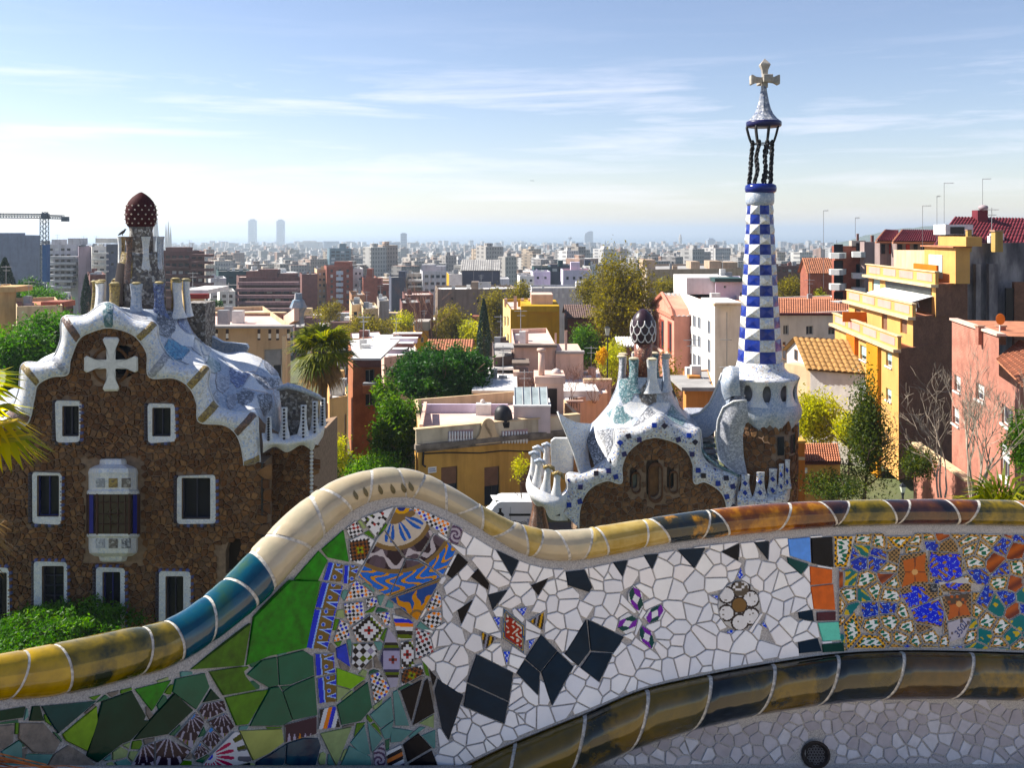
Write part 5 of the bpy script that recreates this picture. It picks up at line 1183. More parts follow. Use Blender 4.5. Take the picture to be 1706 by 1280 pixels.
    for sgn in (-1, 1):
        mb = MB(); i0, i1 = (1, 2) if sgn < 0 else (3, 4); a, b = oct_(.99, 825)[i0], oct_(.99, 825)[i1]; c_, d_ = oct_(.99, 889)[i0], oct_(.99, 889)[i1]
        mb.add([a, a.lerp(b, .55), c_.lerp(d_, .55), c_] if sgn < 0 else [b, b.lerp(a, .55), d_.lerp(c_, .55), d_], [(0, 1, 2, 3)]); mb.build('blue_panel', pm('bay_blue', (.012, .018, .16), rough=.4), gl)
    # side wing: rubble wall, terrace parapet of fingers, rainwater pipe
    Yw = D0+1.3; reg = [(436, 755), (523, 735), (523, 1010), (436, 1010)]; mb = MB(); mb.prism([W(x, y, Yw) for x, y in reg], (0, 5, 0)); sw = mb.build('side_wall', MMORT, H); rubble(sw, reg, [], Yw, 9.5, 60)
    beads(H, [W(519, 748+k*6.5, Yw-.06) for k in range(13)], .085, [pm('bead_white', (.6, .58, .55), rough=.5)])
    mb = MB(); mb.tube([W(437, 772, D0-.02), W(437, 1000, D0-.02)], .06, 8); mb.build('rain_pipe', pm('pipe_black', (.012, .012, .014), rough=.4), H)
    e1 = [(433, 690, d+.3), (440, 720, d+.5), (446, 742, d+.7), (438, 768, d+.3)]
    net = [[(436, 722, d+.2), (456, 722, d+.7), (476, 727, d+.9), (500, 722, d+1.0), (520, 715, d+1.4), (537, 700, d+2.2)], [(438, 738, d-.1), (458, 738, d+.3), (478, 738, d+.45), (502, 735, d+.55), (524, 728, d+1.0), (541, 712, d+1.9)], [(438, 755, d+.1), (458, 745, d+.6), (478, 754, d+.7), (502, 742, d+.8), (522, 749, d+1.2), (538, 728, d+2.1)]]
    mb = MB(); mb.grid(surf(net, 8, 40)); mb.build('terrace_trough', MW, H, smooth=True)
    for px, yb, yt, dy, wb, wt in ((447, 735, 694, .3, .42, .2), (473, 733, 679, .75, .62, .26), (505, 730, 675, .9, .62, .26), (524, 722, 669, 1.3, .46, .24), (537, 710, 664, 2.0, .34, .2)):
        post(W(px, yb, d+dy), W(px+1, yt, d+dy+.2), wb, .22, wt, .45, mb=(m_ := MB())); o = m_.build('terrace_finger', MW, H, smooth=True)
        nd = 8; beads(o, [W(px+.2, yb-2-(yb-yt-6)*k/nd, d+dy-.16+.2*k/nd) for k in range(nd+1)], .055, [pm('bead_black', (.015, .013, .015), rough=.4)])
    mb = MB(); mb.tube([W(*q) for q in ((462, 648, d+1.6), (480, 643, d+1.5), (500, 648, d+1.3), (516, 655, d+1.4), (530, 661, d+1.8), (536, 666, d+2.2))], [.1, .13, .12, .1, .1, .08], 8); mb.build('terrace_rim', MSC['w2'], H, smooth=True)
    mb = MB(); mb.grid(surf([[(465, 650, d+2.2), (485, 646, d+2.1), (505, 652, d+2), (530, 664, d+2.6)], [(470, 690, d+2.4), (488, 690, d+2.3), (508, 692, d+2.3), (532, 695, d+2.8)], [(470, 730, d+2.4), (488, 730, d+2.3), (508, 728, d+2.3), (532, 715, d+2.8)]], 6, 18)); mb.build('terrace_wall', MSC['pb'], H, smooth=True)
    # pebbled chimney block and thin fin behind the roof
    mb = MB(); mb.box(X_(311, d+6), X_(347, d+6), d+5.6, d+7, Z_(590, d+6), Z_(504, d+6)); mb.build('chimney_block', MSC['pb'], H)
    mb = MB(); mb.prism([W(x, y, d+6.5) for x, y in ((343, 545), (352, 560), (370, 570), (410, 574), (413, 580), (405, 600), (343, 600))], (0, .3, 0)); mb.build('roof_fin', MSC['w2'], H)
    # far end of the roof peeping out at the left
    mb = MB(); mb.grid(surf([[(-30, 660, d+3), (10, 652, d+2.6), (36, 640, d+2)], [(-30, 690, d+1), (8, 684, d+.8), (34, 668, d+.6)]], 4, 10)); mb.build('left_eave', MSC['g'], H, smooth=True)
    mb = MB(); mb.grid(surf([[(58, 606, d+2.5), (72, 596, d+2.6), (90, 588, d+2.6), (100, 586, d+2.6)], [(58, 622, d+2.2), (72, 612, d+2.2), (90, 604, d+2.2), (100, 600, d+2.2)]], 4, 10)); mb.build('left_eave', MSC['w2'], H, smooth=True)
left_house()
# ---------------------------------------------------------------- right gatehouse with the chequered spire
def right_house():
    D1 = 52.0; d = D1; random.seed(51)
    H = thing('gatehouse', 'rubble gatehouse with blue chequered spire and cross behind the right of the bench', 'house', W(1100, 930, D1+3))
    MBL = tren('mosaic_speckle_blue', [((.60, .60, .61), 6), ((.20, .27, .5), 1.3), ((.46, .44, .41), 2.5), ((.68, .68, .68), 4), ((.14, .15, .22), .7), ((.4, .3, .25), .6)], 12, grout=(.42, .42, .42))
    pairs = [((917, 836), (964, 880)), ((930, 829), (964, 868)), ((944, 815), (966, 848)), ((945, 791), (973, 827)), ((968, 790), (988, 810)), ((992, 780), (1012, 801)), ((1014, 762), (1035, 805)), ((1023, 741), (1036, 778)), ((1026, 717), (1046, 754)), ((1053, 715), (1068, 735)), ((1078, 704), (1083, 730)), ((1099, 690), (1096, 729)), ((1123, 706), (1122, 736)), ((1145, 715), (1136, 744)), ((1166, 717), (1147, 756)), ((1166, 744), (1155, 776)), ((1172, 765), (1157, 805)), ((1190, 780), (1174, 803)), ((1230, 793), (1196, 815)), ((1229, 817), (1207, 830)), ((1228, 850), (1211, 850)), ((1228, 890), (1211, 890))]
    inner = [b for a, b in pairs]; region = [(964, 935), (964, 880)]+[(x, y-2) for x, y in inner]+[(1211, 935)]
    ops = [(1053, 786, 1066, 823), (1081, 770, 1103, 838), (1116, 784, 1128, 823)]
    mb = MB(); mb.prism([W(x, y, D1) for x, y in region], (0, 6, 0)); cut = MB()
    for a, b, c, e in ops:
        r = (c-a)/2; P = [W((a+c)/2+r*math.cos(q), b+r+r*math.sin(q), D1-1) for q in [math.pi+math.pi*k/8 for k in range(9)]]+[W((a+c)/2+r*math.cos(q), e-r+r*math.sin(q), D1-1) for q in [math.pi*k/8 for k in range(9)]]
        cut.prism(P, (0, 1.5, 0))
    v, f = bool_cut(mb, cut); wall = meshobj('wall', v, f, MMORT, H); rubble(wall, region, [(a-3, b-3, c+3, e+3) for a, b, c, e in ops], D1, 10, 240)
    for (a, b, c, e), m_ in zip(ops, [pm('pane_sky', (.12, .13, .13), rough=.1, spec=.6), MST[3], MDARK]):
        r = (c-a)/2+1; P = [W((a+c)/2+r*math.cos(q), b+r+r*math.sin(q), D1+.0) for q in [math.pi+math.pi*k/8 for k in range(9)]]+[W((a+c)/2+r*math.cos(q), e-r+r*math.sin(q), D1) for q in [math.pi*k/8 for k in range(9)]]
        mb = MB(); P2 = [p+Vector((0, -.12, 0)) for p in P]; cc_ = sum(P, Vector())/len(P); P3 = [p+(cc_-p)*.16+Vector((0, -.12, 0)) for p in P]; P4 = [p+Vector((0, .5, 0)) for p in P3]
        mb.grid([q+[q[0]] for q in (P, P2, P3, P4)]); w_ = mb.build('window', MST[2], H); mb = MB(); mb.add([q-Vector((0, .12, 0)) for q in P4], [tuple(range(len(P4)))]); mb.build('pane', m_, w_)
    rows = band_surface(pairs, D1, 170, prof=((0, .7, .0), (0, .15, .03), (.08, -.12, .05), (.35, -.34, .0), (.7, -.40, .0), (.94, -.36, .0), (1.0, -.28, 0), (1.0, .05, 0)))
    mb = MB(); mb.grid(rows); band = mb.build('gable_edge', MBL, H, smooth=True)
    mb = MB(); mb.tube([r[1] for r in rows], .06, 6); mb.build('ridge_lip', MW, band, smooth=True); mb = MB(); mb.tube([r[6] for r in rows], .05, 6); mb.build('trough_lip', MW, band, smooth=True)
    sq = [(948, 842), (929, 856), (967, 812), (966, 836), (993, 789), (1014, 785), (1026, 795), (1019, 768), (1040, 757), (1033, 738), (1047, 727), (1065, 733), (1090, 709), (1107, 710), (1130, 733), (1148, 726), (1158, 737), (1153, 757), (1163, 784), (1172, 793), (1189, 785), (1196, 806), (1210, 797), (1221, 811), (1211, 828), (1222, 845), (1017, 843), (950, 800)]
    for k, (px, py) in enumerate(sq):
        # each dark lozenge lies on the trough face
        best = min(((r[j]-W(px, py, r[j].y)).length, i, j) for i, r in enumerate(rows) for j in (2, 3, 4, 5)); 
        if best[0] > .5: continue
        i, j = best[1], best[2]; p = W(px, py, rows[i][j].y-.02); a0 = random.choice([0, .78, .78, .5]); s = .155
        n = Vector((0, -1, .05 if j > 3 else .5)).normalized(); u = Vector((1, 0, 0)); w = n.cross(u)*-1
        P = [p+(u*math.cos(a0+q)+w*math.sin(a0+q))*s*1.25 for q in (0, math.pi/2, math.pi, 3*math.pi/2)]; vv, ff = slab(P, n, .06, .05); meshobj('lozenge', vv, ff, pm('lozenge_%d' % (k % 3), [(.012, .03, .2), (.02, .015, .02), (.02, .02, .09)][k % 3], rough=.25), band)
    # roof
    cols_ = [((992, 780), (985, 760, .6), (978, 735, 1.6), (985, 706, 2.6)), ((1014, 762), (1003, 748, .7), (994, 728, 1.5), (998, 694, 2.6)), ((1023, 741), (1014, 730, .8), (1008, 710, 1.5), (1012, 678, 2.5)), ((1026, 717), (1024, 712, .8), (1020, 694, 1.5), (1024, 655, 2.5)), ((1053, 715), (1045, 705, .8), (1038, 685, 1.4), (1032, 634, 2.3)), ((1078, 704), (1066, 697, .8), (1058, 678, 1.3), (1048, 630, 1.8)), ((1099, 690), (1088, 688, .7), (1078, 672, 1.2), (1072, 629, 1.6)),
             ((1123, 706), (1112, 695, .8), (1100, 675, 1.4), (1094, 630, 1.8)), ((1145, 715), (1134, 702, .8), (1118, 682, 1.6), (1108, 633, 2.4)), ((1166, 717), (1153, 706, .9), (1136, 692, 1.9), (1116, 645, 3)), ((1166, 744), (1162, 718, 1), (1150, 702, 2.2), (1128, 672, 3.4)), ((1172, 765), (1170, 728, 1.2), (1163, 708, 2.4), (1148, 690, 3.8))]
    nets = [[], [], [], []]
    for c_ in cols_:
        nets[3].append((c_[0][0], c_[0][1]+1, d+.05))
        for i_ in (1, 2, 3): nets[3-i_].append((c_[i_][0], c_[i_][1], d+c_[i_][2]))
    fl = [([(628, 440), (655, 395), (690, 410), (722, 490), (692, 552), (650, 568), (630, 515)], 't'), ([(730, 505), (780, 440), (832, 510), (832, 557), (790, 578), (750, 558)], 'pb'), ([(850, 505), (890, 450), (912, 520), (912, 562), (870, 548)], 'g'), ([(648, 576), (690, 556), (748, 562), (788, 582), (740, 642), (700, 642), (660, 612)], 'w'), ([(797, 587), (835, 562), (902, 562), (890, 612), (850, 640)], 'w'), ([(563, 622), (620, 576), (660, 584), (702, 647), (650, 682), (600, 672)], 't'), ([(705, 692), (735, 652), (790, 588), (842, 640), (780, 672), (740, 702)], 'd'), ([(890, 632), (915, 568), (960, 620), (1002, 652), (970, 692), (920, 672)], 't'), ([(455, 725), (600, 702), (597, 792), (562, 862), (445, 940)], 'd'), ([(1005, 655), (1030, 640), (1042, 700), (1000, 705)], 'g'), ([(600, 690), (690, 650), (700, 690), (620, 712)], 'w')]
    scales(H, nets, 80, 150, (840, 500, 3.281), fl, MSC['w2'])
    mb = MB(); cen = W(1074, 640, d+3); rws = []
    for k in range(13):
        a = math.pi*k/12; q = Vector((math.cos(a), math.sin(a), 0)); rws.append([cen+q*1.5+Vector((0, 0, .3)), cen+q*2.2+Vector((0, .2, -1.4)), cen+Vector((q.x*3.2, q.y*2.8+.2, -2.6)), cen+Vector((q.x*4, q.y*3.2+.3, -4)), cen+Vector((q.x*4, q.y*3.2+.3, -12))])
    mb.grid(rws); mb.build('rear_roof', MSC['w2'], H, smooth=True)
    cc = W(1073, 632, d+3); mk = ['w2', 't', 'w', 'w2', 'g', 't', 'w', 'w2']
    for k in range(8):
        a = 2*math.pi*(k+.25)/8; o = finger(cc, a, 2*math.pi/8, 1.62, 1.38, Z_(648, cc.y), Z_(594, cc.y), .52, .62, .26).build('crown_finger', MSC[mk[k % 8]], H, smooth=True)
        t = Vector((cc.x+1.43*math.cos(a), cc.y+1.43*math.sin(a), Z_(594, cc.y))); mb = MB(); mb.lathe((t.x, t.y), [(.26, t.z-.02), (.3, t.z+.06), (.2, t.z+.11)], 10); mb.build('cap', pm('finger_cap_pale', (.45, .4, .3), var=.2, rough=.7), o)
    ax = W(1071.5, 600, d+3); s = ax.y/F
    mb = MB(); mb.lathe((ax.x, ax.y), [(16*s, Z_(640, ax.y)), (15*s, Z_(600, ax.y)), (15*s, Z_(569, ax.y))], 20); mb.build('neck', tren('mosaic_redbrown', [((.16, .05, .03), 4), ((.26, .1, .06), 3), ((.08, .03, .02), 2), ((.4, .25, .16), 1)], 12, grout=(.12, .08, .06)), H, smooth=True)
    hp = [(15, 572), (18.5, 568), (20.3, 558), (20.5, 548), (19.5, 538), (16.5, 529), (12, 522), (6, 516.5), (2.5, 514.8), (.3, 514.5)]
    mb = MB(); mb.lathe((ax.x, ax.y), [(r*s, Z_(y, ax.y)) for r, y in hp], 26); mu = mb.build('mushroom_cap', pm('mush_dark', (.03, .016, .022), var=.4, scale=6, rough=.35), H, smooth=True)
    hr = lambda y: float(np.interp(-y, [-a[1] for a in hp], [a[0] for a in hp]))
    mnet = pm('net_white', (.55, .53, .52), var=.1, rough=.5)
    for i, y0 in enumerate((533, 545, 557)):        # white scale-shaped netting
        for k in range(10):
            a0 = 2*math.pi*(k+.5*(i % 2))/10; path = []
            for q in range(13):
                th = math.pi*q/12; yy = y0+11*math.sin(th)*1.05; aa = a0-(math.pi/10)*math.cos(th); r = (hr(yy)+.55)*s; path.append((ax.x+r*math.cos(aa), ax.y+r*math.sin(aa), Z_(yy, ax.y)))
            mb = MB(); mb.tube(path, .035, 5); mb.build('scale_rim', mnet, mu, smooth=True)
    mb = MB(); 
    # thin sail at the left, flat panel, flowing terrace with fingers
    mb.grid(surf([[(930, 688, d+.5), (945, 697, d+1), (962, 704, d+1.5), (986, 706, d+2.4)], [(943, 722, d+.4), (957, 728, d+.9), (968, 732, d+1.3), (980, 735, d+1.7)], [(957, 757, d+.3), (965, 762, d+.6), (973, 765, d+.8), (982, 768, d+1)], [(967, 792, d+.1), (972, 792, d+.2), (978, 790, d+.4), (988, 788, d+.4)]], 16, 12)); mb.build('roof_sail', MWB, H, smooth=True)
    mb = MB(); mb.tube([W(*q) for q in ((929, 686, d+.45), (936, 704, d+.45), (945, 726, d+.38), (957, 757, d+.28), (967, 793, d+.05))], .06, 6); mb.build('sail_edge', MW, H, smooth=True)
    mb = MB(); mb.prism([W(x, y, d+1.4) for x, y in ((918, 736), (924, 731), (952, 731), (955, 738), (957, 765), (956, 788), (920, 790), (918, 760))], (0, .35, 0)); mb.build('terrace_panel', MSC['w'], H)
    mb = MB(); mb.prism([W(x, y, d+1.2) for x, y in ((956, 760), (968, 775), (970, 800), (955, 800))], (0, 2, 0)); mb.build('pier', MST[1], H)
    net = [[(912, 768, d+3), (893, 780, d+2), (882, 792, d+1), (888, 808, d+.2), (908, 820, d-.3), (930, 827, d-.4), (946, 822, d-.2)], [(905, 785, d+2.6), (884, 795, d+1.6), (876, 806, d+.7), (882, 824, d-.2), (904, 838, d-.7), (926, 842, d-.7), (944, 838, d-.3)], [(908, 800, d+2.8), (890, 812, d+1.8), (879, 818, d+1), (892, 842, d+.1), (906, 846, d-.3), (918, 866, d-.4), (946, 868, d-.2)]]
    mb = MB(); mb.grid(surf(net, 8, 44)); mb.build('terrace_trough', MW, H, smooth=True)
    for bx, by, tx, ty, dd in ((910, 785, 911, 741, 2.6), (897, 792, 896, 746, 2.0), (888, 800, 890, 755, 1.2), (893, 812, 899, 768, .5), (908, 822, 914, 778, 0), (926, 830, 929, 789, -.25)):
        post(W(bx, by, d+dd), W(tx, ty, d+dd+.15), .8, .34, .42, .6, mb=(m_ := MB())); o = m_.build('terrace_finger', MSC['w'], H, smooth=True)
        t = W(tx, ty, d+dd+.15); mb = MB(); mb.tube([t+Vector((-.3, 0, -.05)), t+Vector((0, -.05, .06)), t+Vector((.26, -.1, -.06)), t+Vector((.34, -.12, -.3))], [.1, .13, .12, .05], 8); mb.build('curl', MSC['w2'] if dd > 0 else MSC['y'], o, smooth=True)
    mb = MB(); mb.lathe((W(897, 850, d+1).x, d+1.2), [(.75, Z_(935, d+1)), (.62, Z_(880, d+1)), (.4, Z_(855, d+1)), (.34, Z_(842, d+1)), (.55, Z_(825, d+1))], 14); mb.build('terrace_stem', MSC['br'], H, smooth=True)
    # steps and sweeping parapet up to the spire
    for k in range(11):
        y = 788-k*8.2; mb = MB(); mb.box(X_(1165-k*.0, d+1), X_(1199, d+1), d+.6+k*.28, d+.95+k*.28+2, Z_(y+6, d+1), Z_(y, d+1)); mb.build('step', MSC['t' if k % 2 else 'g'], H)
    mb = MB(); mb.grid(surf([[(1146, 694, d+3.5), (1166, 688, d+3), (1182, 672, d+2.4), (1193, 648, d+1.8), (1203, 622, d+1.2)], [(1150, 712, d+3), (1170, 708, d+2.6), (1186, 694, d+2), (1198, 672, d+1.4), (1208, 640, d+.9)], [(1160, 730, d+2.5), (1180, 728, d+2), (1193, 716, d+1.5), (1205, 700, d+1.1), (1216, 665, d+.6)]], 10, 20)); mb.build('parapet', MSC['w2'], H, smooth=True)
    mb = MB(); mb.tube([W(*q) for q in ((1146, 694, d+3.5), (1166, 688, d+3), (1182, 672, d+2.4), (1193, 648, d+1.8), (1203, 622, d+1.2))], .07, 6); mb.build('parapet_lip', MW, H, smooth=True)
    mb = MB(); mb.tube([W(*q) for q in ((1166, 745, d+.3), (1178, 762, d+.2), (1196, 776, d), (1232, 794, d-.1))], .09, 6); mb.build('stair_rail', MSC['t'], H, smooth=True)
    # ---- the spire
    Yt = d+2.2; s = Yt/F; axp = 1266; X0 = X_(axp, Yt); zt = lambda y: Z_(y, Yt)
    r0 = 59*s; mb = MB(); mb.lathe((X0, Yt), [(r0*1.02, zt(930)), (r0, zt(800)), (r0*.98, zt(690))], 30); base = mb.build('spire_base', MMORT, H, smooth=True)
    def cyl(x, y):
        a = (x-axp)/59.0; r = r0*1.005; return (Vector((X0+r*math.sin(a), Yt-r*math.cos(a), zt(y))), Vector((math.sin(a), -math.cos(a), 0)))
    rubble(base, [(axp-85, 700), (axp+85, 700), (axp+85, 900), (axp-85, 900)], [(1276, 712, 1292, 748), (1304, 712, 1320, 748)], Yt, 11, 120, mapf=cyl, fwd=.07)
    for x0, x1 in ((1278, 1290), (1306, 1318)):
        mb = MB(); mb.grid([[cyl(x, y)[0]+cyl(x, y)[1]*.03 for y in (715, 745)] for x in (x0, (x0+x1)/2, x1)]); mb.build('slit_window', MDARK, base)
    # swelling shield at the left of the spire
    mb = MB(); mb.grid(surf([[(1244, 668, d-.1), (1222, 670, d+.1), (1205, 680, d+.6), (1196, 700, d+1), (1193, 730, d+1.1), (1198, 765, d+.7), (1230, 793, d+.1)], [(1246, 685, d-.15), (1232, 690, d), (1220, 702, d+.2), (1216, 716, d+.4), (1216, 735, d+.5), (1222, 760, d+.4), (1238, 790, d+.1)], [(1246, 700, d), (1243, 705, d+.1), (1240, 715, d+.2), (1238, 725, d+.3), (1238, 740, d+.4), (1240, 765, d+.4), (1245, 790, d+.2)]], 10, 30)); mb.build('shield', MSC['g'], H, smooth=True)
    mb = MB(); mb.tube([W(*q) for q in ((1244, 667, d-.12), (1222, 669, d+.08), (1205, 679, d+.57), (1196, 700, d+.97), (1193, 730, d+1.07), (1198, 766, d+.67), (1230, 794, d+.05))], .06, 6); mb.build('shield_lip', MW, H, smooth=True)
    # belvedere collar
    mb = MB(); n = 72; prof = [(54, 712), (60, 700), (65, 690), (66, 680), (64.5, 671), (60, 664), (56, 660)]; rws = []
    for i in range(n+1):
        a = 2*math.pi*i/n; sca = abs(math.sin(a*6)); rws.append([(X0+r*s*(1+.02*sca*(k < 4))*math.cos(a), Yt+r*s*(1+.02*sca*(k < 4))*math.sin(a), zt(y-(9*(1-sca)*(1 if k < 2 else .35 if k < 4 else 0)))) for k, (r, y) in enumerate(prof)])
    mb.grid(rws); mb.build('collar_bowl', MSC['w2'], H, smooth=True)
    for k in range(12):
        a = 2*math.pi*(k+.35)/12; b = Vector((X0+58*s*math.cos(a), Yt+58*s*math.sin(a), zt(668))); t = Vector((X0+59*s*math.cos(a), Yt+59*s*math.sin(a), zt(627)))
        mb = MB(); rws = []
        for i in range(9):
            f = i/8; wv = .30+.42*abs(2*f-1)**2.2; c_ = b.lerp(t, f); tg = Vector((-math.sin(a), math.cos(a), 0)); ra = Vector((math.cos(a), math.sin(a), 0)); c_ = c_+ra*(.14*(abs(2*f-1)**2)-.1)
            rws.append([c_+tg*math.cos(q)*wv*.98+ra*math.sin(q)*.13 for q in [2*math.pi*j/10 for j in range(11)]])
        mb.grid(rws); o = mb.build('collar_column', [MSC['w'], MSC['w2'], MSC['w'], MSC['g']][k % 4], H, smooth=True)
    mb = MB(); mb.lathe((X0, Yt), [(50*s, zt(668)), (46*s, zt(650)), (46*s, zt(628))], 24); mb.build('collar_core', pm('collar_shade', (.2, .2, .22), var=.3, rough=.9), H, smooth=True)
    mb = MB(); mb.lathe((X0, Yt), [(60*s, zt(634)), (63*s, zt(629)), (62*s, zt(625)), (52*s, zt(623)), (44*s, zt(617)), (39*s, zt(611)), (37*s, zt(602))], 36); mb.build('spire_skirt', MBL, H, smooth=True)
    mb = MB(); mb.grid(surf([[(1203, 622, d+1.2), (1206, 614, d+1), (1218, 610, d+.6), (1232, 612, d+.4)], [(1201, 645, d+1), (1204, 640, d+.6), (1216, 636, d+.1), (1232, 636, d+.1)], [(1206, 668, d+1), (1212, 664, d+.7), (1222, 660, d+.3), (1234, 660, d+.3)]], 8, 12)); mb.build('collar_niche', MSC['w2'], H, smooth=True)
    # chequered shaft: 15 courses x 8 tiles, each its own faceted piece
    mtw = tren('shaft_white', [((.62, .60, .55), 4), ((.68, .67, .66), 5), ((.52, .47, .40), 2), ((.5, .54, .62), 2)], 9, grout=(.45, .44, .42)); mtb = pm('shaft_blue', (.010, .02, .17), var=.35, scale=2.2, rough=.22, spec=.4, col2=(.018, .04, .26))
    nr = 15; ys = [604-(604-341)*((k/nr)**.93) for k in range(nr+1)]; rr = [(36.5-16*(k/nr)**.85)*s for k in range(nr+1)]
    for i in range(nr):
        for j in range(8):
            a0 = 2*math.pi*(j-.5)/8-math.pi/2+.12; a1 = a0+2*math.pi/8; blue = (i+j) % 2 == 0
            q = [Vector((X0+r*math.cos(a), Yt+r*math.sin(a), zt(y))) for r, a, y in ((rr[i], a0, ys[i]), (rr[i], a1, ys[i]), (rr[i+1], a1, ys[i+1]), (rr[i+1], a0, ys[i+1]))]
            c_ = sum(q, Vector())/4; n_ = Vector((math.cos((a0+a1)/2), math.sin((a0+a1)/2), 0)); m_ = [q[k].lerp(q[(k+1) % 4], .5) for k in range(4)]
            push = .05 if blue else .17; c2 = c_+n_*push+Vector((0, 0, -.05 if not blue else .04)); q2 = [p+n_*.0 for p in q]
            inn = [p-n_*.25 for p in q]
            meshobj('shaft_tile', q2+[c2]+inn, [(0, 1, 4), (1, 2, 4), (2, 3, 4), (3, 0, 4), (0, 5, 6, 1), (1, 6, 7, 2), (2, 7, 8, 3), (3, 8, 5, 0)], mtb if blue else mtw, H)
    mb = MB(); mb.lathe((X0, Yt), [(r*.9, zt(y)) for r, y in zip(rr, ys)], 8, a0=2*math.pi*(-.5)/8-math.pi/2+.12); mb.build('shaft_core', pm('shaft_mortar', (.35, .34, .33), rough=.9), H)
    mb = MB(); mb.lathe((X0, Yt), [(20*s, zt(343)), (22.5*s, zt(339)), (23.3*s, zt(336)), (23.3*s, zt(324)), (22*s, zt(321))], 24); mb.build('spire_ring', MSC['w2'], H, smooth=True)
    mb = MB(); mb.lathe((X0+.05, Yt), [(22*s, zt(322)), (25*s, zt(319)), (26*s, zt(314)), (25*s, zt(309)), (21*s, zt(306.5)), (18*s, zt(306))], 24); mb.build('spire_torus', pm('glaze_deep_blue', (.012, .02, .13), var=.3, rough=.15), H, smooth=True)
    # open crown: chains, cage, cap and cross
    iron = pm('iron_black', (.012, .012, .014), rough=.6); X1 = X0+4*s
    for k in range(8):
        mb = MB()
        for l in range(17):
            f = l/16; a = 2*math.pi*(k+.2)/8+.10*math.sin(f*9+k); r = (18.5-1.5*f)*s; z = zt(304-66*f); p = Vector((X0+4*s*f+r*math.cos(a), Yt+r*math.sin(a), z)); tl = (l % 2)*math.pi/2+k; ring = []
            for q in range(9):
                th = 2*math.pi*q/8; ring.append(p+Vector((math.cos(tl)*math.cos(th)*.085, math.sin(tl)*math.cos(th)*.085, .125*math.sin(th))))
            mb.tube(ring, .058, 5, cap=False)
        mb.build('chain', iron, H, smooth=True)
    for k in range(8):
        a = 2*math.pi*(k+.2)/8; path = []
        for q in range(8):
            f = q/7; r = 15.5+12*f**.55; path.append((X1+r*s*math.cos(a), Yt+r*s*math.sin(a), zt(241-30*f)))
        mb = MB(); mb.tube(path, .075 if k % 4 in (0,) else .06, 6); mb.build('cage_bar', iron, H, smooth=True)
    mb = MB(); mb.tube([(X1+16*s*math.cos(2*math.pi*q/20), Yt+16*s*math.sin(2*math.pi*q/20), zt(239.5)) for q in range(21)], .04, 5, cap=False); mb.build('cage_ring', iron, H, smooth=True)
    X2 = X0+6.5*s
    mb = MB(); mb.lathe((X2, Yt), [(27*s, zt(211.5)), (28.8*s, zt(209)), (28.8*s, zt(203.5)), (27.6*s, zt(202))], 26); mb.build('cap_ring', pm('cap_blue', (.012, .012, .06), rough=.3), H, smooth=True)
    mb = MB(); mb.lathe((X2, Yt), [(27*s, zt(210.5)), (26*s, zt(209.5)), (4*s, zt(205))], 26); mb.build('cap_soffit', pm('soffit_orange', (.4, .2, .08), rough=.7), H)
    mb = MB(); mb.lathe((X2, Yt), [(27.6*s, zt(202.2)), (22*s, zt(197.5)), (16*s, zt(190)), (12*s, zt(181)), (9*s, zt(170)), (7*s, zt(160)), (5.2*s, zt(150)), (4.6*s, zt(143))], 10); mb.build('cap_roof', tren('cap_grey', [((.2, .22, .27), 4), ((.32, .34, .38), 3), ((.5, .5, .52), 1.4), ((.06, .08, .16), 1)], 9, grout=(.2, .2, .2)), H)
    mcr = pm('cross_grey', (.33, .31, .29), var=.35, scale=3, rough=.7, col2=(.48, .44, .38)); cz = zt(133)
    mb = MB(); X3 = X0+8*s
    def armp(dirv, L, tip=0):
        dirv = Vector(dirv); side = Vector((dirv.z, 0, dirv.x)) if abs(dirv.y) < .5 else Vector((1, 0, 0)); th = dirv.cross(side); P = []; c = Vector((X3, Yt, cz))
        for f, w in ((0, 4.2), (.35, 4.2), (.62, 5), (.92, 8.2), (1.0, 7.2)): P.append([c+dirv*L*s*f+(side*a+th*b*.8)*w*s for a, b in ((-1, -1), (1, -1), (1, 1), (-1, 1), (-1, -1))])
        mb.grid(P); e = c+dirv*L*s*(1.06 if not tip else 1+tip); mb.add(P[-1][:4]+[e], [(0, 1, 4), (1, 2, 4), (2, 3, 4), (3, 0, 4)])
    armp((1, 0, 0), 24); armp((-1, 0, 0), 24); armp((0, 1, 0), 22); armp((0, -1, 0), 22); armp((0, 0, 1), 27, .33)
    mb.box(X3-4.3*s, X3+4.3*s, Yt-4*s, Yt+4*s, zt(146), cz); mb.build('cross', mcr, H)
    # terrace of diamond-studded fingers at the right foot
    net = [[(1229, 818, d-.2), (1245, 825, d-.4), (1268, 828, d-.4), (1290, 824, d-.4), (1305, 816, d-.3), (1314, 806, d+.1)], [(1229, 832, d-.5), (1246, 836, d-.75), (1270, 838, d-.75), (1294, 833, d-.7), (1309, 825, d-.5), (1317, 814, d)], [(1229, 850, d-.3), (1246, 852, d-.5), (1270, 852, d-.5), (1294, 848, d-.5), (1307, 842, d-.3), (1315, 832, d+.1)]]
    mb = MB(); mb.grid(surf(net, 8, 30)); mb.build('terrace_trough', MBL, H, smooth=True)
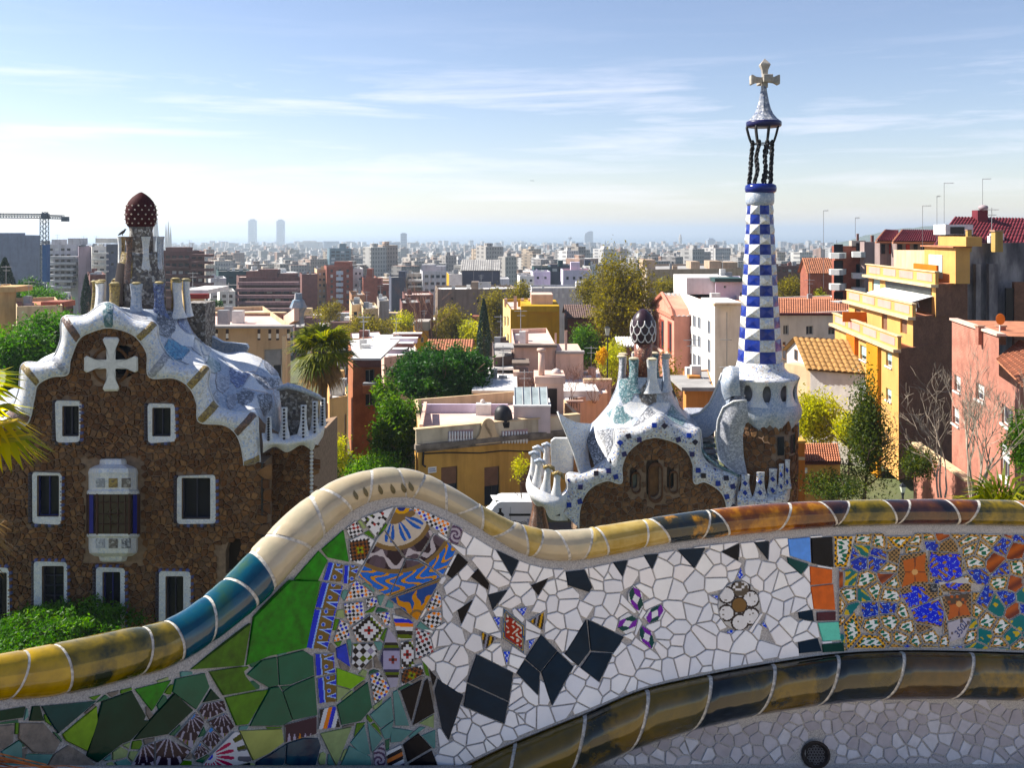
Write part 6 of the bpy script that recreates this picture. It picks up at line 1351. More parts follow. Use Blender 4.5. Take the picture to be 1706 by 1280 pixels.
    for px, yb, yt, dd in ((1241, 830, 791, -.4), (1266, 831, 787, -.45), (1287, 828, 781, -.2), (1301, 822, 773, -.3), (1311, 814, 766, -.2)):
        w = 1.0 if px < 1290 else .6; post(W(px, yb, d+dd), W(px+1, yt, d+dd+.1), .95*w, .42*w, .5*w, .4, mb=(m_ := MB())); o = m_.build('terrace_finger', MBL, H, smooth=True)
        for kk in (.22, .62):
            p = W(px+.3, yb+(yt-yb)*kk, d+dd-.17); vv, ff = slab([p+Vector((.14*w, 0, 0)), p+Vector((0, 0, .16)), p+Vector((-.14*w, 0, 0)), p+Vector((0, 0, -.16))], Vector((0, -1, 0)), .07, .05); meshobj('lozenge', vv, ff, pm('lozenge_0', (.012, .03, .2), rough=.25), o)
right_house()
# ================================================================ the town: every house a thing with walls, roof and windows
FRM = pm('frame_white', (.6, .6, .58), rough=.6); FRG = pm('frame_grey', (.25, .26, .27), rough=.6)
GLS = pm('town_glass', (.025, .03, .04), var=.5, scale=.6, rough=.12, spec=.4); BLI = pm('blind_pale', (.55, .56, .55), var=.1, rough=.7); BLG = pm('blind_aqua', (.35, .5, .5), var=.1, rough=.7); BLB = pm('blind_brown', (.16, .09, .06), var=.2, rough=.7)
ROOF = {'white': pm('roof_white', (.72, .70, .68), var=.1, scale=.8, rough=.8, streak=.3), 'terra': pm('roof_terracotta', (.36, .17, .11), var=.3, scale=1.5, rough=.9), 'grey': pm('roof_grey', (.3, .29, .28), var=.25, scale=.6, rough=.9), 'pink': pm('roof_pink', (.55, .42, .38), var=.15, scale=.8, rough=.9), 'maroon': pm('roof_maroon', (.12, .022, .03), var=.2, scale=1, rough=.7), 'brown': pm('roof_tile_brown', (.28, .17, .08), var=.4, scale=3, rough=.9)}
def wall(name, c, var=.12, streak=.5, scale=.5, **k): return pm('wall_'+name, c, var=var, scale=scale, rough=.9, streak=streak, bump=.15, bscale=6, **k)
def brick(name, c1, c2, mort, sc=4.0):
    key = 'brick_'+name
    if key in MT: return MT[key]
    m, t, b = base_mat(key); g = N(t, 'ShaderNodeNewGeometry'); sp = N(t, 'ShaderNodeSeparateXYZ'); t.links.new(g.outputs['Position'], sp.inputs[0])
    ad = N(t, 'ShaderNodeMath', operation='ADD'); t.links.new(sp.outputs[0], ad.inputs[0]); t.links.new(sp.outputs[1], ad.inputs[1]); cb = N(t, 'ShaderNodeCombineXYZ'); t.links.new(ad.outputs[0], cb.inputs[0]); t.links.new(sp.outputs[2], cb.inputs[1])
    br = N(t, 'ShaderNodeTexBrick', _Scale=sc); br.inputs['Color1'].default_value = c4(c1); br.inputs['Color2'].default_value = c4(c2); br.inputs['Mortar'].default_value = c4(mort); br.inputs['Mortar Size'].default_value = .03; br.inputs['Row Height'].default_value = .35; t.links.new(cb.outputs[0], br.inputs['Vector'])
    nz = N(t, 'ShaderNodeTexNoise', _Scale=.7, _Detail=8.0, _Roughness=.7); t.links.new(g.outputs['Position'], nz.inputs['Vector']); mr = N(t, 'ShaderNodeMapRange'); mr.inputs['From Min'].default_value = .4; mr.inputs['From Max'].default_value = .65; mr.inputs['To Max'].default_value = .8; t.links.new(nz.outputs['Fac'], mr.inputs['Value'])
    mx = N(t, 'ShaderNodeMix', data_type='RGBA', blend_type='MULTIPLY'); t.links.new(mr.outputs[0], mx.inputs[0]); t.links.new(br.outputs['Color'], mx.inputs['A']); mx.inputs['B'].default_value = (.5, .45, .42, 1); t.links.new(mx.outputs['Result'], b.inputs['Base Color']); b.inputs['Roughness'].default_value = .9
    MT[key] = m; return m
class Face:
    """a vertical wall face; takes pixel rectangles for its openings"""
    def __init__(s, O, E): s.O = Vector((O[0], O[1], 0)); d = Vector((E[0]-O[0], E[1]-O[1], 0)); s.L = d.length; s.u = d.normalized(); s.n = s.u.cross(Vector((0, 0, 1)))
    def at(s, px, py=None):
        rx = (px-CX)/F; # O.x+u.x*t = rx*Y ; O.y+u.y*t = Y
        t = (rx*s.O.y-s.O.x)/(s.u.x-rx*s.u.y); Y = s.O.y+s.u.y*t; return t, Y
    def rect(s, x0, y0, x1, y1):
        ta, Ya = s.at(x0); tb, Yb = s.at(x1); return (min(ta, tb), max(ta, tb), Z_(y1, (Ya+Yb)/2), Z_(y0, (Ya+Yb)/2))
    def P(s, t, z, out=0): q = s.O+s.u*t+s.n*out; return Vector((q.x, q.y, z))
    def wallgrid(s, mb, z0, z1, holes, rev=.2):
        ts = sorted(set([0, s.L]+[v for h in holes for v in h[:2] if 0 < v < s.L])); zs = sorted(set([z0, z1]+[v for h in holes for v in h[2:] if z0 < v < z1]))
        for i in range(len(ts)-1):
            for j in range(len(zs)-1):
                tc_, zc_ = (ts[i]+ts[i+1])/2, (zs[j]+zs[j+1])/2
                if any(h[0] < tc_ < h[1] and h[2] < zc_ < h[3] for h in holes): continue
                mb.add([s.P(ts[i], zs[j]), s.P(ts[i+1], zs[j]), s.P(ts[i+1], zs[j+1]), s.P(ts[i], zs[j+1])], [(0, 1, 2, 3)])
        for a, b, c, d in holes:
            A = [s.P(a, c), s.P(b, c), s.P(b, d), s.P(a, d)]; B = [s.P(a, c, -rev), s.P(b, c, -rev), s.P(b, d, -rev), s.P(a, d, -rev)]; mb.add(A+B, [(i, 4+i, 4+(i+1) % 4, (i+1) % 4) for i in range(4)])
    def slab(s, mb, a, b, c, d, o0, o1, mi=0):
        mb.obox(s.P(a, c, o0), s.u*(b-a), s.n*(o1-o0), Vector((0, 0, d-c)), mi)
def add_window(f, h, parent, style, rev=.2, near=True):
    a, b, c, d = h; w = b-a; mb = MB(); t = min(.07, w*.1); fm = style.get('frame', FRM)
    if near:
        f.slab(mb, a, a+t, c, d, -rev, -rev+.06); f.slab(mb, b-t, b, c, d, -rev, -rev+.06); f.slab(mb, a+t, b-t, d-t, d, -rev, -rev+.06); f.slab(mb, a+t, b-t, c, c+t, -rev, -rev+.06)
        if w > .7: f.slab(mb, (a+b)/2-t*.4, (a+b)/2+t*.4, c+t, d-t, -rev, -rev+.05)
        if style.get('sill'): f.slab(mb, a-.1, b+.1, c-.12, c, -.05, .12)
        wn = mb.build('window', fm, parent)
        mb = MB(); mb.add([f.P(a+t*.5, c+t*.5, -rev+.02), f.P(b-t*.5, c+t*.5, -rev+.02), f.P(b-t*.5, d-t*.5, -rev+.02), f.P(a+t*.5, d-t*.5, -rev+.02)], [(0, 1, 2, 3)]); mb.build('pane', style.get('glass', GLS), wn)
        if random.random() < style.get('blind', 0):
            q = d-(d-c)*random.choice(style.get('frac', [.35, .5, .7, 1.0])); mb = MB(); f.slab(mb, a+t*.6, b-t*.6, q, d-t*.4, -rev+.07, -rev+.1); mb.build('blind', style.get('bmat', BLI), wn)
    else:
        f.slab(mb, a, b, c, d, -rev-.02, -rev+.04); mb.build('window', random.choice([GLS, GLS, GLS, BLI]) if style.get('blind', 0) > 0 else GLS, parent)
def wg(x0, x1, nx, y0, y1, ny, w, h, dy=0):
    out = []
    for i in range(nx):
        cx_ = x0+(x1-x0)*(i+.5)/nx
        for j in range(ny):
            cy_ = y0+(y1-y0)*(j+.5)/ny+dy*i; out.append((cx_-w/2, cy_-h/2, cx_+w/2, cy_+h/2))
    return out
def bld(name, label, P, ytop, wm, roof='white', front=(), side=(), par=.6, style=None, sidemat=None, cat='building', zb=None, near=True, group=None, cornice=None, ledges=(), parmat=None):
    """P: three plan corners as (px, Y): back-left, front-left, front-right; ytop: pixel row of the wall top at the front-left corner"""
    style = style or {}; (a, b, c) = [Vector((X_(p, Y), Y, 0)) for p, Y in P]; dd = a+c-b; z1 = Z_(ytop, P[1][1]); z0 = zb if zb is not None else ground((P[0][1]+P[2][1])/2)-2.5
    root = thing(name, label, cat, ((a.x+c.x)/2, (a.y+c.y)/2, z0), group); fs = Face(a, b); ff = Face(b, c); fr = Face(c, dd); fb = Face(dd, a)
    hs = [fs.rect(*r) for r in side]; hf = [ff.rect(*r) for r in front]; cl = lambda hh, f_: [(max(h[0], .05), min(h[1], f_.L-.05), max(h[2], z0+.1), min(h[3], z1-.1)) for h in hh if h[1] > .1 and h[0] < f_.L-.1 and h[3] > z0 and h[3]-h[2] > .1]
    hs = cl(hs, fs); hf = cl(hf, ff); rev = .2 if near else .12
    mb = MB(); ff.wallgrid(mb, z0, z1, hf, rev); fr.wallgrid(mb, z0, z1, []); fb.wallgrid(mb, z0, z1, []); wl = mb.build('wall', wm, root)
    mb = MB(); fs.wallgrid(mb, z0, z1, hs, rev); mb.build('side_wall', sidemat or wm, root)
    for f_, hh in ((ff, hf), (fs, hs)):
        for h in hh: add_window(f_, h, root, style, rev, near)
    # roof slab and parapet
    Q = [Vector((p.x, p.y, z1)) for p in (a, b, c, dd)]; ce = sum(Q, Vector())/4; T_ = [q+(ce-q).normalized()*min(.32, (ce-q).length*.3) for q in Q]; zr = Vector((0, 0, -par)); mb = MB()
    mb.add(Q+T_, [(i, (i+1) % 4, 4+(i+1) % 4, 4+i) for i in range(4)]); mb.add(T_+[q+zr for q in T_], [((i+1) % 4, i, 4+i, 4+(i+1) % 4) for i in range(4)]); mb.build('parapet', parmat or wm, root)
    mb = MB(); mb.add([q+zr for q in T_], [(0, 1, 2, 3)]); mb.build('roof', ROOF[roof] if isinstance(roof, str) else roof, root)
    if P[1][1] < 360:       # roof clutter: vents, tanks, a mast
        for k in range(random.choice([2, 3, 4])):
            q = T_[0].lerp(T_[1], random.uniform(.15, .85)).lerp(T_[3].lerp(T_[2], random.uniform(.15, .85)), random.uniform(.15, .8))+zr; s_ = random.uniform(.25, .6); mb = MB(); mb.box(q.x-s_, q.x+s_, q.y-s_*.8, q.y+s_*.8, q.z, q.z+random.uniform(.5, 1.5)); mb.build('roof_vent', random.choice([FRM, FRG, wm]), root)
        mb = MB(); mb.tube([q, q+Vector((0, 0, 3.4))], .035, 4); mb.tube([q+Vector((-.7, 0, 3.2)), q+Vector((.7, .1, 3.2))], .03, 4); mb.tube([q+Vector((-.4, 0, 2.7)), q+Vector((.5, .1, 2.7))], .03, 4); mb.build('mast', FRG, root)
    if cornice:
        mb = MB(); h, o, cm = cornice; ff.slab(mb, -o, ff.L+o, z1-h, z1+.05, 0, o); fs.slab(mb, -o, fs.L, z1-h, z1+.05, 0, o); mb.build('cornice', cm, root)
    for (py, h, o, m_) in ledges:
        mb = MB(); zz = Z_(py, P[1][1]); ff.slab(mb, 0, ff.L, zz-h, zz, .0, o); fs.slab(mb, 0, fs.L, zz-h, zz, 0, o); mb.build('ledge', m_, root)
    return root, ff, fs, z0, z1
def antenna(parent, px, py0, py1, Y, arms=1, L=14):
    mb = MB(); s = Y/F; r = max(.02, .35*s); mb.tube([W(px, py0, Y), W(px, py1, Y)], r, 5); z = W(px, py1, Y)
    if arms:
        mb.tube([z, z+Vector((L*s, 0, .3*s))], r*.8, 4)
        for k in range(5): p = z+Vector((L*s*(k+.5)/5, 0, 0)); mb.tube([p+Vector((0, -.3, 0)), p+Vector((0, .3, 0))], r*.5, 4); mb.tube([p+Vector((0, 0, -1.6*s)), p+Vector((0, 0, 1.6*s))], r*.45, 4)
    return mb.build('antenna', pm('antenna_grey', (.18, .18, .19), rough=.5), parent)
def chimney(parent, px0, px1, py0, py1, Y, m_, cap=True):
    mb = MB(); w = X_(px1, Y)-X_(px0, Y); mb.box(X_(px0, Y), X_(px1, Y), Y, Y+w, Z_(py0, Y), Z_(py1, Y)); o = mb.build('chimney', m_, parent)
    if cap: mb = MB(); mb.box(X_(px0, Y)-w*.12, X_(px1, Y)+w*.12, Y-w*.12, Y+w*1.12, Z_(py1, Y), Z_(py1, Y)+w*.22); mb.build('cap', pm('chimney_cap', (.3, .2, .15), rough=.9), o)
def rbox(parent, name, px0, px1, py0, py1, Y, depth, m_):
    mb = MB(); mb.box(X_(px0, Y), X_(px1, Y), Y, Y+depth, Z_(py1, Y), Z_(py0, Y)); return mb.build(name, m_, parent)
def tiles(parent, name, A, B, C, D, n, m_, amp=.07):
    """corrugated clay-tile plane: A-B eave, D-C ridge; n ribs along A-B"""
    A, B, C, D = map(Vector, (A, B, C, D)); nr = (B-A).cross(D-A).normalized(); nr = nr if nr.z > 0 else -nr; rows = []; k = 6
    for i in range(n*k+1):
        f = i/(n*k); h = amp*abs(math.sin(math.pi*i/k))*1.3; lo, hi = A.lerp(B, f), D.lerp(C, f); r = []
        m2 = 8
        for j in range(m2): r += [lo.lerp(hi, j/m2)+nr*(h+amp*.5), lo.lerp(hi, (j+.98)/m2)+nr*h]
        rows.append(r)
    mb = MB(); mb.grid(rows); mb.add([p-nr*.1 for p in (A, B, C, D)], [(0, 1, 2, 3)]); return mb.build(name, m_, parent)
random.seed(61)
WY = wall('ochre', (.42, .27, .055), streak=.35); WO = wall('orange', (.50, .31, .12), streak=.55); WC = wall('cream', (.56, .44, .30), streak=.4); WWH = wall('white', (.68, .66, .63), streak=.25); WPK = wall('pinkpale', (.60, .44, .37), streak=.4); WSA = wall('salmon', (.55, .27, .21), streak=.2); WGR = wall('grey', (.34, .31, .28), streak=.5); WBE = wall('beige', (.40, .31, .24), streak=.45); WLV = wall('lavender', (.55, .50, .60), streak=.2); WBL = wall('bluegrey', (.16, .18, .24), streak=.3); WSL = wall('slate', (.07, .075, .10), streak=.3)
BRR = brick('red', (.24, .075, .05), (.30, .10, .065), (.26, .13, .1)); BRD = brick('dark', (.15, .07, .045), (.22, .11, .07), (.12, .07, .05), 3.0); BRP = brick('pink', (.33, .14, .105), (.40, .18, .135), (.42, .25, .2), 3.2); BRO = brick('orange', (.33, .12, .055), (.40, .15, .07), (.34, .16, .1)); BRM = brick('maroon', (.13, .05, .045), (.17, .07, .06), (.14, .08, .07))
# ---- orange corner house with roof balustrade, just below the bench
r, ff, fs, z0, z1 = bld('corner_house', 'orange corner house with pierced roof balustrade below the park', [(690.5, 72), (697, 61), (965, 66)], 716, WO, 'pink', front=[(735, 778, 762, 836), (807, 778, 832, 842), (866, 778, 892, 900)], par=.95, style={'frame': pm('frame_dkgreen', (.03, .04, .035), rough=.6), 'blind': 1, 'frac': [.5], 'bmat': BLB}, parmat=WC, cat='house')
mb = MB(); zc = Z_(741, 61); ff.slab(mb, -.3, ff.L, zc-.28, zc+.05, 0, .38); ff.slab(mb, -.15, ff.L, zc-.5, zc-.28, 0, .16); mb.build('cornice', pm('cornice_grime', (.16, .14, .12), var=.5, scale=1.5, rough=.95), r)
mb = MB(); ff.slab(mb, -.2, ff.L, zc+.05, Z_(716, 61), .003, .14); mb.build('balustrade_wall', wall('cream_grime', (.52, .46, .36), streak=.8, var=.25), r)
mb = MB(); ff.slab(mb, -.25, ff.L, Z_(716, 61), Z_(714, 61), -.32, .2); mb.build('coping', WC, r)
for a, b in ((745, 787), (834, 878)):
    for k in range(9):
        px = a+(b-a)*(k+.5)/9; t, Yq = ff.at(px); p = ff.P(t, 0, .20); mb = MB(); mb.lathe((p.x, p.y), [(.06, Z_(738, Yq)), (.1, Z_(733, Yq)), (.05, Z_(728, Yq)), (.07, Z_(724, Yq)), (.06, Z_(718, Yq))], 8); mb.build('baluster', pm('baluster_white', (.7, .68, .66), rough=.7), r, smooth=True)
    t0, Yq = ff.at(a); t1, _ = ff.at(b); mb = MB(); ff.slab(mb, t0, t1, Z_(738, Yq), Z_(718, Yq), .142, .15); mb.build('balustrade_gap_shade', pm('gap_shade', (.35, .25, .25), rough=.9), r)  # no gap is cut: a darker slab carries the shade behind the balusters
t, Yq = ff.at(810.5); pts = []
for k in range(13): q = math.pi*k/12; pts.append((math.cos(q)*10.5, -math.sin(q)*14))
prof = [(22, 23), (21, 14), (15, 6), (12.5, -3)]; out = [(x, y) for x, y in prof]+[(x*1.15, y-5) for x, y in pts]+[(-x, y) for x, y in prof[::-1]]
inn = [(6.8*math.cos(2*math.pi*k/len(out)+.9*0+math.pi*.32), 11*math.sin(-2*math.pi*k/len(out)+math.pi*.32)+1) for k in range(len(out))]
rows = []
for (sx, o) in ((out, .15), (out, .34), (inn, .34), (inn, .05)): rows.append([ff.P(t+x*Yq/F, Z_(715+y, Yq), o) for x, y in sx+[sx[0]]])
mb = MB(); mb.grid(rows); mb.build('oval_pediment', WC, r)
for px, py, Y in ((697, 676, 71.5), (804, 669, 71)): mb = MB(); p = W(px, py+3, Y); mb.box(p.x-.2, p.x+.2, Y-.2, Y+.2, p.z-1.0, p.z-.1); mb.ball((p.x, Y, p.z+.12), .2); mb.build('ball_finial', pm('finial_stone', (.5, .45, .42), rough=.8), r)
mb = MB(); Yb = 71.2; mb.box(X_(703, Yb), X_(846, Yb), Yb, Yb+.25, Z_(706, Yb), Z_(674, Yb)); mb.build('terrace_wall', WLV, r)
mb = MB(); mb.box(X_(703, Yb), X_(846, Yb), Yb-.03, Yb-.004, Z_(706, Yb), Z_(697, Yb)); mb.build('terrace_skirting', pm('skirting_maroon', (.16, .06, .07), rough=.9), r)
mb = MB(); mb.obox(W(698.5, 715, 61.5), W(706, 676, 71)-W(698.5, 715, 61.5), Vector((.25, 0, 0)), Vector((0, 0, .3))); mb.build('side_coping', WPK, r)
rbox(r, 'stair_house', 856, 917, 678, 722, 64.5, 3.5, wall('pinkgrey', (.60, .50, .48), streak=.2)); rbox(r, 'stair_roof', 855, 918, 676, 678.4, 64.4, 3.8, ROOF['white'])
mb = MB(); A, B, C, D_ = W(858, 678, 64.6), W(913, 678, 64.6), W(911, 645, 66), W(857, 645, 66); mb.add([A, B, C, D_], [(0, 1, 2, 3)]); sk = mb.build('skylight', pm('glass_dusty', (.4, .45, .45), var=.3, scale=1.2, rough=.25, spec=.5), r)
for k in range(5): f = k/4; mb = MB(); mb.tube([A.lerp(B, f), D_.lerp(C, f)], .05, 5); mb.build('bar', FRG, sk)
rbox(r, 'stair_tower', 893, 939, 640, 722, 67.5, 3, WPK); rbox(r, 'stair_door', 912, 928, 648, 690, 67.45, .1, pm('door_shade', (.03, .022, .02), rough=.8)); rbox(r, 'tower_roof', 891, 942, 628, 640, 67.3, 3.2, WPK)
mb = MB(); mb.tube([W(902, 634, 68), W(902, 585, 68)], .24, 8); mb.tube([W(902, 585, 68), W(902, 581, 68)], .34, 8); mb.build('flue', WPK, r, smooth=True)
mb = MB(); c_ = W(927, 621, 69); mb.lathe((c_.x, c_.y), [(.02, c_.z-.3), (.32, c_.z-.12), (.36, c_.z), (.32, c_.z+.2), (.02, c_.z+.34)], 12); mb.build('satellite_dish', pm('dish_pale', (.55, .48, .45), rough=.6), r, smooth=True)
mb = MB(); c_ = W(838, 706, 64); mb.lathe((c_.x, c_.y), [(.62, c_.z-.2), (.66, c_.z+.4), (.6, c_.z+.9), (.42, c_.z+1.2), (.1, c_.z+1.32)], 14, fn=lambda q, t: 1+.05*math.sin(q*5+t*6)); ob = mb.build('covered_barbecue', pm('cover_black', (.015, .015, .018), var=.5, scale=2, rough=.5), None, smooth=True); tag(ob, 'black tarpaulin cover bulging on the orange house roof terrace', 'cover')
# plaque on the corner
t0, Yq = ff.at(713); t1, _ = ff.at(727); mb = MB(); ff.slab(mb, t0, t1, Z_(789, Yq), Z_(779, Yq), .0, .03); pl = mb.build('street_plaque', pm('plaque_white', (.7, .7, .68), rough=.5), r)
mb = MB()
for j in range(2):
    for k in range(6): ff.slab(mb, t0+.06+k*.075+(.05 if j else 0), t0+.06+k*.075+.05+(.05 if j else 0), Z_(783.2+j*3.4, Yq), Z_(781.6+j*3.4, Yq), .031, .034)
mb.build('plaque_lettering', pm('plaque_blue', (.05, .08, .3), rough=.5), pl)
mb = MB(); mb.tube([ff.P(*q) for q in ((.3, Z_(757, 61), .06), (2, Z_(758, 61.2), .05), (4.5, Z_(760, 62), .05), (6.2, Z_(757, 62.5), .05), (8.5, Z_(761, 63), .05), (10, Z_(760, 63.5), .05))], .045, 5); mb.tube([ff.P(.35, Z_(752, 61), .07), ff.P(.3, Z_(775, 61), .07), ff.P(.5, Z_(779, 61), .07)], .07, 6); mb.build('cable', pm('cable_black', (.02, .018, .016), rough=.7), r)
# ---- neighbours around it
r, ff, fs, z0, z1 = bld('low_house', 'yellow low house with a bright white roof behind the orange corner house', [(782, 90), (789, 77), (858, 79)], 655, wall('yellow', (.58, .36, .06)), 'white', par=.08, cat='house'); rbox(r, 'roof_slab', 786, 862, 651, 656, 76.5, 13, ROOF['white'])
mb = MB(); 
for k in range(7): mb.tube([W(788+k*10, 624+k*4.6, 80+k*.3), W(795+k*10, 640+k*3, 79+k*.3)], .03, 4)
mb.tube([W(788, 622, 80), W(852, 655, 80)], .04, 5); mb.tube([W(795, 642, 79.5), W(852, 657, 79.5)], .04, 5); mb.build('awning_frame', pm('steel_pale', (.4, .4, .4), rough=.5), r)
r, ff, fs, z0, z1 = bld('low_house', 'white roofed low house right of the skylight, with a terrace', [(934, 95), (938, 80), (1012, 84)], 668, WPK, 'white', par=.1, cat='house'); rbox(r, 'roof_slab', 936, 998, 652, 668, 82, 9, ROOF['white'])
for k in range(8): p = W(938+k*4, 692, 76); mb = MB(); mb.lathe((p.x, p.y), [(.06, p.z), (.1, p.z+.3), (.05, p.z+.6), (.08, p.z+1.0)], 6); mb.build('baluster', WPK, r)
rbox(r, 'balustrade_rail', 935, 972, 668, 671, 75.8, .3, WPK)
for k in range(5): rbox(r, 'bench_slat', 948+k*3, 950+k*3, 662, 680, 77, .08, pm('wood_brown', (.09, .045, .02), rough=.8))
r, ff, fs, z0, z1 = bld('pink_house', 'long pale pink house with flat parapets in front of the yellow block', [(852, 104), (857, 88), (926, 89)], 578, WPK, 'pink', par=.5, cat='house'); rbox(r, 'wing', 926, 972, 590, 690, 88.5, 8, WPK); rbox(r, 'garden_wall', 972, 1018, 635, 700, 86, .6, WPK); rbox(r, 'coping', 855, 928, 575, 579.5, 87.8, 1, pm('coping_dark', (.16, .13, .11), rough=.9)); rbox(r, 'wing_coping', 926, 974, 586, 590, 88.3, 1, pm('coping_grey', (.3, .28, .27), rough=.9)); rbox(r, 'garden_coping', 972, 1020, 632.5, 635, 85.9, .8, WC)
chimney(r, 941, 945, 590, 552, 90, WPK); chimney(r, 924.5, 927.5, 580, 556, 90, WPK); rbox(r, 'low_wing', 855, 880, 620, 700, 84, 3, WPK); rbox(r, 'low_coping', 853, 882, 605, 610, 83.5, 3, pm('coping_dark', (.16, .13, .11), rough=.9))
r, ff, fs, z0, z1 = bld('shed', 'dark open shed with a pale roof left of the pink house', [(820, 98), (823, 86), (855, 87)], 596, wall('shed', (.12, .09, .08)), 'grey', par=.1, cat='shed'); rbox(r, 'shelf_roof', 822, 856, 613, 617, 85.5, 4, ROOF['white']); rbox(r, 'shelf_roof', 824, 856, 580, 583, 86, 4, ROOF['grey'])
r, ff, fs, z0, z1 = bld('yellow_block', 'plain ochre yellow block with a lit side and pink roof box', [(838, 148), (850.5, 128), (932, 131)], 516, WY, 'pink', side=wg(839, 849, 2, 522, 580, 2, 2.2, 18), par=.5, style={'blind': .8}, sidemat=wall('ochre_lit', (.62, .48, .25), streak=.1)); rbox(r, 'roof_step', 868, 932, 510, 520, 129, 12, WY); rbox(r, 'roof_box', 885, 921, 491, 512, 132, 5, WPK); chimney(r, 856, 861, 516, 495, 132, WPK); rbox(r, 'air_conditioner', 877, 887, 561, 568, 127.6, .5, FRM)  # sunlight on the side wall is put into its paler ochre
for px in (840, 868, 880): rbox(r, 'parapet_pier', px, px+5, 498, 512, 138, 1, WPK)
# ---- beige municipal building behind the palm
r, ff, fs, z0, z1 = bld('municipal_block', 'beige concrete block with slotted parapet behind the left gatehouse roof', [(330, 88), (349, 70), (484, 72)], 546, wall('concrete_beige', (.48, .37, .26), streak=.5), 'pink', front=[(440, 582, 470, 642), (500, 582, 520, 640)], par=.4, style={'blind': .9, 'bmat': FRG, 'frac': [.45]})
for px in (360, 378, 431, 449, 462, 480): rbox(r, 'slot_sun', px-1.6, px+1.8, 556, 564, 69.86, .13, pm('slot_lit', (.75, .7, .62), rough=.8)); rbox(r, 'slot_shade', px-2, px+2.2, 549, 556, 69.84, .13, pm('slot_dark', (.05, .035, .03), rough=.9)); rbox(r, 'slot_shade', px-2, px+2.2, 564, 567, 69.84, .13, pm('slot_dark', (.05, .035, .03), rough=.9))  # sun and shade inside the slots painted as pale and dark boxes
rbox(r, 'coping', 347, 486, 543.5, 547, 69.7, 1.2, pm('coping_grey', (.3, .28, .27), rough=.9)); rbox(r, 'roof_parapet', 349, 472, 523, 545, 84, .5, wall('pink_concrete', (.50, .32, .27), streak=.6)); rbox(r, 'parapet_cap', 347, 474, 521, 523.5, 83.8, .9, WC)
for a, b in ((359, 371), (424, 446)): rbox(r, 'parapet_bright_patch', a, b, 533, 541, 83.9, .15, pm('opening_bright', (.7, .66, .6), rough=.9))  # no opening is cut: pale slabs carry the brightness in their colour
mb = MB(); mb.obox(W(472, 545, 84), W(490, 535, 72)-W(472, 545, 84), Vector((.4, 0, 0)), Vector((0, 0, 1.0))); mb.build('parapet_return', WPK, r)
rbox(r, 'pilaster', 470, 476, 560, 660, 69.6, .5, WC); rbox(r, 'pier', 538, 549, 672, 800, 62, .6, WPK)
c_ = W(497, 540, 76); mb = MB(); mb.lathe((c_.x, c_.y), [(.5, c_.z), (.42, c_.z+.6), (.55, c_.z+1.1), (.75, c_.z+1.4), (.5, c_.z+2.0), (.35, c_.z+2.1), (.3, c_.z+2.6)], 6); lt = mb.build('roof_lantern', pm('lantern_blue', (.06, .25, .42), var=.5, scale=1.2, rough=.4, col2=(.4, .35, .32)), None); tag(lt, 'small blue and white roof lantern above the palm', 'lantern')
# ---- red-brown house, terraces, white roofs left of the umbrella pine
r, ff, fs, z0, z1 = bld('brick_house', 'orange brick house with dark balcony openings beside the palm', [(580, 98), (588, 82), (634, 84)], 600, BRO, 'white', front=[(609, 616, 625, 641), (609, 656, 626, 676)], par=.1, style={'frame': FRG}, cat='house')
rbox(r, 'roof_slab', 584, 634, 597, 600.5, 81.8, 14, ROOF['white']); rbox(r, 'balcony', 604, 630, 639, 643, 81, 1, FRG); rbox(r, 'balcony_front', 604, 630, 643, 656, 80.9, .2, BRO); rbox(r, 'fascia', 588, 634, 601, 612, 81.85, .3, BRM)
r, ff, fs, z0, z1 = bld('terrace_house', 'flat pink roof terraces with railings above the umbrella pine', [(632, 122), (640, 101), (697, 105)], 596, WPK, 'white', par=.2, cat='house')
for k, (y, Y) in enumerate(((590, 103), (580, 107), (572, 112), (564, 117))): rbox(r, 'terrace_step', 640+k*5, 680+k*7, y-7, y, Y, 1.2, BRM if k % 2 else WLV); rbox(r, 'step_coping', 639+k*5, 681+k*7, y-8.2, y-7, Y-.1, 1.5, ROOF['white'])
r, ff, fs, z0, z1 = bld('flat_house', 'low house with a pale sheet roof behind the palm crown', [(584, 130), (590, 112), (645, 114)], 582, BRM, 'white', par=.1, cat='house'); rbox(r, 'sheet_roof', 588, 640, 573, 580, 113, 10, ROOF['white'])
def gable(name, label, px0, px1, py_e, py_r, Y, depth, wm, rm, tn=10, zb=None, cat='house', amp=.08):
    """house with the ridge running left-right; eave row py_e at depth Y, ridge row py_r at mid depth"""
    x0, x1 = X_(px0, Y), X_(px1, Y); ze = Z_(py_e, Y); zr = Z_(py_r, Y+depth/2); z0 = zb if zb is not None else ground(Y)-2; t = thing(name, label, cat, ((x0+x1)/2, Y+depth/2, z0)); mb = MB()
    mb.prism([(x0, Y, z0), (x0, Y+depth, z0), (x0, Y+depth, ze), (x0, Y+depth/2, zr-.15), (x0, Y, ze)], (x1-x0, 0, 0)); mb.build('wall', wm, t)
    o = .35; tiles(t, 'roof', (x0-o, Y-o, ze-.15), (x1+o, Y-o, ze-.15), (x1+o, Y+depth/2, zr), (x0-o, Y+depth/2, zr), tn, rm, amp); tiles(t, 'roof', (x1+o, Y+depth+o, ze-.15), (x0-o, Y+depth+o, ze-.15), (x0-o, Y+depth/2, zr), (x1+o, Y+depth/2, zr), tn, rm, amp)
    return t
gable('gabled_house', 'pink tiled roof house right behind the umbrella pine crown', 712, 782, 588, 566, 108, 9, WPK, ROOF['terra'], 18)
